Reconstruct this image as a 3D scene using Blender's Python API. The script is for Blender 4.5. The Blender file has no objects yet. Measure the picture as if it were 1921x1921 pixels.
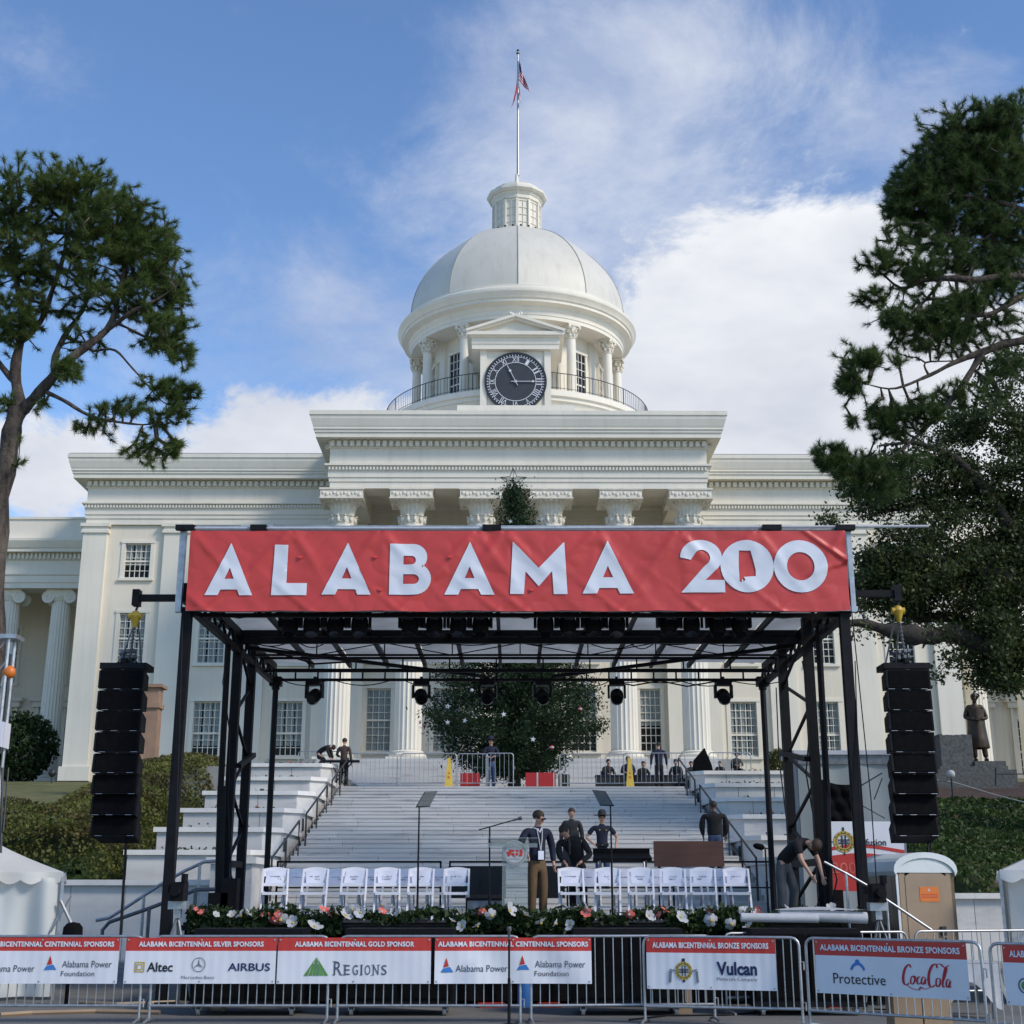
import bpy, math, random
import numpy as np
from mathutils import Vector, Matrix, Euler, noise, geometry
R = math.radians
rnd = random.Random(7)
SC = bpy.context.scene
COL = SC.collection
# ------------------------------------------------------------------ camera
F, PX, PY, EYE = 2600.0, 960.5, 900.0, 1.65
PITCH = math.atan(777 / 2600.0)
cd = bpy.data.cameras.new('camera')
cam = bpy.data.objects.new('camera', cd); COL.objects.link(cam)
cam.location = (0, 0, EYE); cam.rotation_euler = (R(90) + PITCH, 0, 0)
cd.sensor_width = 36; cd.lens = 36 * F / 1921; cd.clip_end = 6000; cd.clip_start = .1
cd.shift_y = (PY - 960.5) / 1921
SC.camera = cam
CP, SP = math.cos(PITCH), math.sin(PITCH)
def at(x, y, Y):
    """the place at distance Y that the photograph shows at (x, y)"""
    u = (x - PX) / F; v = (PY - y) / F
    t = Y / (CP - v * SP)
    return Vector((u * t, Y, EYE + (SP + v * CP) * t))
# ------------------------------------------------------------------ world
W = bpy.data.worlds.new('World'); SC.world = W; W.use_nodes = True
SUN_EL, SUN_AZ = R(38), R(122)          # azimuth clockwise from +Y (the way the camera looks)
def build_world():
    nt = W.node_tree; N = nt.nodes; L = nt.links; N.clear()
    out = N.new('ShaderNodeOutputWorld'); bg = N.new('ShaderNodeBackground')
    bg.inputs[1].default_value = .125
    sky = N.new('ShaderNodeTexSky'); sky.sky_type = 'NISHITA'; sky.sun_disc = False
    sky.sun_elevation = SUN_EL; sky.sun_rotation = SUN_AZ
    sky.air_density = 1.0; sky.dust_density = .25; sky.ozone_density = 2.4
    tc = N.new('ShaderNodeTexCoord')
    def math_(op, a, b=None, c=None, clamp=False):
        n = N.new('ShaderNodeMath'); n.operation = op; n.use_clamp = clamp
        for i, s in enumerate((a, b, c)):
            if s is None: continue
            if isinstance(s, (int, float)): n.inputs[i].default_value = s
            else: L.new(s, n.inputs[i])
        return n.outputs[0]
    def noise_(scale, detail, rough, vec, dist=0.0):
        n = N.new('ShaderNodeTexNoise'); n.inputs['Scale'].default_value = scale
        n.inputs['Detail'].default_value = detail; n.inputs['Roughness'].default_value = rough
        n.inputs['Distortion'].default_value = dist
        L.new(vec, n.inputs['Vector']); return n.outputs['Fac']
    def mapping(sc, loc=(0, 0, 0)):
        m = N.new('ShaderNodeMapping'); m.inputs['Scale'].default_value = sc
        m.inputs['Location'].default_value = loc
        L.new(tc.outputs['Generated'], m.inputs['Vector']); return m.outputs[0]
    def blob(x, y, rx, ry, w):
        d = (at(x, y, 100) - Vector((0, 0, EYE))).normalized()
        sub = N.new('ShaderNodeVectorMath'); sub.operation = 'SUBTRACT'
        L.new(tc.outputs['Generated'], sub.inputs[0]); sub.inputs[1].default_value = d
        mul = N.new('ShaderNodeVectorMath'); mul.operation = 'MULTIPLY'
        L.new(sub.outputs[0], mul.inputs[0]); mul.inputs[1].default_value = (F / rx, F / rx, F / ry)
        ln = N.new('ShaderNodeVectorMath'); ln.operation = 'LENGTH'; L.new(mul.outputs[0], ln.inputs[0])
        e = math_('MULTIPLY', math_('POWER', ln.outputs['Value'], 2.0), -1.0)
        return math_('MULTIPLY', math_('EXPONENT', e), w)
    def total(bl):
        s = blob(*bl[0])
        for b in bl[1:]: s = math_('ADD', s, blob(*b))
        return s
    # puffy bright clouds: low on both sides, a tall one on the right
    n1 = noise_(8.5, 10, .64, mapping((1, 1, 1.5)), .25)
    puff = math_('ADD', math_('MULTIPLY', math_('SUBTRACT', n1, .5), 1.5), total([
        (1560, 690, 350, 300, .95), (1290, 760, 330, 260, .52), (1800, 900, 360, 300, .6),
        (600, 840, 300, 140, .68), (60, 900, 200, 160, .55), (260, 900, 210, 90, .3),
        (1890, 60, 160, 120, .34), (1620, 410, 60, 60, .1)]))
    pm = N.new('ShaderNodeMapRange'); pm.interpolation_type = 'SMOOTHSTEP'
    pm.inputs['From Min'].default_value = .36; pm.inputs['From Max'].default_value = .58
    L.new(puff, pm.inputs['Value'])
    # thin grey-blue veil
    n2 = noise_(4.6, 10, .66, mapping((1, 1, 1.7), (2.3, .7, .2)), .35)
    veil = math_('ADD', math_('MULTIPLY', math_('SUBTRACT', n2, .5), 2.1), total([
        (1180, 330, 300, 300, .6), (1130, 90, 300, 150, .34), (900, 640, 380, 200, .55), (640, 430, 160, 80, .3), (1620, 150, 330, 130, .34),
        (560, 560, 120, 90, .3), (60, 60, 260, 60, .3), (1850, 200, 200, 110, .4), (450, 20, 300, 40, .25)]))
    vm = N.new('ShaderNodeMapRange'); vm.interpolation_type = 'SMOOTHSTEP'
    vm.inputs['From Min'].default_value = .15; vm.inputs['From Max'].default_value = 1.0
    L.new(veil, vm.inputs['Value'])
    tone = N.new('ShaderNodeMapRange'); tone.inputs['From Min'].default_value = .35; tone.inputs['From Max'].default_value = .68
    L.new(noise_(3.7, 5, .6, mapping((1, 1, 2.2), (5, 2, 1)), .2), tone.inputs['Value'])
    cc = N.new('ShaderNodeMix'); cc.data_type = 'RGBA'
    cc.inputs['A'].default_value = (3.2, 3.4, 3.95, 1); cc.inputs['B'].default_value = (5.1, 5.2, 5.35, 1)
    L.new(tone.outputs[0], cc.inputs['Factor'])
    tint = N.new('ShaderNodeMix'); tint.data_type = 'RGBA'; tint.blend_type = 'MULTIPLY'
    tint.inputs['Factor'].default_value = 1; tint.inputs['B'].default_value = SKY_TINT
    L.new(sky.outputs[0], tint.inputs['A'])
    m1 = N.new('ShaderNodeMix'); m1.data_type = 'RGBA'
    L.new(math_('MULTIPLY', vm.outputs[0], .78), m1.inputs['Factor'])
    L.new(tint.outputs['Result'], m1.inputs['A'])
    vt = N.new('ShaderNodeMapRange'); vt.inputs['From Min'].default_value = .36; vt.inputs['From Max'].default_value = .64
    L.new(noise_(5.5, 9, .62, mapping((1, 1, 1.8), (1, 4, 7)), .3), vt.inputs['Value'])
    vc_ = N.new('ShaderNodeMix'); vc_.data_type = 'RGBA'; vc_.inputs['A'].default_value = (2.35, 2.8, 3.9, 1); vc_.inputs['B'].default_value = (4.3, 4.5, 4.95, 1)
    L.new(vt.outputs[0], vc_.inputs['Factor']); L.new(vc_.outputs['Result'], m1.inputs['B'])
    m2 = N.new('ShaderNodeMix'); m2.data_type = 'RGBA'
    L.new(math_('MULTIPLY', pm.outputs[0], .97), m2.inputs['Factor'])
    L.new(m1.outputs['Result'], m2.inputs['A']); L.new(cc.outputs['Result'], m2.inputs['B'])
    L.new(m2.outputs['Result'], bg.inputs[0]); L.new(bg.outputs[0], out.inputs[0])
SKY_TINT = (.82, .94, 1.08, 1)
build_world()
sd = bpy.data.lights.new('sun', 'SUN'); sd.energy = 2.0; sd.angle = R(14); sd.color = (1, .90, .76)
sun = bpy.data.objects.new('sun', sd); COL.objects.link(sun)
sdir = Vector((math.sin(SUN_AZ) * math.cos(SUN_EL), math.cos(SUN_AZ) * math.cos(SUN_EL), math.sin(SUN_EL)))
sun.rotation_euler = sdir.to_track_quat('Z', 'Y').to_euler(); sun.location = (30, 0, 60)
SC.view_settings.view_transform = 'Standard'; SC.view_settings.look = 'None'
SC.view_settings.exposure = 0.56; SC.view_settings.gamma = 1; SC.view_settings.use_curve_mapping = False
SC.cycles.max_bounces = 6; SC.cycles.diffuse_bounces = 3; SC.cycles.transparent_max_bounces = 12
# ------------------------------------------------------------------ materials
def lin(c):
    c = c / 255.0
    return c / 12.92 if c <= .04045 else ((c + .055) / 1.055) ** 2.4
def mat(name, col, rough=.7, metal=0, var=.12, scale=3.0, bump=0.0, bscale=40, spec=.5, col2=None, c2scale=None,
        stretch=(1, 1, 1), thr=(.45, .62), streak=0.0, coords='Object', trans=0.0):
    m = bpy.data.materials.new(name); m.use_nodes = True
    nt = m.node_tree; N = nt.nodes; L = nt.links; b = N['Principled BSDF']
    b.inputs['Roughness'].default_value = rough; b.inputs['Metallic'].default_value = metal
    b.inputs['Specular IOR Level'].default_value = spec
    if trans: b.inputs['Transmission Weight'].default_value = trans
    tc = N.new('ShaderNodeTexCoord')
    mp = N.new('ShaderNodeMapping'); mp.inputs['Scale'].default_value = stretch; L.new(tc.outputs[coords], mp.inputs[0])
    n = N.new('ShaderNodeTexNoise'); n.inputs['Scale'].default_value = scale; n.inputs['Detail'].default_value = 6
    L.new(mp.outputs[0], n.inputs['Vector'])
    r = N.new('ShaderNodeMapRange'); r.inputs['From Min'].default_value = .3; r.inputs['From Max'].default_value = .7
    r.inputs['To Min'].default_value = 1 - var; r.inputs['To Max'].default_value = 1 + var; L.new(n.outputs['Fac'], r.inputs['Value'])
    base = N.new('ShaderNodeMix'); base.data_type = 'RGBA'; base.inputs['A'].default_value = (*col, 1)
    base.inputs['B'].default_value = (*(col2 or col), 1); base.inputs['Factor'].default_value = 0
    if col2:
        n2 = N.new('ShaderNodeTexNoise'); n2.inputs['Scale'].default_value = c2scale or scale * .6
        n2.inputs['Detail'].default_value = 8; n2.inputs['Roughness'].default_value = .65
        L.new(mp.outputs[0], n2.inputs['Vector'])
        r2 = N.new('ShaderNodeMapRange'); r2.inputs['From Min'].default_value = thr[0]; r2.inputs['From Max'].default_value = thr[1]
        L.new(n2.outputs['Fac'], r2.inputs['Value']); L.new(r2.outputs[0], base.inputs['Factor'])
    mul = N.new('ShaderNodeMix'); mul.data_type = 'RGBA'; mul.blend_type = 'MULTIPLY'; mul.inputs['Factor'].default_value = 1
    L.new(base.outputs['Result'], mul.inputs['A']); L.new(r.outputs[0], mul.inputs['B'])
    last = mul.outputs['Result']
    if streak:
        mp3 = N.new('ShaderNodeMapping'); mp3.inputs['Scale'].default_value = (1.6, 1.6, .09); L.new(tc.outputs[coords], mp3.inputs[0])
        n3 = N.new('ShaderNodeTexNoise'); n3.inputs['Scale'].default_value = 1.3; n3.inputs['Detail'].default_value = 7
        n3.inputs['Roughness'].default_value = .7; L.new(mp3.outputs[0], n3.inputs['Vector'])
        r3 = N.new('ShaderNodeMapRange'); r3.inputs['From Min'].default_value = .5; r3.inputs['From Max'].default_value = .75
        r3.inputs['To Min'].default_value = 1; r3.inputs['To Max'].default_value = 1 - streak; L.new(n3.outputs['Fac'], r3.inputs['Value'])
        m3 = N.new('ShaderNodeMix'); m3.data_type = 'RGBA'; m3.blend_type = 'MULTIPLY'; m3.inputs['Factor'].default_value = 1
        L.new(last, m3.inputs['A']); L.new(r3.outputs[0], m3.inputs['B']); last = m3.outputs['Result']
    L.new(last, b.inputs['Base Color'])
    if bump:
        nb = N.new('ShaderNodeTexNoise'); nb.inputs['Scale'].default_value = bscale; nb.inputs['Detail'].default_value = 5
        L.new(tc.outputs[coords], nb.inputs['Vector'])
        bp = N.new('ShaderNodeBump'); bp.inputs['Strength'].default_value = bump; bp.inputs['Distance'].default_value = .02
        L.new(nb.outputs['Fac'], bp.inputs['Height']); L.new(bp.outputs[0], b.inputs['Normal'])
    return m
def leafmat(name, c1, c2, c3, rough=.55, transl=.3):
    """foliage: hue differs leaf by leaf (random per island), a little light comes through"""
    m = bpy.data.materials.new(name); m.use_nodes = True
    nt = m.node_tree; N = nt.nodes; L = nt.links; b = N['Principled BSDF']; b.inputs['Roughness'].default_value = rough
    b.inputs['Specular IOR Level'].default_value = .3
    g = N.new('ShaderNodeNewGeometry'); cr = N.new('ShaderNodeValToRGB')
    cr.color_ramp.elements[0].color = (*c1, 1); cr.color_ramp.elements[1].color = (*c3, 1); cr.color_ramp.elements[1].position = 1
    e = cr.color_ramp.elements.new(.5); e.color = (*c2, 1)
    tc = N.new('ShaderNodeTexCoord'); n = N.new('ShaderNodeTexNoise'); n.inputs['Scale'].default_value = .7; n.inputs['Detail'].default_value = 4
    L.new(tc.outputs['Object'], n.inputs['Vector'])
    ad = N.new('ShaderNodeMath'); ad.operation = 'MULTIPLY_ADD'; ad.inputs[1].default_value = .45
    L.new(g.outputs['Random Per Island'], ad.inputs[0])
    mr = N.new('ShaderNodeMapRange'); mr.inputs['From Min'].default_value = .3; mr.inputs['From Max'].default_value = .7; mr.inputs['To Max'].default_value = .55
    L.new(n.outputs['Fac'], mr.inputs['Value']); L.new(mr.outputs[0], ad.inputs[2]); L.new(ad.outputs[0], cr.inputs[0])
    L.new(cr.outputs[0], b.inputs['Base Color'])
    t = N.new('ShaderNodeBsdfTranslucent'); L.new(cr.outputs[0], t.inputs[0]); mx = N.new('ShaderNodeMixShader'); mx.inputs[0].default_value = transl
    L.new(b.outputs[0], mx.inputs[1]); L.new(t.outputs[0], mx.inputs[2]); L.new(mx.outputs[0], N['Material Output'].inputs[0])
    return m
def glassmat(name, tint, a=.55, rough=.03):
    m = bpy.data.materials.new(name); m.use_nodes = True
    nt = m.node_tree; N = nt.nodes; L = nt.links; b = N['Principled BSDF']
    b.inputs['Base Color'].default_value = (*tint, 1); b.inputs['Roughness'].default_value = rough
    t = N.new('ShaderNodeBsdfTransparent'); t.inputs[0].default_value = (.92, .95, .95, 1)
    mx = N.new('ShaderNodeMixShader'); mx.inputs[0].default_value = a
    L.new(b.outputs[0], mx.inputs[1]); L.new(t.outputs[0], mx.inputs[2]); L.new(mx.outputs[0], N['Material Output'].inputs[0])
    return m
MT = dict(
    paint=mat('cream white paint', (.75, .70, .595), .6, var=.04, scale=.5, streak=.11, bump=.04, bscale=6),
    paint_warm=mat('cream stucco', (.74, .67, .545), .7, var=.05, scale=.4, streak=.14, bump=.08, bscale=9),
    dome=mat('pale dome sheathing', (.64, .605, .52), .5, var=.05, scale=.35, streak=.16, bump=.05, bscale=3),
    stone=mat('carved white stone', (.70, .645, .54), .75, var=.1, scale=5, bump=.5, bscale=9),
    glass=glassmat('window glass', (.05, .055, .06), .86),
    dark=mat('dark interior', (.02, .02, .023), .9, var=.3),
    curtain=mat('pale curtain', (.82, .81, .78), .9, var=.15, scale=6, stretch=(3, 1, .05)),
    redcurtain=mat('dim reddish blind', (.085, .06, .05), .8, var=.2),
    iron=mat('black iron', (.03, .033, .038), .45, .3, var=.2),
    black=mat('black powder coat', (.007, .007, .009), .55, 0, var=.3, scale=6, bump=.1, bscale=60, spec=.18),
    blackmatte=mat('black fabric', (.005, .005, .006), .95, var=.3, scale=9, spec=.1),
    cabinet=mat('black cabinet paint', (.006, .006, .008), .6, var=.3, scale=12, bump=.3, bscale=150, spec=.15),
    steel=mat('galvanised steel', (.42, .43, .44), .42, .75, var=.18, scale=9, bump=.08, bscale=50),
    steel_d=mat('dull grey steel', (.16, .165, .17), .5, .6, var=.25, scale=9),
    marble=mat('white marble', (.62, .60, .57), .5, var=.09, scale=2.2, bump=.05, bscale=20, col2=(.33, .35, .38), c2scale=1.1, stretch=(.35, 1, 1.6), thr=(.54, .72), streak=.12),
    marble_top=mat('white marble coping', (.72, .70, .66), .5, var=.07, scale=2.2, streak=.1),
    grass=mat('winter lawn', (.135, .125, .045), .95, var=.28, scale=2.5, bump=1, bscale=14, col2=(.085, .10, .03), c2scale=.35, thr=(.4, .6)),
    mulch=mat('red brown mulch', (.055, .03, .02), .95, var=.5, scale=8, bump=1, bscale=25),
    soil=mat('dark soil', (.03, .024, .018), .95, var=.4, scale=9, bump=1, bscale=20),
    asphalt=mat('worn grey asphalt', (.17, .165, .155), .9, var=.14, scale=.6, bump=.6, bscale=90, col2=(.105, .105, .103), c2scale=.25, thr=(.42, .66)),
    concrete=mat('pale concrete', (.30, .30, .285), .85, var=.12, scale=1.2, bump=.3, bscale=60),
    bark=mat('pine bark', (.085, .066, .052), .95, var=.5, scale=5, bump=2.5, bscale=9, stretch=(1, 1, .25), col2=(.035, .027, .022), c2scale=9, thr=(.45, .6)),
    bark_d=mat('dark oak bark', (.035, .03, .026), .95, var=.4, scale=6, bump=1.2, bscale=16),
    red=mat('red vinyl', (.55, .050, .042), .42, var=.05, scale=1.2, bump=.05, bscale=5),
    white_print=mat('white print', (.68, .70, .76), .45, var=.02),
    vinyl=mat('white vinyl banner', (.70, .71, .75), .5, var=.035, scale=1.5, bump=.05, bscale=4),
    red_print=mat('red print', (.50, .035, .025), .5, var=.04),
    navy_print=mat('navy print', (.012, .02, .085), .6, var=.05),
    black_print=mat('black print', (.012, .012, .014), .6, var=.05),
    grey_print=mat('grey print', (.16, .17, .19), .6, var=.05),
    slate_print=mat('slate print', (.07, .085, .11), .6, var=.05),
    green_print=mat('green print', (.10, .26, .05), .6, var=.15),
    blue_print=mat('blue print', (.04, .18, .50), .6, var=.1),
    gold_print=mat('gold print', (.50, .36, .06), .6, var=.1),
    cola_print=mat('crimson print', (.42, .01, .02), .6, var=.05),
    white_plastic=mat('white resin', (.68, .685, .75), .38, var=.04, scale=4),
    paper=mat('paper sign', (.66, .68, .80), .8, var=.05),
    roofskin=mat('grey translucent canopy vinyl', (.40, .41, .40), .5, var=.22, scale=1.4),
    bronze=mat('brown bronze', (.06, .042, .028), .45, .6, var=.35, scale=5),
    granite=mat('grey granite', (.085, .09, .09), .85, var=.35, scale=9, bump=.8, bscale=12),
    yellow=mat('yellow plastic', (.62, .42, .06), .45, var=.1),
    hoist=mat('yellow hoist paint', (.50, .32, .03), .4, var=.15),
    orange=mat('orange hoist paint', (.62, .16, .02), .4, var=.15),
    chain=mat('steel chain', (.22, .22, .22), .4, .8, var=.2),
    tan=mat('tan plastic', (.30, .215, .14), .5, var=.12, scale=1.5, bump=.15, bscale=8, streak=.12),
    potroof=mat('milky white plastic', (.60, .63, .62), .5, var=.06),
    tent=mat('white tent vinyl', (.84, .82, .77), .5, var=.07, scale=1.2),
    brown=mat('brown board', (.085, .032, .02), .6, var=.18, scale=3, stretch=(.3, 1, 4)),
    clockface=mat('slate clock face', (.030, .036, .045), .6, var=.12, scale=2),
    clockwhite=mat('white clock numerals', (.62, .64, .68), .5, var=.03),
    flagred=mat('flag red', (.50, .02, .03), .8, var=.1), flagwhite=mat('flag white', (.62, .6, .62), .8, var=.05),
    flagblue=mat('flag blue', (.02, .03, .12), .8, var=.1),
    seam=mat('grey dome seam', (.30, .30, .28), .6, var=.1),
    sandstone=mat('brown sandstone', (.30, .19, .13), .85, var=.15, scale=2, bump=.4),
    lens=mat('lamp lens', (.01, .01, .012), .12, 0, var=.1),
    petal=mat('white petal', (.60, .61, .63), .7, var=.08, scale=9), pink=mat('coral petal', (.60, .13, .10), .7, var=.25, scale=9),
    purple=mat('purple pansy', (.05, .04, .12), .7, var=.4, scale=9),
    skin=mat('skin', (.52, .29, .20), .55, var=.08), skin_d=mat('darker skin', (.13, .065, .045), .55, var=.08),
    hair=mat('dark brown hair', (.028, .018, .012), .7, var=.3), hair_l=mat('brown hair', (.07, .04, .022), .7, var=.3),
    navy=mat('navy cloth', (.010, .013, .035), .85, var=.25, scale=6, bump=.4, bscale=9), blackcloth=mat('black cloth', (.009, .009, .011), .9, var=.3, scale=6, bump=.4, bscale=9),
    khaki=mat('khaki brown cloth', (.105, .062, .030), .85, var=.2, scale=6, bump=.4, bscale=9),
    greycloth=mat('grey trousers', (.075, .075, .08), .85, var=.2, scale=6, bump=.4, bscale=9), denim=mat('blue denim', (.03, .055, .12), .85, var=.25, scale=6),
    browncloth=mat('brown cloth', (.06, .04, .034), .85, var=.25, scale=6), whitecloth=mat('white cloth', (.62, .62, .66), .8, var=.05),
    greycoat=mat('charcoal coat', (.032, .033, .036), .85, var=.25, scale=6), teal=mat('teal print', (.02, .12, .15), .7, var=.3, scale=12),
    giftred=mat('red wrapping', (.40, .012, .012), .35, var=.08), crate=mat('black crate', (.012, .012, .012), .6, var=.2),
    steptread=mat('grey marble step', (.50, .49, .475), .55, var=.10, scale=1.5, col2=(.20, .215, .23), c2scale=3.2, stretch=(.16, 1, 1.8), thr=(.55, .74)),
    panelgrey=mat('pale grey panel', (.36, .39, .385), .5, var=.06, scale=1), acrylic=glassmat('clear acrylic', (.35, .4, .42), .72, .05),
    prompter=glassmat('prompter glass', (.16, .17, .18), .35, .06),
    clear=glassmat('clear vinyl', (.72, .74, .72), .28, .25),
    leaf_pine=leafmat('pine needles', (.05, .085, .02), (.10, .15, .035), (.18, .235, .06), transl=.42),
    leaf_pined=leafmat('dark pine needles', (.034, .065, .02), (.068, .115, .032), (.13, .18, .05), transl=.42),
    leaf_oak=leafmat('oak leaves', (.026, .044, .014), (.052, .075, .024), (.105, .13, .042)),
    leaf_xmas=leafmat('cedar foliage', (.010, .026, .009), (.022, .048, .016), (.045, .075, .026)),
    leaf_hedge=leafmat('azalea leaves', (.055, .068, .014), (.115, .125, .028), (.19, .185, .05)),
    leaf_hedge2=leafmat('bronze azalea leaves', (.045, .042, .014), (.09, .08, .024), (.14, .11, .035)),
    leaf_ivy=leafmat('green ground cover', (.018, .035, .010), (.045, .08, .018), (.085, .13, .03)),
    leaf_shrub=leafmat('holly leaves', (.015, .03, .010), (.035, .06, .018), (.06, .09, .03)),
    leaf_grass=leafmat('grass blades', (.03, .05, .015), (.05, .075, .02), (.08, .09, .03)),
)

def make_translucent(m, f):
    nt = m.node_tree; N = nt.nodes; L = nt.links; b = N['Principled BSDF']; c = b.inputs['Base Color'].links[0].from_socket
    t = N.new('ShaderNodeBsdfTranslucent'); L.new(c, t.inputs[0]); mx = N.new('ShaderNodeMixShader'); mx.inputs[0].default_value = f
    L.new(b.outputs[0], mx.inputs[1]); L.new(t.outputs[0], mx.inputs[2]); L.new(mx.outputs[0], N['Material Output'].inputs[0])
make_translucent(MT['roofskin'], .55); make_translucent(MT['tent'], .35); make_translucent(MT['curtain'], .3); make_translucent(MT['petal'], .3); make_translucent(MT['panelgrey'], .25)
# ------------------------------------------------------------------ mesh helpers
class MB:
    def __init__(s): s.v = []; s.f = []; s.m = []
    def add(s, vs, fs, mi=0):
        o = len(s.v); s.v.extend(tuple(p) for p in vs); s.f.extend(tuple(i + o for i in f) for f in fs); s.m.extend([mi] * len(fs)); return s
    def box(s, a, b, mi=0):
        x0, y0, z0 = a; x1, y1, z1 = b
        return s.add([(x0, y0, z0), (x1, y0, z0), (x1, y1, z0), (x0, y1, z0), (x0, y0, z1), (x1, y0, z1), (x1, y1, z1), (x0, y1, z1)],
                     [(0, 3, 2, 1), (4, 5, 6, 7), (0, 1, 5, 4), (1, 2, 6, 5), (2, 3, 7, 6), (3, 0, 4, 7)], mi)
    def obox(s, c, size, rot=(0, 0, 0), mi=0):
        M = Euler([R(a) for a in rot]).to_matrix(); c = Vector(c); h = [q / 2 for q in size]
        vs = [c + M @ Vector((sx * h[0], sy * h[1], sz * h[2])) for sz in (-1, 1) for sx, sy in ((-1, -1), (1, -1), (1, 1), (-1, 1))]
        return s.add(vs, [(0, 3, 2, 1), (4, 5, 6, 7), (0, 1, 5, 4), (1, 2, 6, 5), (2, 3, 7, 6), (3, 0, 4, 7)], mi)
    def beam(s, p, q, w, h=None, mi=0):
        p = Vector(p); q = Vector(q); h = h or w; d = (q - p).normalized()
        up = Vector((0, 0, 1)) if abs(d.z) < .95 else Vector((0, 1, 0))
        a = d.cross(up).normalized() * w / 2; b = a.cross(d).normalized() * h / 2
        vs = [p - a - b, p + a - b, p + a + b, p - a + b, q - a - b, q + a - b, q + a + b, q - a + b]
        return s.add(vs, [(0, 1, 2, 3), (7, 6, 5, 4), (0, 4, 5, 1), (1, 5, 6, 2), (2, 6, 7, 3), (3, 7, 4, 0)], mi)
    def tube(s, pts, r, n=8, mi=0, caps=True):
        pts = [Vector(p) for p in pts]; k = len(pts); rs = r if isinstance(r, (list, tuple)) else [r] * k
        vs = []; prev = None
        for i, p in enumerate(pts):
            d = (pts[min(i + 1, k - 1)] - pts[max(i - 1, 0)])
            d = d.normalized() if d.length > 1e-9 else Vector((0, 0, 1))
            if prev is None:
                up = Vector((0, 0, 1)) if abs(d.z) < .9 else Vector((1, 0, 0)); a = d.cross(up).normalized()
            else:
                a = prev - d * prev.dot(d); a = a.normalized() if a.length > 1e-6 else d.orthogonal().normalized()
            prev = a; b = d.cross(a)
            for j in range(n):
                t = 2 * math.pi * j / n; vs.append(p + (a * math.cos(t) + b * math.sin(t)) * rs[i])
        fs = [(i * n + j, i * n + (j + 1) % n, (i + 1) * n + (j + 1) % n, (i + 1) * n + j) for i in range(k - 1) for j in range(n)]
        if caps: fs += [tuple(reversed(range(n))), tuple(range((k - 1) * n, k * n))]
        return s.add(vs, fs, mi)
    def lathe(s, prof, c=(0, 0, 0), n=24, ph=0, mi=0, arc=None, flute=None):
        vs = []; cx, cy, cz = c
        full = arc is None; a0, a1 = (0, 2 * math.pi) if full else arc; m = n if full else n + 1
        for r, z in prof:
            for j in range(m):
                t = ph + a0 + (a1 - a0) * j / n; rr = r * (flute(j) if flute else 1)
                vs.append((cx + rr * math.cos(t), cy + rr * math.sin(t), cz + z))
        fs = []
        for i in range(len(prof) - 1):
            for j in range(n):
                k = (j + 1) % m if full else j + 1
                fs.append((i * m + j, i * m + k, (i + 1) * m + k, (i + 1) * m + j))
        return s.add(vs, fs, mi)
    def sweep(s, prof, x0, x1, y0, y1, mi=0):
        """a moulding profile [(out, z)] carried round the left, front and right of a block"""
        k = len(prof); vs = []
        for o, z in prof: vs += [(x0 - o, y1, z), (x0 - o, y0 - o, z), (x1 + o, y0 - o, z), (x1 + o, y1, z)]
        fs = [(i * 4 + j, i * 4 + j + 1, (i + 1) * 4 + j + 1, (i + 1) * 4 + j) for i in range(k - 1) for j in range(3)]
        return s.add(vs, fs, mi)
    def prism(s, pts, a, b, axis='y', mi=0):
        n = len(pts)
        f = {'y': lambda p, t: (p[0], t, p[1]), 'x': lambda p, t: (t, p[0], p[1]), 'z': lambda p, t: (p[0], p[1], t)}[axis]
        vs = [f(p, a) for p in pts] + [f(p, b) for p in pts]
        fs = [tuple(range(n)), tuple(reversed(range(n, 2 * n)))] + [(i, i + n, (i + 1) % n + n, (i + 1) % n) for i in range(n)]
        return s.add(vs, fs, mi)
    def ball(s, c, r, n=12, m=8, mi=0, sc=(1, 1, 1)):
        vs = [(c[0], c[1], c[2] - r * sc[2])]
        for i in range(1, m):
            a = math.pi * i / m
            for j in range(n):
                t = 2 * math.pi * j / n
                vs.append((c[0] + r * sc[0] * math.sin(a) * math.cos(t), c[1] + r * sc[1] * math.sin(a) * math.sin(t), c[2] - r * sc[2] * math.cos(a)))
        vs.append((c[0], c[1], c[2] + r * sc[2])); e = len(vs) - 1
        fs = [(0, 1 + (j + 1) % n, 1 + j) for j in range(n)] + [(e, e - n + j, e - n + (j + 1) % n) for j in range(n)]
        fs += [(1 + i * n + j, 1 + i * n + (j + 1) % n, 1 + (i + 1) * n + (j + 1) % n, 1 + (i + 1) * n + j) for i in range(m - 2) for j in range(n)]
        return s.add(vs, fs, mi)
    def grid(s, fn, nu, nv, mi=0):
        vs = [fn(i / nu, j / nv) for j in range(nv + 1) for i in range(nu + 1)]
        fs = [(j * (nu + 1) + i, j * (nu + 1) + i + 1, (j + 1) * (nu + 1) + i + 1, (j + 1) * (nu + 1) + i) for j in range(nv) for i in range(nu)]
        return s.add(vs, fs, mi)
def wm(o):
    t = Vector((0, 0, 0))
    while o: t = t + Vector(o.location); o = o.parent
    return t
def mesh_of(name, mb, mats, smooth=None):
    me = bpy.data.meshes.new(name); me.from_pydata(mb.v, [], mb.f)
    for m in (mats if isinstance(mats, (list, tuple)) else [mats]): me.materials.append(MT[m] if isinstance(m, str) else m)
    if any(mb.m): me.polygons.foreach_set('material_index', mb.m)
    if smooth:
        me.polygons.foreach_set('use_smooth', [True] * len(me.polygons)); me.update(); me.set_sharp_from_angle(angle=R(smooth))
    me.update(); return me
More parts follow.
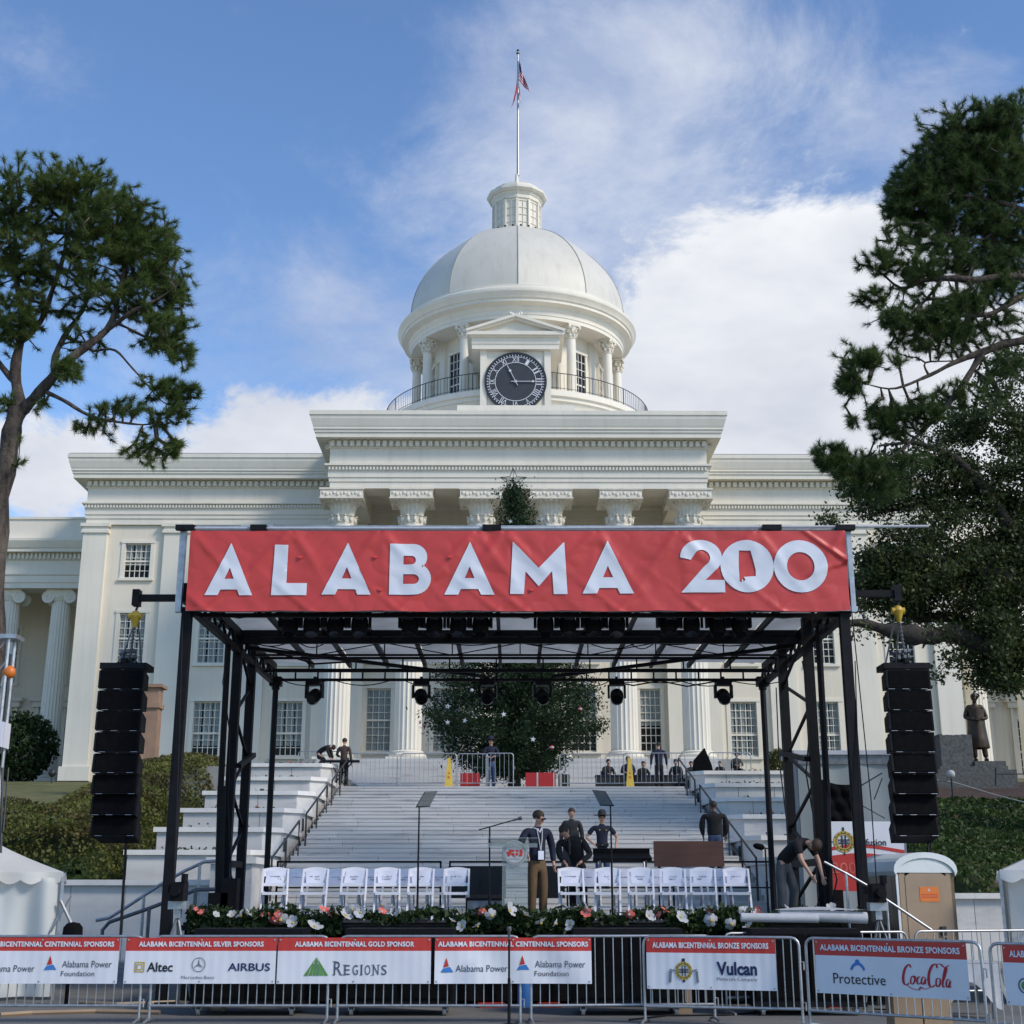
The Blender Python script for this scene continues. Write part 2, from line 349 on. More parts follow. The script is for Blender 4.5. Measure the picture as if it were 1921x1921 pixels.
def part(name, mb, mats, parent=None, world=True, smooth=None, loc=None, **props):
    me = mb if isinstance(mb, bpy.types.Mesh) else mesh_of(name, mb, mats, smooth)
    o = bpy.data.objects.new(name, me); COL.objects.link(o)
    if parent:
        o.parent = parent
        if world and loc is None: o.location = -wm(parent)
    if loc is not None: o.location = loc
    for k, v in props.items(): o[k] = v
    return o
def thing(name, label, cat, loc=(0, 0, 0), rz=0, group=None):
    o = bpy.data.objects.new(name, None); COL.objects.link(o); o.empty_display_size = .2
    o.location = loc; o.rotation_euler = (0, 0, rz); o['label'] = label; o['category'] = cat
    if group: o['group'] = group
    return o
def solo(name, label, cat, mb, mats, group=None, smooth=None, loc=None, rz=0, **props):
    """a thing that is one mesh"""
    o = part(name, mb, mats, smooth=smooth, loc=loc, **props); o.rotation_euler = (0, 0, rz)
    o['label'] = label; o['category'] = cat
    if group: o['group'] = group
    return o
def struct(name, mb, mats, parent=None, smooth=None, kind='structure'):
    o = part(name, mb, mats, parent, smooth=smooth)
    if not parent: o['kind'] = kind
    return o
def dup(root, loc=None, rz=None, label=None, group=None):
    def cp(o, par):
        c = o.copy(); COL.objects.link(c); c.parent = par
        for ch in KIDS.get(o.name, ()): cp(ch, c)
        return c
    KIDS = {}
    def walk(o):
        ch = [c for c in o.children]; KIDS[o.name] = ch
        for c in ch: walk(c)
    walk(root); r = cp(root, None)
    if loc is not None: r.location = loc
    if rz is not None: r.rotation_euler = (0, 0, rz)
    if label: r['label'] = label
    if group: r['group'] = group
    return r
def fast_mesh(name, V, nper, mats, mi=None):
    """many separate polygons of nper corners from one array"""
    n = len(V) // nper; me = bpy.data.meshes.new(name)
    me.vertices.add(len(V)); me.vertices.foreach_set('co', np.asarray(V, dtype=np.float32).ravel())
    me.loops.add(n * nper); me.loops.foreach_set('vertex_index', np.arange(n * nper, dtype=np.int32))
    me.polygons.add(n); me.polygons.foreach_set('loop_start', np.arange(0, n * nper, nper, dtype=np.int32))
    me.polygons.foreach_set('loop_total', np.full(n, nper, dtype=np.int32))
    for m in (mats if isinstance(mats, (list, tuple)) else [mats]): me.materials.append(MT[m])
    if mi is not None: me.polygons.foreach_set('material_index', np.asarray(mi, dtype=np.int32))
    me.update(); me.validate(); return me
RS = np.random.RandomState(11)
def leaves(P, size, asp=.55, up=0.0, jit=.4):
    """P (n,3) leaf places -> quad corners, each leaf turned at random"""
    n = len(P); a = RS.normal(size=(n, 3)); a[:, 2] += up; a /= np.linalg.norm(a, axis=1)[:, None]
    b = np.cross(a, RS.normal(size=(n, 3))); b /= np.linalg.norm(b, axis=1)[:, None]
    s = (size * (1 + jit * (RS.rand(n) * 2 - 1)))[:, None]
    q = np.stack([P - a * s, P + b * s * asp, P + a * s, P - b * s * asp], 1)
    return q.reshape(-1, 3)
def tufts(P, D, length, k, spread=.9, width=.012, jit=.45):
    """needle tufts: k thin triangles fanning from each point P about direction D"""
    n = len(P); P = np.repeat(P, k, 0); D = np.repeat(D, k, 0); P = P - D * (RS.rand(n * k, 1) ** 1.3) * length * .9
    d = D * .75 + RS.normal(size=P.shape) * spread * .55; d /= np.linalg.norm(d, axis=1)[:, None]
    w = np.cross(d, RS.normal(size=P.shape)); w /= np.linalg.norm(w, axis=1)[:, None]
    l = (length * (1 + jit * (RS.rand(n * k) * 2 - 1)))[:, None]
    tri = np.stack([P + d * l * .05 - w * width, P + d * l * .05 + w * width, P + d * l], 1)
    return tri.reshape(-1, 3)
FONT_CACHE = {}
def text_mb(s, w, h, bold=0.0, shear=0.0, space=1.0, mi=0, keep=False):
    """flat lettering fitted to a w x h box in the XZ plane, centred on the origin, facing -Y"""
    key = (s, bold, shear, space)
    if key not in FONT_CACHE:
        cu = bpy.data.curves.new('lettering', 'FONT'); cu.body = s; cu.size = 1; cu.offset = bold; cu.shear = shear
        cu.space_character = space; cu.resolution_u = 3; cu.fill_mode = 'FRONT'
        o = bpy.data.objects.new('lettering', cu); COL.objects.link(o)
        dg = bpy.context.evaluated_depsgraph_get(); dg.update()
        me = bpy.data.meshes.new_from_object(o.evaluated_get(dg))
        vs = [tuple(v.co) for v in me.vertices]; fs = [tuple(p.vertices) for p in me.polygons]
        bpy.data.objects.remove(o); bpy.data.curves.remove(cu); bpy.data.meshes.remove(me)
        FONT_CACHE[key] = (vs, fs)
    vs, fs = FONT_CACHE[key]
    x0 = min(v[0] for v in vs); x1 = max(v[0] for v in vs); y0 = min(v[1] for v in vs); y1 = max(v[1] for v in vs)
    sx = w / (x1 - x0); sy = h / (y1 - y0)
    if keep: sx = sy = min(sx, sy)
    mb = MB(); mb.add([((v[0] - (x0 + x1) / 2) * sx, 0, (v[1] - (y0 + y1) / 2) * sy) for v in vs], fs, mi); return mb
def shifted(mb, dx=0, dy=0, dz=0):
    mb.v = [(x + dx, y + dy, z + dz) for x, y, z in mb.v]; return mb
def merge(a, b): a.add(b.v, b.f); a.m[-len(b.f):] = b.m if b.f else []; return a
# ================================================================== the capitol building
XC = .25
cap = thing('capitol_building', 'large cream white domed capitol with clock and columned portico behind the stage', 'capitol building', (XC, 75, 7.6))
def cp(name, mb, mats='paint', parent=None, smooth=None, **p): return part(name, mb, mats, parent or cap, smooth=smooth, **p)
def holed_wall(mb, x0, x1, z0, z1, y, holes, depth=.45):
    xs = sorted({x0, x1, *[h[0] for h in holes], *[h[1] for h in holes]}); zs = sorted({z0, z1, *[h[2] for h in holes], *[h[3] for h in holes]})
    for i in range(len(xs) - 1):
        for j in range(len(zs) - 1):
            cx, cz = (xs[i] + xs[i + 1]) / 2, (zs[j] + zs[j + 1]) / 2
            if any(h[0] < cx < h[1] and h[2] < cz < h[3] for h in holes): continue
            mb.add([(xs[i], y, zs[j]), (xs[i + 1], y, zs[j]), (xs[i + 1], y, zs[j + 1]), (xs[i], y, zs[j + 1])], [(0, 1, 2, 3)])
    for a, b, c, d in holes:
        mb.add([(a, y, c), (b, y, c), (b, y, d), (a, y, d), (a, y + depth, c), (b, y + depth, c), (b, y + depth, d), (a, y + depth, d)],
               [(0, 4, 5, 1), (1, 5, 6, 2), (2, 6, 7, 3), (3, 7, 4, 0)])
PANE = {}
def window(cx, y, z0, z1, w, cols, rows, curtain=.0, inside='dark', casing=.16, meet=.5, parent=None, gaps=((.0, .12), (.88, 1)), sill=True):
    """sash window: frame with glazing bars, every pane, a curtain and the dark room behind"""
    x0, x1 = cx - w / 2, cx + w / 2; fr = MB(); yi = y + .14
    c = casing
    fr.box((x0 - c, y - .05, z0), (x0 + .05, y + .1, z1)); fr.box((x1 - .05, y - .05, z0), (x1 + c, y + .1, z1))
    fr.box((x0 - c - .03, y - .08, z1), (x1 + c + .03, y + .1, z1 + c))
    if sill: fr.box((x0 - c - .05, y - .14, z0 - .14), (x1 + c + .05, y + .1, z0))
    fr.box((x0, yi - .03, z0), (x0 + .07, yi + .05, z1)); fr.box((x1 - .07, yi - .03, z0), (x1, yi + .05, z1))
    fr.box((x0, yi - .032, z1 - .07), (x1, yi + .052, z1)); fr.box((x0, yi - .032, z0), (x1, yi + .052, z0 + .09))
    zm = z0 + (z1 - z0) * meet; fr.box((x0, yi - .05, zm - .05), (x1, yi + .06, zm + .05))
    pw = (w - .14) / cols; ph = (z1 - z0 - .16) / rows
    for i in range(1, cols): fr.box((x0 + .07 + i * pw - .018, yi - .02, z0 + .05), (x0 + .07 + i * pw + .018, yi + .03, z1 - .05))
    for j in range(1, rows): fr.box((x0 + .05, yi - .022, z0 + .09 + j * ph - .018), (x1 - .05, yi + .032, z0 + .09 + j * ph + .018))
    wdw = cp('window', fr, 'paint', parent)
    key = (round(pw, 3), round(ph, 3))
    if key not in PANE: PANE[key] = mesh_of('pane', MB().box((-pw / 2 + .01, -.004, -ph / 2 + .01), (pw / 2 - .01, .004, ph / 2 - .01)), 'glass')
    for i in range(cols):
        for j in range(rows):
            part('pane', PANE[key], None, wdw, loc=Vector((x0 + .07 + (i + .5) * pw, yi + .012, z0 + .09 + (j + .5) * ph)) - wm(wdw))
    bk = MB(); bk.box((x0 - .3, y + 1.2, z0 - .3), (x1 + .3, y + 1.25, z1 + .3)); bk.box((x0 - .3, y + .46, z0 - .3), (x0 - .05, y + 1.2, z1 + .3))
    bk.box((x1 + .05, y + .46, z0 - .3), (x1 + .3, y + 1.2, z1 + .3)); part('room', bk, inside, wdw)
    if curtain:
        cu = MB(); zc = z1 - (z1 - z0) * curtain
        for a, b in ((gaps[0][1], gaps[1][0]),) if len(gaps) == 2 else gaps:
            n = max(8, int(26 * (b - a))); xa = x0 + w * a; xb = x0 + w * b
            cu.grid(lambda u, v: (xa + (xb - xa) * u, y + .185 + .012 * math.sin(u * n * 2.3 + 1.2 * math.sin(v * 2)), zc + (z1 - zc) * v), n * 3, 2)
        part('curtain', cu, 'curtain', wdw, smooth=60)
    return wdw
# --- main block -------------------------------------------------
YW, XL, XR_ = 75.5, -23.92, 24.42
HZ = ((18.45, 20.45), (13.7, 16.5), (8.7, 11.65))
wx = [-20.9, -16.5, -12.05, 12.55, 17.0, 21.4]
holes = [(x - .76, x + .76, a, b) for x in wx for a, b in HZ]
px_ = [(-7.22, .72), (-3.6, .72), (3.9, .72), (7.51, .62)]
PZ = ((18.9, 21.35), (13.8, 17.2), (8.95, 12.35))
holes += [(x - w, x + w, a, b) for x, w in px_ for a, b in PZ] + [(.15 - .95, .15 + .95, 7.9, 11.6), (.15 - .8, .15 + .8, 13.8, 17.2), (.15 - .8, .15 + .8, 18.9, 21.35)]
mb = MB(); holed_wall(mb, XL, XR_, 7.0, 21.6, YW, holes)
mb.add([(XL, YW, 7), (XL, 105, 7), (XL, 105, 21.6), (XL, YW, 21.6)], [(3, 2, 1, 0)]); mb.add([(XR_, YW, 7), (XR_, 105, 7), (XR_, 105, 21.6), (XR_, YW, 21.6)], [(0, 1, 2, 3)])
mb.add([(XL, 105, 7), (XR_, 105, 7), (XR_, 105, 21.6), (XL, 105, 21.6)], [(3, 2, 1, 0)])
cp('facade_wall', mb, 'paint_warm')
for x in wx:
    for k, (a, b) in enumerate(HZ):
        dk = (x > 15 and k == 1)
        window(x, YW, a, b, 1.52, 5, (5, 7, 7)[k], curtain=0 if dk else rnd.choice((.97, 1, .62, .97, .8)), meet=.5 if k != 2 else (.42 if x < 0 else .4),
               gaps=((.02, .16), (.2, .3), (.33, .62), (.67, .76), (.82, .97)) if x > 0 else ((.03, .3), (.36, .66), (.7, .97)))
for x, w in px_:
    for k, (a, b) in enumerate(PZ): window(x, YW, a, b, 2 * w - .04, 4, (5, 8, 8)[k], curtain=1 if x < 0 else (.58 if k == 2 else 1), gaps=((.0, .02), (.98, 1)), inside='redcurtain' if x > 5 else 'dark')
window(.15, YW, 13.8, 17.2, 1.56, 4, 8, curtain=.6); window(.15, YW, 18.9, 21.35, 1.56, 4, 5)
db = MB(); db.box((-.77, YW + .2, 7.9), (.13, YW + .28, 11.55)); db.box((.17, YW + .2, 7.9), (1.07, YW + .28, 11.55))
for s in (-.64, .3):
    for z in (8.1, 9.3, 10.5): db.box((s, YW + .16, z), (s + .64, YW + .2, z + .95))
dr = cp('door', db, 'paint'); 
for x in (.05, .25): part('door_handle', MB().ball((x, YW + .12, 9.7), .05), 'steel', dr)
PIL = [(-23.98, -22.65), (-19.45, -18.0), (-15.0, -13.55), (-10.85, -9.7)]
PIL = PIL + [(2 * XC - b, 2 * XC - a) for a, b in PIL]
for a, b in PIL:
    m = MB(); m.box((a, YW - .22, 8.15), (b, YW + .02, 21.0)); m.box((a - .14, YW - .36, 7.4), (b + .14, YW + .02, 8.15))
    m.box((a - .1, YW - .32, 21.0), (b + .1, YW + .02, 21.16)); m.box((a - .05, YW - .27, 21.16), (b + .05, YW + .02, 21.36)); m.box((a - .16, YW - .36, 21.36), (b + .16, YW + .02, 21.56))
    cp('pilaster', m, 'paint')
PROF = [(0, 21.5), (0, 21.84), (.05, 21.85), (.05, 22.06), (.10, 22.07), (.10, 22.38), (.12, 22.4), (.12, 22.62), (.27, 22.66), (.27, 22.76), (.04, 22.80), (.04, 23.6), (.12, 23.62), (.12, 24.0),
        (.34, 24.02), (.72, 24.02), (.72, 24.26), (.78, 24.28), (.78, 24.4), (.84, 24.43), (.84, 24.52), (.88, 24.62), (.98, 24.95), (1.0, 25.12), (1.05, 25.14), (1.05, 25.36), (.9, 25.4)]
def entablature(x0, x1, yb, yback, prof=PROF, z=25.4, dent=True, sides=True):
    m = MB(); m.sweep(prof, x0, x1, yb, yback)
    m.add([(x0 - .9, yb - .9, z), (x1 + .9, yb - .9, z), (x1 + .9, yback, z + .3), (x0 - .9, yback, z + .3)], [(0, 1, 2, 3)])
    return cp('entablature', m, 'paint')
DENT = mesh_of('dentil', MB().box((-.10, -.22, -.14), (.10, 0, .14)), 'paint')
def dentils(x0, x1, y, z, step=.335):
    n = int((x1 - x0) / step); off = (x1 - x0 - (n - 1) * step) / 2
    for i in range(n): part('dentil', DENT, None, cap, loc=Vector((x0 + off + i * step, y, z)) - wm(cap))
def fine_dentils(x0, x1, y, z, step, w, h, d):
    m = MB(); n = int((x1 - x0) / step)
    for i in range(n): cx = x0 + (i + .5) * step; m.box((cx - w / 2, y - d, z), (cx + w / 2, y, z + h))
    cp('dentil_band', m, 'paint', kind='stuff')
entablature(XL + .02, XR_ - .02, 75.35, 104)
for a, b in ((XL - .1, -9.5), (10.05, XR_ + .1)): dentils(a, b, 75.35 - .11, 23.83); fine_dentils(a, b, 75.35 - .11, 22.44, .175, .09, .17, .11)
# main block roof edge railing line and the thin dark gutter
m = MB(); m.box((XL - .95, 74.42, 25.38), (XR_ + .95, 74.5, 25.43)); cp('gutter', m, 'steel_d')
# --- portico ----------------------------------------------------
PL, PR, PYB = -9.36, 9.93, 68.0
entablature(PL, PR, PYB, 75.3)
dentils(PL - .1, PR + .1, PYB - .11, 23.83); fine_dentils(PL - .1, PR + .1, PYB - .11, 22.44, .175, .09, .17, .11)
for sx, out in ((PL, -1), (PR, 1)):
    m = MB()
    for i in range(20): y = 68.3 + i * .335; m.box((min(sx + out * .12, sx + out * .34), y, 23.69), (max(sx + out * .12, sx + out * .34), y + .2, 23.97))
    cp('dentil_band', m, 'paint', kind='stuff')
m = MB(); m.box((PL + .01, PYB + .01, 21.51), (PR - .01, PYB + 1.5, 23)); m.box((PL + .012, PYB + 1.5, 21.512), (PL + 1.5, 75.4, 23)); m.box((PR - 1.5, PYB + 1.5, 21.512), (PR - .012, 75.4, 23))
for i in range(5):
    x = .17 - 7.12 + i * 3.56; m.box((x - 1.9, PYB + 1.5, 22.6), (x + 1.62, 75.4, 22.9))
cp('portico_ceiling', m, 'paint_warm')
m = MB(); m.box((PL - .6, 67.0, 5.2), (PR + .6, 75.5, 7.8)); cp('portico_floor', m, 'concrete')
NF = 20
def flute(j): return 1 - .075 * abs(math.sin(math.pi * (j % 5) / 5)) ** .6 if j % 5 else 1.0
def portico_column():
    c = thing('tmp', 'x', 'x'); del c['label']; del c['category']; c.name = 'portico_column'
    b = MB(); b.box((-.98, -.98, 0), (.98, .98, .22)); b.lathe([(.9, .22), (.94, .27), (.94, .36), (.88, .42), (.8, .45), (.82, .52), (.76, .58), (.70, .6)], n=40)
    part('base', b, 'paint', c, world=False, smooth=40)
    s = MB(); prof = [(.685 - .085 * (t ** 1.6), .6 + t * 11.6) for t in [i / 10 for i in range(11)]]
    s.lathe(prof, n=100, flute=flute); part('shaft', s, 'paint', c, world=False, smooth=30)
    k = MB(); k.lathe([(.60, 12.2), (.66, 12.24), (.66, 12.32), (.58, 12.36)], n=48)
    k.lathe([(.59, 12.34), (.60, 12.52)], n=100, flute=flute); k.lathe([(.63, 12.52), (.645, 12.56), (.61, 12.62), (.61, 12.8), (.64, 12.84), (.60, 12.88)], n=48)
    k.lathe([(.60, 12.7), (.63, 13.0), (.66, 13.16), (.72, 13.2)], n=96, flute=lambda j: 1 + .045 * math.sin(j * 2 * math.pi / 12) + .02 * math.sin(j * 2 * math.pi / 4))
    k.lathe([(.60, 13.1), (.59, 13.2), (.62, 13.5), (.70, 13.75), (.80, 13.86), (.98, 13.92)], n=100, flute=flute)
    for j in range(24):
        a = 2 * math.pi * j / 24; k.ball((math.cos(a) * .985, math.sin(a) * .985, 13.99), .10, 8, 5, sc=(1, 1, 1.1))
    for j in range(12):
        a = 2 * math.pi * (j + .5) / 12; k.ball((math.cos(a) * .66, math.sin(a) * .66, 13.0), .13, 8, 6, sc=(.7, .7, 1.5)); k.ball((math.cos(a) * .74, math.sin(a) * .74, 13.17), .06, 6, 4)
    k.lathe([(.9, 13.9), (1.0, 13.98), (1.0, 14.03), (.85, 14.08)], n=48)
    part('capital', k, 'stone', c, world=False, smooth=45)
    a_ = MB(); a_.box((-1.08, -1.08, 14.06), (1.08, 1.08, 14.5)); a_.box((-1.13, -1.13, 14.5), (1.13, 1.13, 14.6)); a_.box((-1.13, -1.13, 13.99), (1.13, 1.13, 14.06))
    for sx in range(-5, 6):
        r_ = .07 + .03 * ((sx * 7) % 3) / 2
        a_.ball((sx * .185, -1.085, 14.28 + .05 * math.sin(sx * 2.2)), r_, 6, 5, sc=(1, .5, 1.2))
    part('abacus', a_, 'stone', c, world=False)
    return c
pc = portico_column(); pxs = [.17 + (i - 2.5) * 3.56 for i in range(6)]
cols_ = [pc] + [None] * 5
for i, x in enumerate(pxs):
    o = pc if i == 0 else dup(pc)
    o.parent = cap; o.location = Vector((x, 68.95, 7.8)) - wm(cap); sc_ = (21.5 - 7.8) / 14.6
    for ch in o.children: ch.scale = (1, 1, sc_)
for x in (pxs[0], pxs[-1]):
    m = MB(); m.box((x - .65, 74.9, 7.8), (x + .65, 75.52, 21.5)); cp('pilaster', m, 'paint')
# --- the wings with their ionic colonnades -----------------------
WPROF = [(0, 19.3), (0, 19.62), (.06, 19.63), (.06, 20.05), (.14, 20.1), (.14, 20.2), (.02, 20.22), (.02, 21.0), (.12, 21.02), (.12, 21.4), (.25, 21.42), (.6, 21.42), (.6, 21.62), (.66, 21.64), (.85, 22.05), (.85, 22.2), (.4, 22.3), (.4, 23.45), (.48, 23.47), (.48, 23.6), (.3, 23.6)]
def volute_col():
    c = thing('tmp', 'x', 'x'); del c['label']; del c['category']; c.name = 'wing_column'
    b = MB(); b.box((-.85, -.85, 0), (.85, .85, .18)); b.lathe([(.8, .18), (.84, .26), (.8, .34), (.7, .38), (.74, .46), (.66, .5)], n=36); part('base', b, 'paint', c, world=False, smooth=40)
    s = MB(); s.lathe([(.64 - .10 * (t ** 1.5), .5 + t * 9.9) for t in [i / 8 for i in range(9)]], n=100, flute=flute); part('shaft', s, 'paint', c, world=False, smooth=30)
    k = MB(); k.lathe([(.55, 10.3), (.62, 10.42), (.70, 10.55), (.62, 10.62)], n=36); k.box((-.78, -.62, 10.72), (.78, .62, 10.95)); k.box((-.72, -.60, 10.6), (.72, .60, 10.74))
    for sx in (-1, 1):
        for y in (-.62, .42):
            k.lathe([(.02, 0), (.36, 0), (.38, .03), (.38, .17), (.36, .2), (.02, .2)], n=28)
            q = len(k.v) - 28 * 6
            for i in range(q, len(k.v)): vx, vy, vz = k.v[i]; k.v[i] = (sx * .66 + vx, y + vz, 10.52 + vy)
            sp = [(sx * .66 + (.33 - .028 * t) * math.cos(t * .9) * sx, y - .015 if y < 0 else y + .215, 10.52 + (.33 - .028 * t) * math.sin(t * .9)) for t in range(11)]
            k.tube(sp, .022, 5)
    part('capital', k, 'paint', c, world=False, smooth=40); return c
vc = None
for side in (-1, 1):
    X = lambda v: v if side < 0 else 2 * XC - v
    xa, xb = sorted((X(-52), X(-23.9)))
    m = MB(); m.sweep(WPROF, xa, xb, 82.0, 100); m.add([(xa, 81.6, 23.6), (xb, 81.6, 23.6), (xb, 100, 23.7), (xa, 100, 23.7)], [(0, 1, 2, 3)])
    m.box((xa, 82.01, 19.31), (xb, 83.6, 21)); m.box((xa, 83.5, 20.2), (xb, 88.1, 20.4)); cp('wing_entablature', m, 'paint')
    fine_dentils(xa, xb, 82 - .12, 21.05, .26, .13, .33, .16)
    m = MB(); hs = []
    for wx_ in (-28.9, -32.0, -35.1, -38.2):
        hs += [(X(wx_) - .6, X(wx_) + .6, 14.4, 18.0), (X(wx_) - .6, X(wx_) + .6, 8.2, 12.2)]
    holed_wall(m, xa, xb, 7, 20.4, 88, hs); cp('wing_wall', m, 'paint_warm')
    for h in hs:
        window((h[0] + h[1]) / 2, 88, h[2], h[3], 1.18, 4, 8, curtain=.45 if h[2] > 13 else 0)
        if h[2] < 13:
            m = MB(); cx = (h[0] + h[1]) / 2; m.box((cx - 1.15, 87.6, 12.9), (cx + 1.15, 88.02, 13.25)); m.box((cx - 1.3, 87.45, 13.25), (cx + 1.3, 88.02, 13.5))
            m.box((cx - .95, 87.8, 8), (cx - .78, 88.02, 12.9)); m.box((cx + .78, 87.8, 8), (cx + .95, 88.02, 12.9)); cp('window_hood', m, 'paint')
    m = MB(); m.box((xa, 81.8, 6.4), (xb, 88, 7.9)); m.box((xa, 81.5, 6.2), (xb, 81.8, 7.7)); cp('wing_floor', m, 'concrete')
    for q in range(6):
        x = X(-27.32 - 3.07 * q)
        if vc is None: vc = volute_col(); o = vc
        else: o = dup(vc)
        o.parent = cap; o.location = Vector((x, 83, 7.9)) - wm(cap)
        for ch in o.children: ch.scale = (1, 1, 11.4 / 10.95)
# --- dome -------------------------------------------------------
DX, DY = .44, 90.0
m = MB(); m.lathe([(8.7, 24), (8.7, 30.6), (8.8, 30.9), (8.9, 31.1), (9.0, 31.12), (9.0, 31.35), (9.15, 31.4), (9.15, 31.75), (9.0, 31.85), (5, 31.9)], (DX, DY, 0), 128)
cp('dome_base', m, 'paint', smooth=25)
# drum wall with tall windows in every other bay
NB = 12
m = MB(); m.lathe([(5.7, 31.9), (5.7, 37.6)], (DX, DY, 0), 96); cp('drum_wall', m, 'paint', smooth=40)
def at_ring(r, deg, z): a = R(deg); return Vector((DX + r * math.sin(a), DY - r * math.cos(a), z))
def drum_window(deg, dark):
    f = MB(); w = .5; z0, z1 = 32.15, 36.0
    f.box((-w - .14, -.16, z0), (-w, .1, z1)); f.box((w, -.16, z0), (w + .14, .1, z1)); f.box((-w - .18, -.2, z1), (w + .18, .1, z1 + .16))
    for i in (1, 2): f.box((-w + i * 2 * w / 3 - .02, -.1, z0), (-w + i * 2 * w / 3 + .02, -.05, z1))
    for j in range(1, 7): t = .05 if j == 3 else .02; zz = z0 + j * (z1 - z0) / 7; f.box((-w, -.11, zz - t), (w, -.06, zz + t))
    o = part('window', f, 'paint', cap, loc=at_ring(5.74, deg, 0) - wm(cap)); o.rotation_euler = (0, 0, R(deg))
    key = ('drum',)
    if key not in PANE: PANE[key] = mesh_of('pane', MB().box((-w / 3 + .02, -.004, -.26), (w / 3 - .02, .004, .26)), 'lens')
    for i in range(3):
        for j in range(7): part('pane', PANE[key], None, o, loc=(-w + (i + .5) * 2 * w / 3, -.045, z0 + (j + .5) * (z1 - z0) / 7))
    if not dark: part('curtain', MB().box((-w + .03, -.052, z0 + .1), (w * .55, -.05, z1)), 'curtain', o)
for k in range(NB):
    drum_window(k * 30 + 45 if False else k * 30 + 15 + (28 if False else 0), not (0 < k * 30 + 15 < 90))
def drum_column(deg):
    c = thing('tmp', 'x', 'x'); del c['label']; del c['category']; c.name = 'drum_column'
    s = MB(); s.lathe([(.42, 0), (.42, .12), (.36, .2), (.33, .26), (.33, 1.5), (.29, 4.35)], n=28); part('shaft', s, 'paint', c, world=False, smooth=30)
    k = MB(); k.lathe([(.30, 4.35), (.35, 4.4), (.30, 4.45), (.31, 4.8), (.42, 5.2)], n=24)
    for row, (zz, rr, n, sz) in enumerate(((4.62, .34, 8, .10), (4.9, .38, 8, .11))):
        for j in range(n):
            a = 2 * math.pi * (j + row * .5) / n; k.ball((math.cos(a) * rr, math.sin(a) * rr, zz), sz, 6, 5, sc=(.9, .9, 1.5)); k.ball((math.cos(a) * (rr + .09), math.sin(a) * (rr + .09), zz + .13), .06, 6, 4)
    for sx in (-1, 1):
        for sy in (-1, 1): k.ball((sx * .38, sy * .38, 5.1), .13, 8, 6)
    k.box((-.45, -.45, 5.2), (.45, .45, 5.34)); part('capital', k, 'stone', c, world=False, smooth=45)
    return c
dc = drum_column(0)
for k in range(NB):
    o = dc if k == 0 else dup(dc); o.parent = cap; o.location = at_ring(6.95, k * 30, 31.9) - wm(cap); o.rotation_euler = (0, 0, R(k * 30))
    # half pilaster on the drum wall behind each column
    f = MB(); f.box((-.34, -.14, 31.9), (.34, .1, 37.3)); q = part('drum_pilaster', f, 'paint', cap, loc=at_ring(5.7, k * 30, 0) - wm(cap)); q.rotation_euler = (0, 0, R(k * 30))
m = MB(); m.lathe([(5.6, 37.25), (7.35, 37.25), (7.35, 37.5), (7.4, 37.52), (7.4, 37.78), (7.45, 37.82), (7.52, 37.95), (7.52, 38.05), (7.62, 38.1), (7.95, 38.2), (7.95, 38.4), (8.05, 38.44), (8.12, 38.6), (8.28, 38.78), (8.3, 38.9), (8.2, 38.95),
                  (8.2, 39.05), (8.0, 39.2), (7.9, 39.24), (7.9, 39.38), (7.7, 39.42), (7.3, 39.5)], (DX, DY, 0), 144)
cp('dome_cornice', m, 'paint', smooth=28)
NG, DR, DH, DZ = 10, 7.65, 7.6, 39.35
def dome_r(t): return DR * math.cos(t) ** 1.25, DZ + DH * math.sin(t)
T1 = math.acos((1.9 / DR) ** .8)
def gore_pt(k, u, t, lift=0):
    r, z = dome_r(t); a0 = R(360 / NG); ph = (u - .5) * a0
    rr = r * ((1 - .62) + .62 * math.cos(a0 / 2) / math.cos(ph)) + lift
    a = k * a0 + ph + a0 / 2; return (DX + rr * math.sin(a), DY - rr * math.cos(a), z + lift * .3)
for k in range(NG):
    g = MB(); g.grid(lambda u, v: gore_pt(k, u, v * T1), 8, 22); cp('dome_panel', g, 'dome', smooth=20)
    g = MB(); g.tube([gore_pt(k, 0, T1 * i / 22, .0) for i in range(23)], .04, 6); cp('dome_rib', g, 'seam')
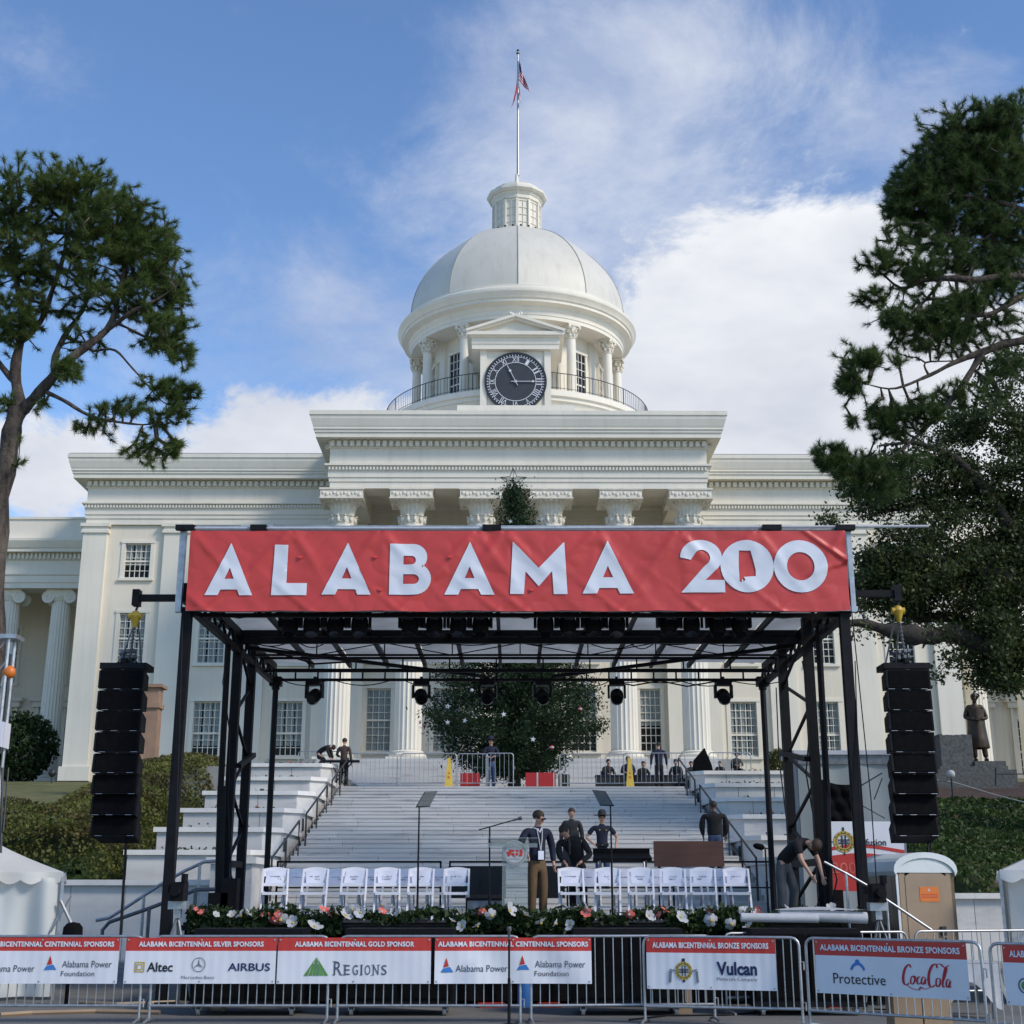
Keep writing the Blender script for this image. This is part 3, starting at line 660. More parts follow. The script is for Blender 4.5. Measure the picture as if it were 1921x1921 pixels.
# --- lantern ----------------------------------------------------
LZ = 46.35; PH = R(-90)
m = MB(); m.lathe([(2.2, LZ - .5), (2.2, LZ + .05), (1.75, LZ + .1)], (DX, DY, 0), 12, ph=PH); m.lathe([(1.66, LZ), (1.66, LZ + 2.55), (1.76, LZ + 2.6), (1.76, LZ + 2.85), (1.82, LZ + 2.9), (1.88, LZ + 3.05), (2.02, LZ + 3.1), (2.16, LZ + 3.24), (2.16, LZ + 3.42), (2.0, LZ + 3.5), (1.75, LZ + 3.65), (1.75, LZ + 3.78), (.5, LZ + 4.1)], (DX, DY, 0), 12, ph=PH)
cp('lantern', m, 'paint')
for k in range(12):
    p = at_ring(1.72, k * 30, 0)
    f = MB(); f.box((-.09, -.06, LZ), (.09, .06, LZ + 2.5)); q = part('lantern_post', f, 'paint', cap, loc=p - wm(cap)); q.rotation_euler = (0, 0, R(k * 30))
    p = at_ring(1.66 * math.cos(R(15)) + .02, k * 30 + 15, 0); w = .33; z0, z1 = LZ + .2, LZ + 2.4
    f = MB(); f.box((-w - .04, -.03, z0 - .04), (-w, .01, z1)); f.box((w, -.03, z0), (w + .04, .01, z1)); f.box((-.015, -.03, z0), (.015, .01, z1))
    for j in range(0, 5): zz = z0 + j * (z1 - z0) / 4; f.box((-w, -.03, zz - .02), (w, .01, zz + .02))
    q = part('window', f, 'paint', cap, loc=p - wm(cap)); q.rotation_euler = (0, 0, R(k * 30 + 15))
    part('glazing', MB().box((-w, -.012, z0), (w, -.004, z1)), mat('lantern glass', (.14, .15, .15), .15, var=.3) if k == 0 else 'lantern', q) if False else part('glazing', MB().box((-w, -.012, z0), (w, -.004, z1)), LG if k else (LG := mat('lantern glass', (.13, .14, .14), .15, var=.3, scale=4)), q)
fl = MB()
for k in range(24): a = k * 15 + 7; fl.ball(at_ring(2.15, a, LZ + .18), .085, 8, 6); fl.tube([at_ring(2.15, a, LZ - .1), at_ring(2.15, a, LZ + .1)], .02, 5)
cp('lantern_floodlights', fl, 'iron', kind='stuff')
fin = MB(); fin.lathe([(.55, LZ + 4.05), (.45, LZ + 4.15), (.22, LZ + 4.3), (.13, LZ + 4.9), (.11, LZ + 5.3), (.0, LZ + 5.32)], (DX, DY, 0), 20); cp('finial', fin, 'paint', smooth=40)
# --- balcony rail -----------------------------------------------
m = MB(); nb = 220
for i in range(nb):
    d = -178 + 356 * i / (nb - 1)
    if abs(d) < 11: continue
    big = i % 14 == 0; m.tube([at_ring(8.95, d, 31.85), at_ring(8.95, d, 32.95)], .03 if big else .012, 4)
for z, r_ in ((32.97, .028), (31.98, .018)):
    for s in (-1, 1): m.tube([at_ring(8.95, s * (11 + 167 * i / 60), z) for i in range(61)], r_, 5)
cp('balcony_railing', m, 'iron', kind='stuff')
# --- clock house ------------------------------------------------
CX, CZ, CY = .25, 31.85, 80.0
m = MB(); m.box((CX - 1.88, CY + .12, 25.3), (CX + 1.88, CY + 4, 33.95)); m.box((CX - 2.18, CY, 25.3), (CX - 1.78, CY + .5, 33.95)); m.box((CX + 1.78, CY, 25.3), (CX + 2.18, CY + .5, 33.95))
m.box((CX - 2.7, CY - .25, 33.92), (CX + 2.7, CY + 4.2, 34.25)); m.box((CX - 2.72, CY - .3, 34.25), (CX + 2.72, CY + 4.2, 34.72)); m.box((CX - 3.0, CY - .6, 34.75), (CX + 3.0, CY + 4.2, 34.98)); m.box((CX - 2.85, CY - .45, 34.66), (CX + 2.85, CY + 4.2, 34.76))
m.box((CX - 3.5, CY - 2, 25.3), (CX + 3.5, CY - .6, 29.6))
cp('clock_house', m, 'paint')
m = MB(); m.prism([(CX - 2.75, 34.98), (CX + 2.75, 34.98), (CX, 35.82)], CY - .25, CY + 4)
for s in (-1, 1): m.beam((CX + s * 3.05, CY - .45, 35.02), (CX, CY - .45, 36.02), .5, .16); m.beam((CX + s * 3.0, CY - .3, 34.9), (CX, CY - .3, 35.88), .5, .14)
m.beam((CX - 3.0, CY + 1.9, 35.05), (CX, CY + 1.9, 36.05), 4.3, .06); m.beam((CX + 3.0, CY + 1.9, 35.05), (CX, CY + 1.9, 36.05), 4.3, .06)
for dx in (-.33, -.2, .2, .33): m.ball((CX + dx, CY - .55, 36.12 + .05 * (abs(dx) > .3)), .11, 8, 6)
m.box((CX - .3, CY - .62, 36.02), (CX + .3, CY - .4, 36.14)); cp('pediment', m, 'paint', smooth=30)
ck = MB(); 
def disc(mb, r0, r1, y0, y1, n=72):
    vs = []
    for j in range(n):
        a = 2 * math.pi * j / n; s, c = math.sin(a), math.cos(a)
        vs += [(CX + r0 * s, y0, CZ + r0 * c), (CX + r1 * s, y0, CZ + r1 * c), (CX + r1 * s, y1, CZ + r1 * c), (CX + r0 * s, y1, CZ + r0 * c)]
    fs = []
    for j in range(n):
        k = (j + 1) % n
        for q in range(4): fs.append((j * 4 + q, j * 4 + (q + 1) % 4, k * 4 + (q + 1) % 4, k * 4 + q))
    mb.add(vs, fs)
disc(ck, 0.001, 1.86, CY - .02, CY + .14); clock = cp('clock', ck, 'clockface')
r1 = MB(); disc(r1, 1.79, 1.92, CY - .1, CY + .1); part('bezel', r1, 'iron', clock)
r2 = MB(); disc(r2, 1.24, 1.275, CY - .05, CY - .02); disc(r2, 1.62, 1.645, CY - .05, CY - .02)
for k in range(60):
    a = R(k * 6); r_ = 1.73; c = Vector((CX + r_ * math.sin(a), CY - .05, CZ + r_ * math.cos(a))); r2.obox(c, (.055, .04, .10), (0, k * 6, 0))
part('minute_ring', r2, 'clockwhite', clock)
for k, t in enumerate(('XII', 'I', 'II', 'III', 'IIII', 'V', 'VI', 'VII', 'VIII', 'IX', 'X', 'XI')):
    tm = text_mb(t, min(.13 * len(t) + .06, .42), .33, bold=.0); a = R(k * 30); s_, c_ = math.sin(a), math.cos(a); r_ = 1.45
    tm.v = [(CX + r_ * s_ + x * c_ + z * s_, CY - .04, CZ + r_ * c_ - x * s_ + z * c_) for x, y, z in tm.v]
    part('numeral', tm, 'clockwhite', clock)
def hand(name, ang, L_, w):
    a = R(ang); d = Vector((math.sin(a), 0, math.cos(a))); p = Vector((math.cos(a), 0, -math.sin(a))); c = Vector((CX, CY - .09, CZ)); h = MB()
    h.beam(c - d * .28, c + d * L_ * .62, w * .8, .03); h.beam(c + d * L_ * .6, c + d * L_, w * .4, .03); h.ball(c + d * L_ * .66, w * .95, 10, 6, sc=(1, .2, 1)); h.ball(c, .11, 12, 8, sc=(1, .3, 1))
    part(name, h, 'clockwhite', clock)
hand('hour_hand', -26, 1.18, .09); hand('minute_hand', 90, 1.62, .075)
cap.rotation_euler = (0, 0, .006)
# --- flagpole on the dome ---------------------------------------
fp = thing('flagpole', 'tall thin pole rising from the lantern on top of the dome', 'flagpole', (DX, DY, LZ + 5.2))
m = MB(); m.tube([(DX, DY, LZ + 5.2), (DX, DY, 61.9)], [.11, .055], 10); part('pole', m, 'steel', fp, smooth=40)
m = MB(); m.ball((DX, DY, 62.0), .1); m.lathe([(.0, 61.7), (.12, 61.72), (.12, 61.8), (0, 61.82)], (DX, DY, 0), 10); part('ball_cap', m, 'iron', fp)
def limp_flag(name, label, z1, hoist, side, reach, cells, mats, drop):
    """a flag hanging in folds along the pole"""
    nu, nv = 26, 30
    def fn(u, v):
        x = DX + side * (.08 + reach * u * (.25 + .75 * v)); y = DY - .12 + .22 * math.sin(u * 9 + v * 3) * u
        return (x, y, z1 - (v * hoist) - drop * u ** .8 - .12 * math.sin(u * 8) * u)
    m = MB(); m.grid(fn, nu, nv); m.m = [cells((i + .5) / nu, (j + .5) / nv) for j in range(nv) for i in range(nu)]
    o = solo(name, label, 'flag', m, mats, smooth=50)
limp_flag('flag', 'limp striped national flag, upper one on the dome flagpole', 61.35, 1.9, 1, .85, lambda u, v: 2 if (u < .42 and v < .52) else int(v * 13) % 2, ['flagred', 'flagwhite', 'flagblue'], 1.15)
limp_flag('flag', 'limp red and white flag hanging lowest on the dome flagpole', 59.55, 1.1, 1, .26, lambda u, v: 0 if abs(v - .5 - (u - .5)) < .16 or abs(v - .5 + (u - .5)) < .16 else 1, ['flagred', 'flagwhite'], 1.5)
limp_flag('flag', 'red flag drooping on the left side of the dome flagpole', 59.7, 1.3, -1, .60, lambda u, v: 0, ['flagred'], 1.8)
# ================================================================== ground and slopes
def lerp_tab(t, x):
    if x <= t[0][0]: return t[0][1]
    for (a, b), (c, d) in zip(t, t[1:]):
        if x <= c: return b + (d - b) * (x - a) / (c - a)
    return t[-1][1]
TL = [(35, 1.75), (38, 2.35), (50, 4.2), (75, 7.35), (82, 7.6), (140, 8)]
TR = [(35, 1.45), (38, 2.2), (46, 4.2), (52, 5.5), (60, 6.2), (75, 7.55), (140, 8)]
def zt(x, y):
    z = lerp_tab(TL if x < 0 else TR, y)
    if abs(x) < 12 and y < 80: z -= 3.2 * min(1, max(0, (11.2 - abs(x)) / 1.6)) if y < 66 else 0
    return z + .05 * math.sin(x * .8 + y * .5) * math.sin(y * .33)
g = MB(); g.grid(lambda u, v: (-900 + 1800 * u, -60 + 2600 * v, 0), 6, 6)
struct('ground', g, 'asphalt')
g = MB(); g.grid(lambda u, v: (-90 + 180 * u, 35.32 + 110 * v * v ** .3, zt(-90 + 180 * u, 35.32 + 110 * v * v ** .3)), 120, 70)
struct('lawn', g, 'grass', smooth=60)
g = MB(); g.grid(lambda u, v: (10.4 + 60 * u, 46.3 + 7.2 * v + .5 * math.sin(u * 30), zt(10.4 + 60 * u, 46.3 + 7.2 * v + .5 * math.sin(u * 30)) + .05), 60, 12)
struct('mulch_bed', g, 'mulch', smooth=60)
g = MB(); g.box((-60, 13.2, .004), (60, 13.35, .012)); g.box((-60, 35.0 - 1.0, .002), (60, 34.96, .12)); struct('kerb', g, 'concrete')
for k, (a, b, c) in enumerate([(-3, 17.6, 1.2), (4.4, 18.2, .8), (-9, 16.8, 1.4)]):
    pass
def rnd_tone(m, amt=.14):
    nt = m.node_tree; N = nt.nodes; L = nt.links; b = N['Principled BSDF']; src = b.inputs['Base Color'].links[0].from_socket
    oi = N.new('ShaderNodeObjectInfo'); r = N.new('ShaderNodeMapRange'); r.inputs['To Min'].default_value = 1 - amt; r.inputs['To Max'].default_value = 1 + amt * .6
    L.new(oi.outputs['Random'], r.inputs['Value']); mx = N.new('ShaderNodeMix'); mx.data_type = 'RGBA'; mx.blend_type = 'MULTIPLY'; mx.inputs['Factor'].default_value = 1
    L.new(src, mx.inputs['A']); L.new(r.outputs[0], mx.inputs['B']); L.new(mx.outputs['Result'], b.inputs['Base Color'])
rnd_tone(MT['steptread'], .10); rnd_tone(MT['marble'], .08)
# ------------------------------------------------------------------ marble steps
st = thing('marble_steps', 'broad flight of grey veined marble steps climbing to the capitol terrace', 'steps', (0, 45, 0))
def step_row(y, z, tread, rise, x0, x1, first):
    x = x0 - rnd.random() * 1.6
    while x < x1:
        w = 1.5 + rnd.random() * 1.6; a, b = max(x, x0), min(x + w, x1)
        if b - a > .15: q = rnd.random() * .01; part('slab', MB().box((a + .004, y + .02 + q, z - rise - .005), (b - .004, y + tread + .3, z - .045)).box((a + .004, y + q, z - .045), (b - .004, y + tread + .3, z + rnd.random() * .004)), 'steptread', st)
        x += w
z, y = 0.0, 31.9
while z < 5.3:
    rise = .1475; tread = .40 if z < 1.85 else .602
    if z > .9: step_row(y, z + rise, tread, rise, -6.1, 6.25, y)
    z += rise; y += tread
TOPZ = 5.31
m = MB(); m.box((-6.6, 51.0, 4.6), (6.9, 60.5, TOPZ)); m.box((-12.5, 51.3, 3.5), (-6.6, 67.3, 6.1)); m.box((6.9, 51.3, 3.5), (13, 67.3, 5.8)); m.box((-6.1, 33, -.2), (6.2, 34.4, .9)); struct('terrace', m, 'concrete')
up = thing('upper_steps', 'shallow grey steps between the tree terrace and the portico columns', 'steps', (0, 63, TOPZ))
for i in range(16):
    part('step', MB().box((-9.3, 60.2 + i * .44, TOPZ - .05 + i * .156), (9.8, 67.3, TOPZ + .152 + i * .156)), 'steptread', up)
# ------------------------------------------------------------------ planters beside the steps
def flowers_row(parent, x0, x1, y, z, kind):
    n = int((x1 - x0) / .16); P = []; 
    for i in range(n):
        if rnd.random() < .3: continue
        for q in range(5): P.append((x0 + i * .16 + rnd.gauss(0, .05), y + rnd.gauss(0, .06), z + .04 + rnd.random() * .10))
    o = part('leaves', fast_mesh('leaves', leaves(np.array(P), .06), 4, 'leaf_shrub'), None, parent); o['kind'] = 'stuff'
    f = MB()
    for i in range(n):
        if rnd.random() < .45: f.ball((x0 + i * .16 + rnd.gauss(0, .05), y + rnd.gauss(0, .06), z + .12 + rnd.random() * .08), .028, 5, 4)
    o = part('blossoms', f, kind, parent); o['kind'] = 'stuff'
tiers_l = [(37.7, 2.76, -10.1), (39.5, 3.42, -9.81), (42.9, 4.13, -9.9), (45.5, 4.82, -9.84), (48.3, 5.49, -9.75), (50.9, 6.17, -9.45)]
tiers_r = [(37.7, 2.5, 10.1), (39.5, 3.2, 10.1), (42.4, 3.92, 10.1), (45.2, 4.6, 10.1), (48.0, 5.25, 10.1), (50.6, 5.88, 10.1)]
ordn = ('lowest', 'second lowest', 'third lowest', 'third highest', 'second highest', 'highest')
for side, tiers in ((-1, tiers_l), (1, tiers_r)):
    pl = thing('terraced_planter', 'stepped white marble planters beside the steps on the %s, with handrails next to them' % ('hedge side' if side < 0 else 'statue side'), 'planter', (side * 8.2, 36, 0))
    for i, (Y, Z, xl) in enumerate(tiers):
        Yn = tiers[i + 1][0] if i < 5 else 53.2; xi, ch = side * 6.45, .45
        pts = [(xl, Y), (xi + side * ch, Y), (xi, Y + ch), (xi, Yn + .6), (xl, Yn + .6)]
        if side > 0: pts = pts[::-1]
        b = MB(); b.prism(pts, Z - 2.4 if i else -.1, Z - .12, 'z')
        wall = part('planter_wall', b, 'marble', pl)
        pil_ = MB(); pil_.box((min(xi, xi - side * .02), Y + ch + .25, Z - 1.6), (max(xi, xi - side * .02), Y + ch + .4, Z - .12))
        w = .30; inn = [(xl, Y + w), (xi + side * (ch + .12), Y + w), (xi + side * w, Y + ch + .12), (xi + side * w, Yn + .5), (xl, Yn + .5)]
        ox = .09; out = [(xl + side * ox, Y - ox), (xi + side * ch + -side * .04, Y - ox), (xi - side * ox, Y + ch - .04), (xi - side * ox, Yn + .5), (xl + side * ox, Yn + .5)]
        c = MB()
        for j in range(3):
            q = [out[j], out[j + 1], inn[j + 1], inn[j]]; 
            if side > 0: q = q[::-1]
            c.prism(q, Z - .13, Z, 'z')
        part('coping', c, 'marble_top', pl)
        s = MB(); s.prism([inn[0], inn[1], inn[2], inn[3], inn[4]] if side < 0 else [inn[0], inn[1], inn[2], inn[3], inn[4]][::-1], Z - .2, Z - .1, 'z'); part('soil', s, 'soil', pl)
        a, b_ = sorted((xl + -side * .3, xi + side * .7)); flowers_row(pl, a, b_, Y + .42, Z - .08, ('purple', 'purple', 'pink', 'petal', 'purple', 'pink')[i])
        n = int(abs(xl - xi) / 1.15)
        jt = MB()
        for k in range(1, n): xx = xi + (xl - xi) * k / n; jt.box((xx - .006, Y - .004, Z - .75), (xx + .006, Y + .01, Z - .13))
        part('joint', jt, 'soil', wall)
        if i in (1, 2, 4, 5): part('vent', MB().box((min(xi - side * .03, xi), Y + .9, Z - .62), (max(xi - side * .03, xi), Y + 1.15, Z - .25)), 'iron', wall)
# street-side retaining walls with copings and slabs
for side, zc, x0, x1, lab in ((-1, 1.98, -45, -7.0, 'left hand white marble retaining wall along the street, below the golden hedge'), (1, 1.67, 7.2, 45, 'white marble retaining wall behind the portable toilet, below the green slope')):
    rw = thing('retaining_wall', lab, 'wall', ((x0 + x1) / 2, 35, 0))
    x = x0
    while x < x1 - .1:
        w = min(1.32, x1 - x); part('slab', MB().box((x + .006, 35.0 + rnd.random() * .01, 0), (x + w - .006, 35.34, zc - .13)), 'marble', rw)
        part('coping', MB().box((x + .003, 34.88, zc - .13), (x + w - .003, 35.5, zc)), 'marble_top', rw); x += w
# low pier and scroll blocks at the foot of the steps
for side in (-1, 1):
    pr = thing('newel_pier', 'white marble pier at the foot of the steps, %s of the stage' % ('left' if side < 0 else 'right'), 'pier', (side * 6.8, 35.5, 0))
    X = side * 6.75
    m = MB(); m.box((X - .5, 34.6, 0), (X + .5, 37.7, 2.35)); part('shaft', m, 'marble', pr); m = MB(); m.box((X - .6, 34.5, 2.35), (X + .6, 37.75, 2.5)); part('coping', m, 'marble_top', pr)
# ------------------------------------------------------------------ iron handrails on the steps
def zs(y): return 1.9 + (y - 37.0) * .245
k = 0
for side in (-1, 1):
    for (ya, yb, nm) in ((35.6, 39.9, 'lowest'), (41.2, 45.6, 'middle'), (46.8, 51.2, 'uppermost')):
        X = -5.95 if side < 0 else 6.05
        hr = thing('handrail', 'dark iron handrail, %s of three up the %s edge of the marble steps' % (nm, 'hedge side' if side < 0 else 'right'), 'handrail', (X, ya, zs(ya)), group='handrails on the marble steps')
        m = MB(); m.tube([(X, ya, zs(ya) + .15), (X, ya, zs(ya) + .95), (X, yb, zs(yb) + 1.0), (X, yb, zs(yb))], .03, 6); part('rail', m, 'iron', hr)
        m = MB(); m.tube([(X, ya, zs(ya) + .4), (X, yb, zs(yb) + .4)], .015, 5); part('lower_rail', m, 'iron', hr)
        for t in (.0, .5): yy = ya + (yb - ya) * t; m = MB(); m.tube([(X, yy, zs(yy) - .1), (X, yy, zs(yy) + .95)], .028, 6); part('post', m, 'iron', hr)
# ------------------------------------------------------------------ hedges and slopes
def plant_mass(name, label, cat, x0, x1, y0, y1, hfn, n, size, lm, lm2=None, share2=.4, soil='soil', obj=None, kind=None):
    root = thing(name, label, cat, ((x0 + x1) / 2, y0, zt((x0 + x1) / 2, y0)))
    b = MB(); nx, ny = int((x1 - x0) / .5), max(4, int((y1 - y0) / .5))
    b.grid(lambda u, v: (x0 + (x1 - x0) * u, y0 + (y1 - y0) * v, zt(x0 + (x1 - x0) * u, y0 + (y1 - y0) * v) + max(-.1, hfn(x0 + (x1 - x0) * u, y0 + (y1 - y0) * v) * .42 - .22)), nx, ny)
    part('stems', b, 'leaf_shrub', root, smooth=60)
    P = []; 
    while len(P) < n:
        x, y = x0 + (x1 - x0) * rnd.random(), y0 + (y1 - y0) * rnd.random(); h = hfn(x, y)
        if h <= .05: continue
        bump = .10 * noise.noise(Vector((x * 1.5, y * 1.5, 3))) + .06 * noise.noise(Vector((x * 4, y * 4, 1)))
        P.append((x + rnd.gauss(0, .03), y + rnd.gauss(0, .05), zt(x, y) + h * (rnd.random() if hfn(x, y - .45) < .3 * h else 1 - .22 * rnd.random() ** 2) + bump))
    P = np.array(P); sel = np.array([noise.noise(Vector((p[0] * .8, p[1] * .8, p[2]))) for p in P]) > (.35 - share2)
    for mk, mt in ((~sel, lm), (sel, lm2 or lm)):
        if mk.any(): o = part('foliage', fast_mesh('foliage', leaves(P[mk], size, up=.5), 4, mt), None, root); o['kind'] = 'stuff'
    return root
def edge(t, w): return min(1, max(0, t / w)) ** .5
def h_left(x, y):
    lo = 1.02 * edge(y - 37.6 - .4 * math.sin(x * .7), .8) * edge(47.2 + .8 * math.sin(x * .35) - .045 * abs(x + 16) - y, 2.2) * edge(-10.15 - x, .5)
    return lo * (1 + .12 * math.sin(x * 1.3 + 2 * math.sin(y * .8)))
def h_dome(x, y):
    d = 1 - ((x + 12.2) / 2.9) ** 2 - max(0, (y - 53) / 4) ** 2
    return (1.0 + 1.1 * min(1, max(0, (y - 40) / 10))) * max(0, d) ** .5 if d > 0 and y > 37.6 else 0
plant_mass('hedge', 'long low hedge of golden olive azalea bushes on the bank above the left wall', 'hedge', -34, -10.2, 37.4, 48.2, h_left, 52000, .062, 'leaf_hedge', 'leaf_hedge2', .3)
plant_mass('hedge', 'rounded golden hedge climbing beside the marble planters to the capitol wall', 'hedge', -15.1, -9.9, 37.6, 57, h_dome, 36000, .062, 'leaf_hedge', 'leaf_hedge2', .25)
h_ivy = lambda x, y: .38 * edge(y - 35.5, .4) * edge(46.9 - y, .6) * (1 + .25 * math.sin(x * 2.1) * math.sin(y * 1.7)) * edge(x - 10.3, .3)
plant_mass('ground_cover', 'bright to dark green ground cover on the slope behind the portable toilet', 'ground cover', 10.3, 34, 35.4, 47, h_ivy, 48000, .075, 'leaf_ivy')
def h_strip(x, y): return .16
o = plant_mass('grass', 'dark green grass strip between the golden hedge and the left marble wall', 'grass', -34, -10.2, 35.5, 37.9, h_strip, 9000, .07, 'leaf_grass')
# a clipped round shrub on the right terrace, holly at the far left column
def shrub(label, c, r, n, mt, sc=(1, 1, 1), size=.09, cat='shrub'):
    root = thing('shrub', label, cat, (c[0], c[1], c[2] - r * sc[2]))
    P = RS.normal(size=(n, 3)); P /= np.linalg.norm(P, axis=1)[:, None]; P *= (r * (1 - .35 * RS.rand(n) ** 1.6))[:, None]
    P *= 1 + .14 * np.sin(P[:, [1]] * 5 / r + P[:, [2]] * 4 / r); P *= np.array(sc); P += np.array(c)
    o = part('foliage', fast_mesh('foliage', leaves(P, size), 4, mt), None, root); o['kind'] = 'stuff'
    s = MB(); s.tube([(c[0], c[1], c[2] - r * sc[2] - .2), (c[0] + .05, c[1], c[2])], [.07, .03], 6)
    for j in range(7): a = j * .9; s.tube([(c[0], c[1], c[2] - r * .6), (c[0] + r * .6 * math.cos(a), c[1] + r * .6 * math.sin(a), c[2] + r * .2)], [.03, .01], 5)
    part('stem', s, 'bark_d', root)
    return root
p = at(42, 1402, 78); shrub('leafy dark green bush in front of the far left ionic columns', (p.x, 78, p.z), 1.75, 5200, 'leaf_shrub', (1, .9, 1.05), .13)
p = at(1466, 1430, 53); shrub('small round olive bush on top of the planters behind the right stage posts', (p.x, 53, p.z), .52, 1800, 'leaf_hedge', (1.1, 1, .95), .06)
# ------------------------------------------------------------------ trees
def tree(name, label, cat, limbs, blobs, leaf, leafmat_, seed, bark='bark', twig=.012, per=1, size=.1, seg=.3, sag=.03, extra=None, dens=1.0, lr=1.0, grow=1.0, gapn=.16, wood_exp=.42):
    """limbs: [(x, y, Y, radius)...] main wood; blobs: (x, y, rx, ry, Y, dY, n) where foliage grows; twigs are grown from the wood to every tuft"""
    rr = random.Random(seed); nodes = []; par = []; rad = []; runs = []
    for L_ in limbs:
        pts = [at(a, b, c) for a, b, c, d in L_]; rs = [d for *_, d in L_]; last = None
        if len(pts) > 2:
            P2, R2 = [], []
            for i in range(len(pts) - 1):
                a0, a1, a2, a3 = pts[max(i - 1, 0)], pts[i], pts[i + 1], pts[min(i + 2, len(pts) - 1)]
                for q in range(4):
                    u = q / 4; P2.append(.5 * (2 * a1 + (a2 - a0) * u + (2 * a0 - 5 * a1 + 4 * a2 - a3) * u * u + (3 * a1 - a0 - 3 * a2 + a3) * u ** 3)); R2.append(rs[i] + (rs[i + 1] - rs[i]) * u)
            pts, rs = P2 + [pts[-1]], R2 + [rs[-1]]
        if nodes:
            dmin = min(range(len(nodes)), key=lambda i: (nodes[i] - pts[0]).length); last = dmin
        start = len(nodes); first_par = last
        for i in range(len(pts) - 1):
            rs = rs if i else [q * lr * (1 + .10 * math.sin(n_ * 1.7)) for n_, q in enumerate(rs)]; k = max(1, int((pts[i + 1] - pts[i]).length / seg))
            for j in range(k if i < len(pts) - 2 else k + 1):
                t = j / k; p = pts[i].lerp(pts[i + 1], t)
                p = p + Vector((noise.noise(p * .9), noise.noise(p * .9 + Vector((9, 9, 9))), noise.noise(p * .9 + Vector((5, 1, 3))))) * .10
                nodes.append(p); par.append(last if last is not None else -1); rad.append(rs[i] + (rs[i + 1] - rs[i]) * t); last = len(nodes) - 1
        runs.append(([first_par] if first_par is not None else []) + list(range(start, len(nodes))))
    nfix = len(nodes); T = []
    for bx, by, rx, ry, Y, dY, n in blobs:
        c = at(bx, by, Y); s = Y / F * 1.06 * grow
        for _ in range(int(n * dens)):
            while True:
                q = Vector((rr.uniform(-1, 1), rr.uniform(-1, 1), rr.uniform(-1, 1)))
                if q.length < 1: break
            q = q * (.6 + .62 * rr.random()); tp = c + Vector((q.x * rx * s, q.y * dY, q.z * ry * s))
            if noise.noise(tp * 1.9) + .35 * noise.noise(tp * 4.1) < gapn: T.append(tp)
    root0 = nodes[0]; T.sort(key=lambda p: min((p - nodes[i]).length for i in range(0, nfix, 4)))
    cap_ = nfix + len(T) * 12; A = np.zeros((cap_, 3)); plen = np.zeros(cap_); A[:nfix] = [tuple(p) for p in nodes]; tips = []
    cnt = nfix
    for p in T:
        d = np.linalg.norm(A[:cnt] - np.array(p), axis=1); c_ = d + .22 * plen[:cnt]; q = int(np.argmin(c_)); q0 = Vector(A[q]); L_ = (p - q0).length
        k = min(10, max(1, int(L_ / .28))); last = q; dirn = (p - q0)
        for j in range(1, k + 1):
            t = j / k; r_ = q0 + dirn * t + Vector((rr.gauss(0, .035), rr.gauss(0, .035), rr.gauss(0, .03) - sag * math.sin(math.pi * t) * L_ * (1 if rr.random() < .8 else -1)))
            if j == k: r_ = p
            A[cnt] = r_; plen[cnt] = plen[last] + L_ / k; nodes.append(r_); par.append(last); rad.append(0); last = cnt; cnt += 1
        tips.append((last, dirn.normalized() if L_ > 1e-6 else Vector((0, 0, 1))))
    w = [0] * cnt
    for i, _ in tips: w[i] += 1
    for i in range(cnt - 1, nfix - 1, -1):
        if par[i] >= 0: w[par[i]] += w[i]
    for i in range(nfix, cnt): rad[i] = twig * max(1, w[i]) ** wood_exp
    base = Vector((nodes[0].x, nodes[0].y, 0)); root = thing(name, label, cat, base)
    big = MB(); small = MB(); child = {}
    for i in range(cnt):
        if par[i] >= 0:
            a, b = nodes[par[i]], nodes[i]
            if (a - b).length < 1e-4: continue
            if i >= nfix: small.tube([a, b], [min(rad[par[i]], rad[i] * 1.5) if rad[par[i]] else rad[i], rad[i]], 4, caps=False)
    for run in runs: big.tube([nodes[i] for i in run], [rad[run[1]] if (q == 0 and rad[i] > rad[run[1]]) else rad[i] * (1 + .06 * noise.noise(nodes[i] * 4)) for q, i in enumerate(run)], 14, caps=False)
    part('trunk', big, bark, root, smooth=70); part('branches', small, bark, root, smooth=70)
    P = np.array([tuple(nodes[i]) for i, _ in tips]); D = np.array([tuple(d) for _, d in tips])
    if leaf == 'needles':
        D[:, 2] += .35; D /= np.linalg.norm(D, axis=1)[:, None]; V = tufts(P, D, size, per, width=.0048); n_ = 3
    else:
        Q = np.repeat(P, per, 0) + RS.normal(size=(len(P) * per, 3)) * np.array([.2, .2, .15]); V = leaves(Q, size); n_ = 4
    part('crown', fast_mesh('crown', V, n_, leafmat_), None, root)
    return root
YP = 27
def f_(pts, Y): return [(a, b, Y + c, r) for a, b, c, r in pts]
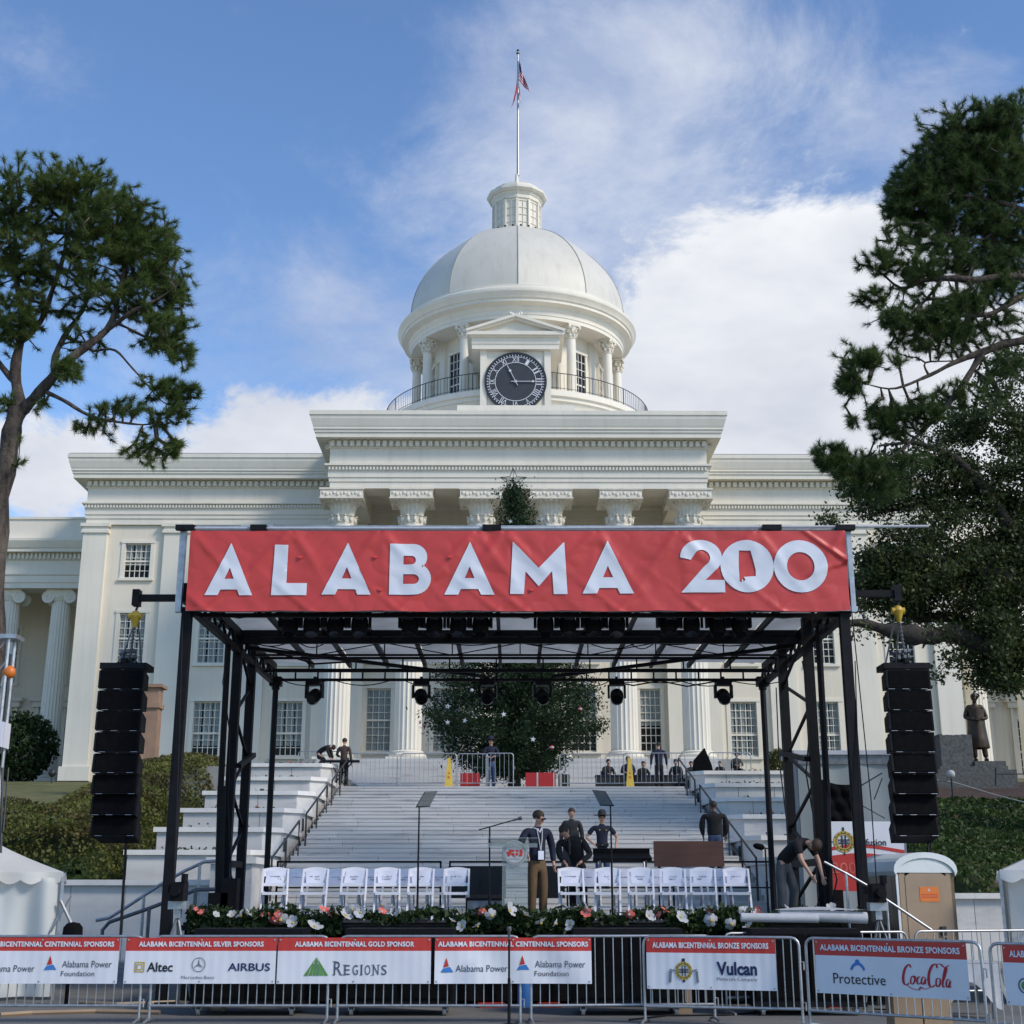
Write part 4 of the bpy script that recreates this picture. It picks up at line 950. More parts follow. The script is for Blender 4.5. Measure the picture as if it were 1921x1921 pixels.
tree('pine_tree', 'tall pine with a broad dense crown and leaning trunk at the left', 'tree',
     [f_([(-70, 1750, 0, .50), (-25, 1250, 0, .44), (-8, 1000, 0, .40), (6, 890, 0, .36), (22, 815, 0, .33), (34, 770, 0, .30)], YP),
      f_([(38, 770, 0, .22), (32, 700, .2, .19), (40, 600, .3, .15), (30, 500, .2, .10), (20, 400, 0, .05)], YP),
      f_([(38, 775, 0, .22), (70, 735, -.2, .20), (115, 690, -.3, .18), (165, 645, -.3, .15), (205, 598, -.2, .11), (232, 500, 0, .06), (240, 410, .2, .03)], YP),
      f_([(40, 640, .3, .12), (85, 580, .2, .10), (112, 500, 0, .08), (130, 390, 0, .04)], YP),
      f_([(100, 700, -.2, .12), (118, 630, .5, .10), (160, 560, .8, .07), (180, 440, .8, .03)], YP),
      f_([(185, 622, -.2, .10), (235, 588, -.4, .08), (290, 565, -.4, .05), (335, 535, -.4, .02)], YP),
      f_([(175, 655, -.2, .05), (215, 656, -.5, .045), (250, 690, -.6, .035), (290, 742, -.6, .02), (325, 760, -.6, .012)], YP),
      f_([(80, 733, -.2, .08), (130, 756, -.6, .07), (180, 785, -.8, .055), (240, 797, -.9, .04), (290, 795, -.9, .025), (335, 768, -.9, .012)], YP),
      f_([(210, 600, 0, .05), (260, 628, -.3, .04), (310, 655, -.4, .02)], YP),
      f_([(32, 720, .2, .12), (-30, 640, .2, .10), (-90, 520, .2, .06), (-100, 420, 0, .03)], YP)],
     [(60, 385, 95, 75, YP, 1.2, 260), (150, 370, 95, 65, YP, 1.2, 300), (215, 420, 85, 70, YP, 1.2, 280), (270, 470, 75, 75, YP, 1.1, 260), (310, 540, 48, 70, YP, 1.0, 190),
      (180, 480, 100, 60, YP, 1.3, 200), (60, 490, 70, 70, YP, 1.2, 170), (30, 600, 50, 60, YP, 1.0, 110), (-60, 480, 90, 110, YP, 1.2, 200), (100, 560, 60, 50, YP, 1.0, 70),
      (240, 560, 80, 40, YP, 1.0, 130), (305, 620, 55, 34, YP - .3, .8, 100), (335, 665, 36, 22, YP - .4, .5, 34), (265, 625, 30, 25, YP - .3, .5, 24), (280, 655, 14, 22, YP - .4, .3, 8),
      (300, 735, 55, 26, YP - .7, .5, 52), (355, 735, 20, 18, YP - .8, .3, 14), (320, 780, 45, 26, YP - .8, .5, 44), (220, 765, 45, 18, YP - .8, .4, 24), (170, 800, 40, 16, YP - .8, .4, 16), (270, 845, 55, 30, YP - .9, .5, 40), (325, 840, 20, 18, YP - .9, .3, 14), (200, 830, 30, 16, YP - .8, .4, 12), (128, 700, 28, 30, YP - .4, .4, 34),
      (80, 765, 14, 16, YP - .2, .3, 8), (36, 850, 14, 34, YP - .3, .3, 14), (10, 760, 20, 20, YP, .4, 10), (150, 640, 40, 30, YP + .2, .7, 26)],
     'needles', 'leaf_pine', 5, dens=2.3, gapn=.06, lr=.57, grow=1.10, per=84, size=.15, twig=.0095)
YQ = 31
tree('pine_tree', 'tall dark pine leaning in from the top right corner, left of nothing else', 'tree',
     [f_([(2090, 1700, 0, .50), (2060, 1200, 0, .45), (2030, 800, 0, .36), (2010, 500, 0, .28), (1990, 300, 0, .15), (1980, 220, 0, .06)], YQ),
      f_([(2018, 540, 0, .16), (1950, 524, -.3, .14), (1880, 521, -.5, .12), (1790, 526, -.6, .10), (1735, 525, -.6, .07), (1692, 538, -.6, .05), (1640, 505, -.6, .02)], YQ),
      f_([(1765, 527, -.6, .06), (1730, 570, -.7, .045), (1690, 600, -.8, .03), (1650, 560, -.8, .012)], YQ),
      f_([(2020, 500, 0, .15), (1950, 540, -.2, .13), (1900, 566, -.4, .11), (1855, 585, -.5, .07), (1800, 590, -.6, .04)], YQ),
      f_([(2025, 700, 0, .16), (1950, 640, -.2, .14), (1885, 645, -.4, .13), (1835, 662, -.5, .12), (1790, 682, -.6, .07), (1735, 705, -.7, .055), (1680, 725, -.8, .035), (1630, 722, -.8, .015)], YQ),
      f_([(1838, 662, -.5, .11), (1818, 705, -.5, .095), (1780, 752, -.5, .075), (1740, 800, -.5, .06), (1690, 845, -.5, .045), (1630, 870, -.5, .025), (1560, 872, -.5, .012)], YQ),
      f_([(1745, 702, -.7, .04), (1740, 680, -.7, .03), (1790, 678, -.6, .02)], YQ),
      f_([(2005, 430, 0, .14), (1940, 400, -.3, .11), (1860, 380, -.4, .08), (1780, 360, -.4, .05), (1720, 340, -.4, .02)], YQ),
      f_([(1995, 340, 0, .1), (1930, 300, -.2, .07), (1850, 270, -.3, .05), (1790, 250, -.3, .02)], YQ),
      f_([(1900, 390, -.4, .06), (1850, 450, -.4, .04), (1760, 440, -.5, .02)], YQ)],
     [(1880, 240, 75, 58, YQ, 1.1, 230), (1815, 265, 95, 62, YQ, 1.2, 270), (1755, 330, 75, 65, YQ, 1.1, 220), (1860, 340, 90, 75, YQ, 1.2, 260), (1735, 395, 65, 40, YQ, 1.0, 120), (1700, 360, 40, 45, YQ, .9, 70),
      (1810, 420, 90, 50, YQ, 1.1, 170), (1890, 450, 60, 70, YQ, 1.0, 150), (1960, 330, 70, 120, YQ, 1.2, 120), (1690, 385, 34, 28, YQ, .7, 36), (1840, 500, 80, 30, YQ, .9, 80), (1690, 430, 30, 18, YQ - .4, .4, 14),
      (1655, 492, 40, 28, YQ - .7, .4, 50), (1720, 510, 45, 28, YQ - .7, .5, 46), (1785, 480, 50, 30, YQ - .6, .6, 52), (1635, 560, 30, 18, YQ - .8, .4, 22), (1680, 600, 50, 24, YQ - .8, .5, 44), (1750, 590, 50, 34, YQ - .7, .5, 56), (1820, 570, 50, 34, YQ - .6, .5, 60), (1780, 620, 40, 20, YQ - .7, .4, 34), (1870, 540, 50, 30, YQ - .4, .5, 40),
      (1625, 675, 34, 20, YQ - .8, .4, 40), (1680, 682, 20, 12, YQ - .8, .3, 8), (1600, 720, 28, 24, YQ - .8, .4, 28), (1615, 775, 30, 30, YQ - .8, .4, 40), (1670, 790, 50, 36, YQ - .7, .5, 66), (1735, 770, 40, 30, YQ - .6, .5, 44), (1560, 858, 34, 24, YQ - .5, .4, 60), (1610, 880, 50, 26, YQ - .5, .5, 64), (1680, 870, 50, 24, YQ - .4, .5, 40), (1640, 920, 60, 20, YQ - .4, .4, 26), (1760, 640, 90, 34, YQ - .5, .6, 40), (1860, 600, 80, 40, YQ - .4, .6, 50), (1700, 640, 60, 24, YQ - .6, .4, 18), (1880, 690, 60, 40, YQ - .3, .5, 34), (1780, 560, 120, 26, YQ - .5, .5, 34), (1720, 450, 70, 30, YQ - .4, .6, 36), (1800, 740, 70, 36, YQ - .3, .5, 30), (1590, 690, 24, 50, YQ - .8, .4, 14)],
     'needles', 'leaf_pined', 9, dens=3.2, gapn=.2, lr=.75, grow=1.14, per=84, size=.165, twig=.010)
YO = 41
tree('oak_tree', 'dark spreading evergreen oak with a thick low limb, above the statue', 'tree',
     [f_([(2010, 1620, 0, .75), (2000, 1350, 0, .65), (1985, 1230, 0, .6), (1970, 1130, 0, .45), (1950, 950, 0, .35), (1930, 800, 0, .2)], YO),
      f_([(1985, 1240, 0, .45), (1900, 1212, -.5, .34), (1850, 1212, -.8, .30), (1790, 1190, -1, .27), (1745, 1192, -1.2, .24), (1705, 1188, -1.3, .30), (1660, 1180, -1.4, .16), (1610, 1168, -1.5, .12), (1560, 1175, -1.5, .07), (1530, 1160, -1.5, .03)], YO),
      f_([(1900, 1205, -.4, .25), (1840, 1192, .2, .22), (1790, 1160, .3, .18), (1730, 1158, .3, .14), (1670, 1140, .3, .08), (1620, 1100, .3, .04)], YO),
      f_([(1965, 1080, 0, .3), (1900, 1010, -.3, .22), (1850, 920, -.5, .17), (1790, 860, -.6, .12), (1720, 830, -.6, .06), (1650, 840, -.6, .03)], YO),
      f_([(1955, 980, 0, .2), (1880, 930, .2, .16), (1790, 925, .3, .12), (1720, 945, .3, .07), (1640, 965, .3, .03)], YO),
      f_([(1940, 880, 0, .15), (1900, 780, 0, .12), (1860, 720, 0, .08), (1840, 660, 0, .03)], YO),
      f_([(1970, 1130, 0, .3), (1890, 1090, -.6, .2), (1800, 1060, -.8, .12), (1720, 1040, -.8, .06), (1650, 1060, -.8, .03)], YO),
      f_([(1850, 1212, -.8, .12), (1880, 1250, -1.0, .07), (1860, 1290, -1, .03)], YO)],
     [(1880, 1130, 90, 80, YO - .3, 1.6, 250), (1830, 1070, 90, 60, YO - .3, 1.5, 160), (1900, 1010, 80, 80, YO, 1.6, 200), (1860, 1200, 70, 50, YO - .8, 1.3, 130), (1900, 1240, 60, 40, YO - .5, 1.2, 110), (1870, 1275, 40, 22, YO - .8, .8, 34),
      (1760, 1090, 80, 55, YO - .4, 1.5, 110), (1690, 1050, 70, 40, YO - .5, 1.2, 70), (1640, 1085, 50, 45, YO - .5, 1.0, 90), (1610, 1040, 24, 40, YO - .5, .8, 30), (1700, 1100, 60, 40, YO - .5, 1.0, 70), (1640, 1125, 45, 22, YO - .5, .9, 34), (1720, 1140, 60, 22, YO, 1, 44),
      (1860, 900, 90, 60, YO, 1.6, 130), (1780, 890, 90, 40, YO, 1.3, 80), (1700, 870, 70, 34, YO, 1.2, 56), (1690, 930, 80, 26, YO, 1.2, 54), (1780, 960, 90, 30, YO, 1.3, 70), (1640, 945, 50, 16, YO, 1.0, 28), (1615, 905, 40, 24, YO, 1, 24),
      (1880, 800, 80, 50, YO, 1.4, 90), (1810, 800, 60, 40, YO, 1.2, 44), (1870, 720, 60, 34, YO, 1.2, 44), (1900, 680, 40, 40, YO, 1.2, 30), (1760, 820, 60, 22, YO, 1.0, 26), (1600, 1175, 40, 14, YO - 1.4, .5, 18), (1560, 1160, 35, 18, YO - 1.4, .5, 18), (1720, 1190, 60, 14, YO - 1.3, .5, 14),
      (1780, 1225, 10, 18, YO - 1, .3, 3), (1770, 1265, 30, 10, YO - 1, .4, 7), (1540, 975, 24, 12, YO, .5, 8), (1740, 1010, 90, 26, YO - .4, 1.2, 50), (1960, 1100, 90, 150, YO, 1.8, 220), (1960, 900, 70, 120, YO, 1.6, 120)],
     'leaves', 'leaf_oak', 3, dens=2.1, gapn=-.09, grow=1.12, bark='bark_d', per=46, size=.062, twig=.010, sag=.05)
# ------------------------------------------------------------------ the decorated tree on the terrace
XT = at(965, 1400, 56.5); tx, ty, tz = XT.x, 56.5, TOPZ
ht = at(965, 905, ty).z - tz
xt = thing('christmas_tree', 'huge decorated evergreen standing centrally behind the stage, topped by a wire star', 'tree', (tx, ty, tz))
m = MB(); m.tube([(tx, ty, tz), (tx, ty, tz + ht)], [.28, .03], 10); part('trunk', m, 'bark_d', xt)
P = []; m = MB(); rx_ = random.Random(4)
for i in range(620):
    t = rx_.random() ** 1.25; z = tz + .9 + t * (ht - 1.1); rmax = 4.15 * (1 - t) ** .82 * (1 - .55 * max(0, .12 - t) / .12) + .05; a = rx_.random() * 6.283
    L_ = rmax * (.8 + .25 * rx_.random()) * (1 if t < .74 or rx_.random() < .4 else .2); c, s = math.cos(a), math.sin(a); dz = L_ * (.05 + .12 * rx_.random())
    m.tube([(tx, ty, z), (tx + c * L_ * .5, ty + s * L_ * .5, z + dz * .2 - .08), (tx + c * L_, ty + s * L_, z + dz)], [.035, .022, .006], 4, caps=False)
    for q in range(int(14 + 62 * L_ / 4)):
        f = 1 - (rx_.random() ** 1.5) * .85; w = .28 * (1.15 - f) + .10
        P.append((tx + c * L_ * f + rx_.gauss(0, w), ty + s * L_ * f + rx_.gauss(0, w), z + dz * f * f + rx_.gauss(0, .12)))
part('branches', m, 'bark_d', xt); P = np.array(P)
P = np.concatenate([P, P + RS.normal(size=P.shape) * .12, P + RS.normal(size=P.shape) * .2]); part('crown', fast_mesh('crown', leaves(P, .07, asp=.4), 4, 'leaf_xmas'), None, xt)
def star_mb(c, r, th=.03, k=.42, tilt=0):
    pts = []
    for j in range(10):
        a = R(90 + 36 * j + tilt); q = r if j % 2 == 0 else r * k; pts.append((c[0] + q * math.cos(a), c[2] + q * math.sin(a)))
    return MB().prism(pts[::-1], c[1] - th, c[1] + th, 'y')
orn = [(945, 1340, 's'), (872, 1352, 's'), (1000, 1387, 's'), (1100, 1282, 's'), (840, 1355, 's'), (840, 1325, 's'), (958, 978, 's'), (885, 1295, 'w'), (1088, 1330, 'r'), (796, 1360, 'r'), (915, 1405, 'w'), (1035, 1402, 'r')]
ORD = ('first', 'second', 'third', 'fourth', 'fifth', 'sixth', 'seventh', 'eighth', 'ninth', 'tenth', 'eleventh', 'twelfth', 'thirteenth', 'fourteenth')
orn.sort(); onum = {}
for x, y, kd in orn:
    onum[kd] = onum.get(kd, -1) + 1; oo = ORD[onum[kd]]
    zz = at(x, y, ty).z; t = (zz - tz - .9) / (ht - 1.1); rm = 4.15 * (1 - max(0, min(1, t))) ** .82; p = at(x, y, ty); dx = p.x - tx
    yy = ty - math.sqrt(max(0, rm * rm - dx * dx)) - .05; p = at(x, y, yy)
    if kd == 's': solo('star_ornament', 'white star in the decorated evergreen, %s star from the left' % oo, 'ornament', star_mb(p, .11, tilt=rx_.uniform(-15, 15)), 'clockwhite', group='white stars on the decorated evergreen')
    elif kd == 'w': solo('bauble', 'pale round bauble in the decorated evergreen, %s pale bauble from the left' % oo, 'ornament', MB().ball(p, .07, 12, 8), 'petal', group='pale baubles on the decorated evergreen', smooth=60)
    else: solo('bauble', 'red banded bauble in the decorated evergreen, %s red bauble from the left' % oo, 'ornament', merge(MB().ball(p, .085, 12, 8), MB().lathe([(.088, -.03), (.088, .03)], tuple(p), 14, mi=1)), ['giftred', 'petal'], group='red baubles on the decorated evergreen', smooth=60)
sp = Vector((tx, ty, tz + ht + .05)); m = MB(); R_ = .95; sc0 = at(963, 905, ty)
cen = Vector((sc0.x, ty, at(963, 903, ty).z)); pts = [cen + Vector(((R_ * .62 if j % 2 == 0 else R_ * .27) * math.cos(R(90 + 36 * j)), 0, (R_ * .62 if j % 2 == 0 else R_ * .27) * math.sin(R(90 + 36 * j)))) for j in range(10)]
for j in range(10):
    m.tube([pts[j], pts[(j + 1) % 10]], .014, 4); m.tube([pts[j], cen + Vector((0, -.12, 0))], .009, 4); m.tube([pts[j], cen + Vector((0, .12, 0))], .009, 4)
m.tube([cen, cen - Vector((0, 0, .9))], .03, 5); solo('tree_star', 'dark wire star on the very tip of the decorated evergreen', 'star ornament', m, 'iron')
# ------------------------------------------------------------------ monument and statue on the right bank
p = at(1838, 1438, 52); gx, gy, gz = p.x, 52, 5.5
m = MB(); m.box((at(1752, 1400, 52).x - .6, 51.0, 5.2), (at(1895, 1400, 52).x - .2, 53.4, at(0, 1462, 51).z + .35)); m.box((at(1757, 1400, 52).x - .15, 51.3, 5.9), (at(1880, 1400, 52).x - .1, 53.2, at(0, 1437, 51.3).z)); 
mon = solo('monument_plinth', 'broad low grey granite plinth on the right bank carrying the statue and block', 'plinth', m, 'granite')
m = MB(); zt0 = at(0, 1437, 51.3).z
def rough_block(m, x0, x1, y0, y1, z0, z1, top=.05):
    n = 10; 
    def fn(side):
        return None
    m.box((x0, y0, z0), (x1, y1, z1))
    for i in range(n): a = x0 + (x1 - x0) * i / n; b = x0 + (x1 - x0) * (i + 1) / n; m.box((a, y0 + .03, z1 - .02), (b, y1 - .03, z1 + top * (.3 + rnd.random())))
rough_block(m, at(1758, 1400, 52).x, at(1818, 1400, 52).x, 51.6, 52.9, zt0, at(0, 1380, 51.6).z)
solo('stone_block', 'upright rough grey granite block beside the bronze statue', 'monument', m, 'granite')
m = MB(); q = at(1826, 1400, 51.8).x; m.box((q - .1, 51.5, zt0 - .003), (at(1866, 1400, 51.8).x + .25, 52.9, at(0, 1428, 51.6).z)); solo('stone_plinth', 'rough grey stone base directly under the bronze statue', 'plinth', m, 'granite')
# brown sandstone pedestal behind the left loudspeakers
m = MB(); p = at(278, 1440, 62); z1 = at(278, 1292, 62).z; m.box((p.x - .45, 61.6, 5.4), (p.x + .35, 62.3, z1)); m.box((p.x - .6, 61.5, z1 - .9), (p.x + .42, 62.4, z1 - .7)); m.box((p.x - .62, 61.45, z1), (p.x + .5, 62.5, z1 + .14)); m.box((p.x - .7, 61.4, 5.3), (p.x + .6, 62.6, 6.3))
solo('sandstone_pedestal', 'tall brown sandstone pedestal half hidden behind the left loudspeaker stack', 'pedestal', m, 'sandstone')
# path light and chain rail on the right bank
gl = thing('path_light', 'small white globe path light at the edge of the mulch', 'lamp', at(1785, 1470, 46))
p = at(1784, 1452, 46); part('globe', MB().ball(p, .13, 16, 10), 'petal', gl, smooth=60); part('post', MB().tube([p, p - Vector((0, 0, .75))], .035, 6), 'iron', gl)
m = MB(); pts = [at(a, b, Y) for a, b, Y in ((1700, 1464, 46.2), (1760, 1464, 46.2), (1790, 1468, 46.2), (1830, 1480, 46), (1870, 1492, 45.6), (1921, 1505, 45), (1990, 1520, 44.6))]
m.tube(pts, .022, 5); solo('rope_rail', 'thin pale rope line running down the mulch bank', 'rope', m, 'concrete')
m = MB(); a, b = at(1870, 1452, 50), at(1990, 1452, 50); m.tube([a, b], .02, 5); m.tube([at(1868, 1440, 50), at(1868, 1475, 50)], .03, 6); solo('low_rail', 'thin dark rail beside the statue plinth at the right edge', 'rail', m, 'iron')
sl = thing('floodlight', 'small black ground floodlight below the left ionic column', 'floodlight', at(96, 1462, 70))
p = at(98, 1450, 70); part('lamp_head', MB().ball(p, .2, 12, 8), 'iron', sl, smooth=60); part('stake', MB().tube([p, p - Vector((0, 0, .5))], .04, 6), 'iron', sl)
# ================================================================== the stage
DZT = 1.22
SX0, SX1 = -5.2, 5.85
sg = thing('mobile_stage', 'black roofed mobile stage with flat truss canopy standing before the marble steps', 'stage', (.2, 27, 0))
m = MB(); m.box((SX0, 23.0, DZT - .1), (SX1, 31.5, DZT)); part('deck', m, 'black', sg)
m = MB(); 
def skirt(u, v): return (SX0 + .02 + (SX1 - SX0 - .04) * u, 23.04 + .03 * math.sin(u * 150) + .01 * math.sin(u * 61), .05 + (DZT - .16) * v)
m.grid(skirt, 330, 1); part('skirt', m, 'blackmatte', sg, smooth=60)
m = MB(); m.box((SX0 + .1, 23.3, .3), (SX1 - .1, 31.2, .5))
part('chassis', m, 'black', sg)
for x in (-4.4, -1.5, 1.6, 4.6):
    for y in (24, 30.6): part('jack_leg', MB().beam((x, y, 0), (x, y, DZT - .1), .12), 'black', sg)
# back guard rails
def rail_panel(x0, x1, y):
    m = MB(); m.beam((x0, y, 2.32), (x1, y, 2.32), .04); m.beam((x0, y, 1.78), (x1, y, 1.78), .03)
    for x in (x0, x1): m.beam((x, y, DZT), (x, y, 2.34), .04)
    part('guard_rail', m, 'black', sg)
for a, b in ((-5.1, -1.55), (-1.35, 1.2), (1.4, 3.5), (3.6, 5.7)): rail_panel(a, b, 31.3)
# corner legs and towers
legs = [(-5.5, 23.15), (5.62, 23.15)]
for x, y in legs:
    m = MB(); m.beam((x, y, .0), (x, y, 6.3), .16); m.beam((x, y, 0), (x, y, .04), .5); m.beam((x - .09, y - .02, .9), (x - .09, y - .02, 6.2), .012); part('front_leg', m, 'black', sg)
for s, X, ys in ((-1, -5.37, (27, 28.5)), (1, 5.5, (25.6, 28.1))):
    for y in ys: part('tower_post', MB().beam((X, y, .3), (X, y, 6.6), .17), 'black', sg)
    m = MB(); y0, y1 = ys
    n = 7
    for i in range(n): z0 = 1.5 + i * .7; a, b = ((y0, y1) if i % 2 else (y1, y0)); m.beam((X, a, z0), (X, b, z0 + .7), .05)
    part('tower_lattice', m, 'black', sg)
    # slanting hydraulic brace outside the tower
    m = MB(); m.tube([(X - .12 * s * -1, ys[0] - .3, 3.2), (X + s * .02, ys[0] - .9, 6.3)], .06, 8); m.tube([(X + s * .05, ys[0] - .2, 1.5), (X + s * .10, ys[0] - .32, 3.6)], .085, 8); part('brace', m, 'black', sg)
    part('tower_strut', MB().beam((X - .14 * s, ys[0], 4.0), (X - .14 * s, ys[1], 4.35), .09), 'black', sg); part('tower_strut', MB().beam((X, ys[0], 2.2), (X, ys[1], 2.2), .12), 'black', sg)
for x in (-5.28, 5.6): 
    m = MB(); m.tube([(x, 31, DZT), (x, 31, 6.2)], .065, 10); m.box((x - .13, 30.87, 6.1), (x + .13, 31.13, 6.3)); m.tube([(x, 31, 6.02), (x, 31, 6.1)], .09, 10); part('back_post', m, 'black', sg)
# canopy
RX0, RX1 = -5.35, 5.68
ribs = [RX0 + (RX1 - RX0) * i / 13 for i in range(14)]
CZc = 6.62
for i in range(13):
    for y0, y1 in ((23.1, 25.7), (25.72, 28.3), (28.32, 31.2)):
        a, b = ribs[i] + .03, ribs[i + 1] - .03; q = MB(); sgn = rnd.uniform(.5, 1.5)
        q.grid(lambda u, v: (a + (b - a) * u, y0 + (y1 - y0) * v, CZc + .05 + .035 * sgn * math.sin(u * 3.14) * math.sin(v * 3.14) + .015 * math.sin(v * 11 + i)), 4, 8)
        part('canopy_panel', q, 'roofskin', sg, smooth=60)
for x in ribs: part('canopy_rib', MB().box((x - .035, 23.05, CZc - .08), (x + .035, 31.25, CZc + .02)), 'black', sg)
def flat_truss(x0, x1, y, z0, z1, step, ch=.07, diag=False, name='cross_truss'):
    m = MB(); m.beam((x0, y, z0), (x1, y, z0), ch); m.beam((x0, y, z1), (x1, y, z1), ch)
    n = int((x1 - x0) / step)
    for i in range(n + 1):
        x = x0 + (x1 - x0) * i / n; m.beam((x, y, z0), (x, y, z1), ch * .6)
        if diag and i < n: m.beam((x, y, z0 if i % 2 else z1), (x + (x1 - x0) / n, y, z1 if i % 2 else z0), ch * .5)
    return part(name, m, 'black', sg)
flat_truss(RX0, RX1, 31.0, 6.24, 6.46, .48, .06, name='back_truss')
flat_truss(RX0, RX1, 29.6, 6.22, 6.5, 1.0, .05)
flat_truss(RX0, RX1, 27.0, 6.42, 6.56, .9, .12)
flat_truss(RX0, RX1, 28.0, 6.3, 6.55, 1.3, .04, True)
flat_truss(RX0, RX1, 24.15, 6.45, 6.62, 1.0, .05); flat_truss(RX0, RX1, 23.3, 6.2, 6.55, 1.2, .07, True)
for X in (RX0, RX1):
    m = MB(); m.beam((X, 23.1, 6.2), (X, 31.1, 6.2), .11); m.beam((X, 23.1, 6.52), (X, 31.1, 6.52), .11)
    for i in range(10): y = 23.2 + i * .85; m.beam((X, y, 6.2), (X, y + .4, 6.5), .05); m.beam((X, y + .4, 6.5), (X, y + .85, 6.2), .05)
    part('side_truss', m, 'black', sg)
m = MB()
for a, b in (((RX0 + .1, 27.1, 6.3), (-.6, 30.9, 6.3)), ((RX1 - .1, 27.1, 6.34), (.9, 30.9, 6.3)), ((-2.6, 23.4, 6.52), (-1.2, 27, 6.5)), ((3.0, 23.4, 6.5), (4.3, 27, 6.5))): m.beam(a, b, .07)
m.tube([(RX0 + .4, 27.2, 6.3), (-4.0, 28, 6.12), (-3.0, 28.6, 6.28)], .02, 5); m.tube([(2.2, 30.9, 6.2), (2.7, 30.9, 6.1), (3.3, 30.9, 6.2), (3.9, 30.9, 6.08), (4.6, 30.9, 6.2)], .018, 5); part('roof_bracing', m, 'black', sg); m = MB(); rc = random.Random(5)
for y_, z_ in ((31.05, 6.24), (24.1, 6.45), (27.1, 6.42)):
    x = RX0 + .2
    while x < RX1 - .8:
        w_ = rc.uniform(.5, 1.3); dz_ = rc.uniform(.03, .14); m.tube([(x + w_ * q / 6, y_ + .05, z_ - dz_ * math.sin(math.pi * q / 6)) for q in range(7)], .011, 4); x += w_ * rc.uniform(.7, 1.3)
part('roof_cables', m, 'black', sg, kind='stuff')
m = MB(); m.box((RX0 - .15, 22.98, 7.62), (RX1 + .15, 23.1, 7.7)); m.box((-5.68, 22.98, 6.2), (-5.58, 23.1, 7.7)); m.box((5.72, 22.98, 6.2), (5.80, 23.1, 7.7)); m.box((RX0 - .15, 23.0, 6.22), (RX1 + .15, 23.1, 6.3))
for x in (-4.2, -2.2, 0, 2.2, 4.2): m.box((x - .03, 22.99, 6.2), (x + .03, 23.09, 7.62))
part('banner_frame', m, 'steel', sg)
m = MB(); a, b = at(335, 991, 22.9), at(1742, 987, 22.9); m.tube([a, at(960, 991, 22.9), b], .022, 8); part('top_pipe', m, 'petal', sg)
for x0, x1 in ((330, 365), (470, 500), (905, 940), (1430, 1466), (1568, 1604)): p, q = at(x0, 988, 22.88), at(x1, 994, 22.88); part('bracket', MB().box((p.x, 22.84, q.z), (q.x, 22.96, p.z + .03)), 'black', sg)
# ---------------------------------------------------------------- banner
BY = 22.86
bTL, bTR, bBL, bBR = at(353, 996, BY), at(1589, 993, BY), at(353, 1145, BY), at(1590, 1139, BY)
bx0, bx1, bz0, bz1 = (bTL.x + bBL.x) / 2, (bTR.x + bBR.x) / 2, bBL.z, bTL.z
tie = [bx0 + (bx1 - bx0) * t for t in (0, .155, .29, .437, .48, .62, .745, .865, 1)]
def wrinkle(x, z):
    u = (x - bx0) / (bx1 - bx0); v = (z - bz0) / (bz1 - bz0); d = 0
    for i, tx_ in enumerate(tie):                       # folds fanning down from each tie
        for ang, amp in ((-.62, .030), (.75, .034), (.15, .014)):
            s = (x - tx_) * math.cos(ang) + (bz1 - z) * math.sin(ang) * (1 if i % 2 else -1); r_ = math.hypot(x - tx_, bz1 - z)
            d += amp * math.exp(-(s / .085) ** 2) * math.exp(-r_ / 1.0) * min(1, r_ / .2)
    for i, tx_ in enumerate(tie[:-1]):
        for ang, amp in ((.9, .018), (-.8, .016)):
            s = (x - tx_ - .35) * math.cos(ang) + (z - bz0) * math.sin(ang); r_ = math.hypot(x - tx_ - .35, z - bz0); d += amp * math.exp(-(s / .06) ** 2) * math.exp(-r_ / .8)
    d += .022 * noise.noise(Vector((x * 1.1, z * 1.6, 0))) + .01 * noise.noise(Vector((x * 3.1 + z * 2, z * 2.6, 4)))
    rx = abs(bx1 - x); d += .05 * math.exp(-((z - bz0 - .85 - rx * .75) / .05) ** 2) * math.exp(-rx / .8) + .03 * math.exp(-((z - bz0 - .85 + rx * .35) / .05) ** 2) * math.exp(-rx / .7)
    d += .012 * abs(noise.noise(Vector((x * 2.3 - z * 1.7, z * 3.1 + x, 8)))) ** .5; return BY - d * 1.0
ban = thing('stage_banner', 'big wrinkled red vinyl banner across the stage roof reading ALABAMA 200', 'banner', (.1, BY, bz0))
m = MB(); m.grid(lambda u, v: ((bx0 + (bx1 - bx0) * u), wrinkle(bx0 + (bx1 - bx0) * u, bz0 + (bz1 - bz0) * v), bz0 + (bz1 - bz0) * v - .02 * abs(math.sin(u * 22)) * (1 - v)), 520, 64); part('sheet', m, 'red', ban, smooth=60)
def arc(cx, cy, rx, ry, a0, a1, n=18): return [(cx + rx * math.cos(R(a0 + (a1 - a0) * i / n)), cy + ry * math.sin(R(a0 + (a1 - a0) * i / n))) for i in range(n + 1)]
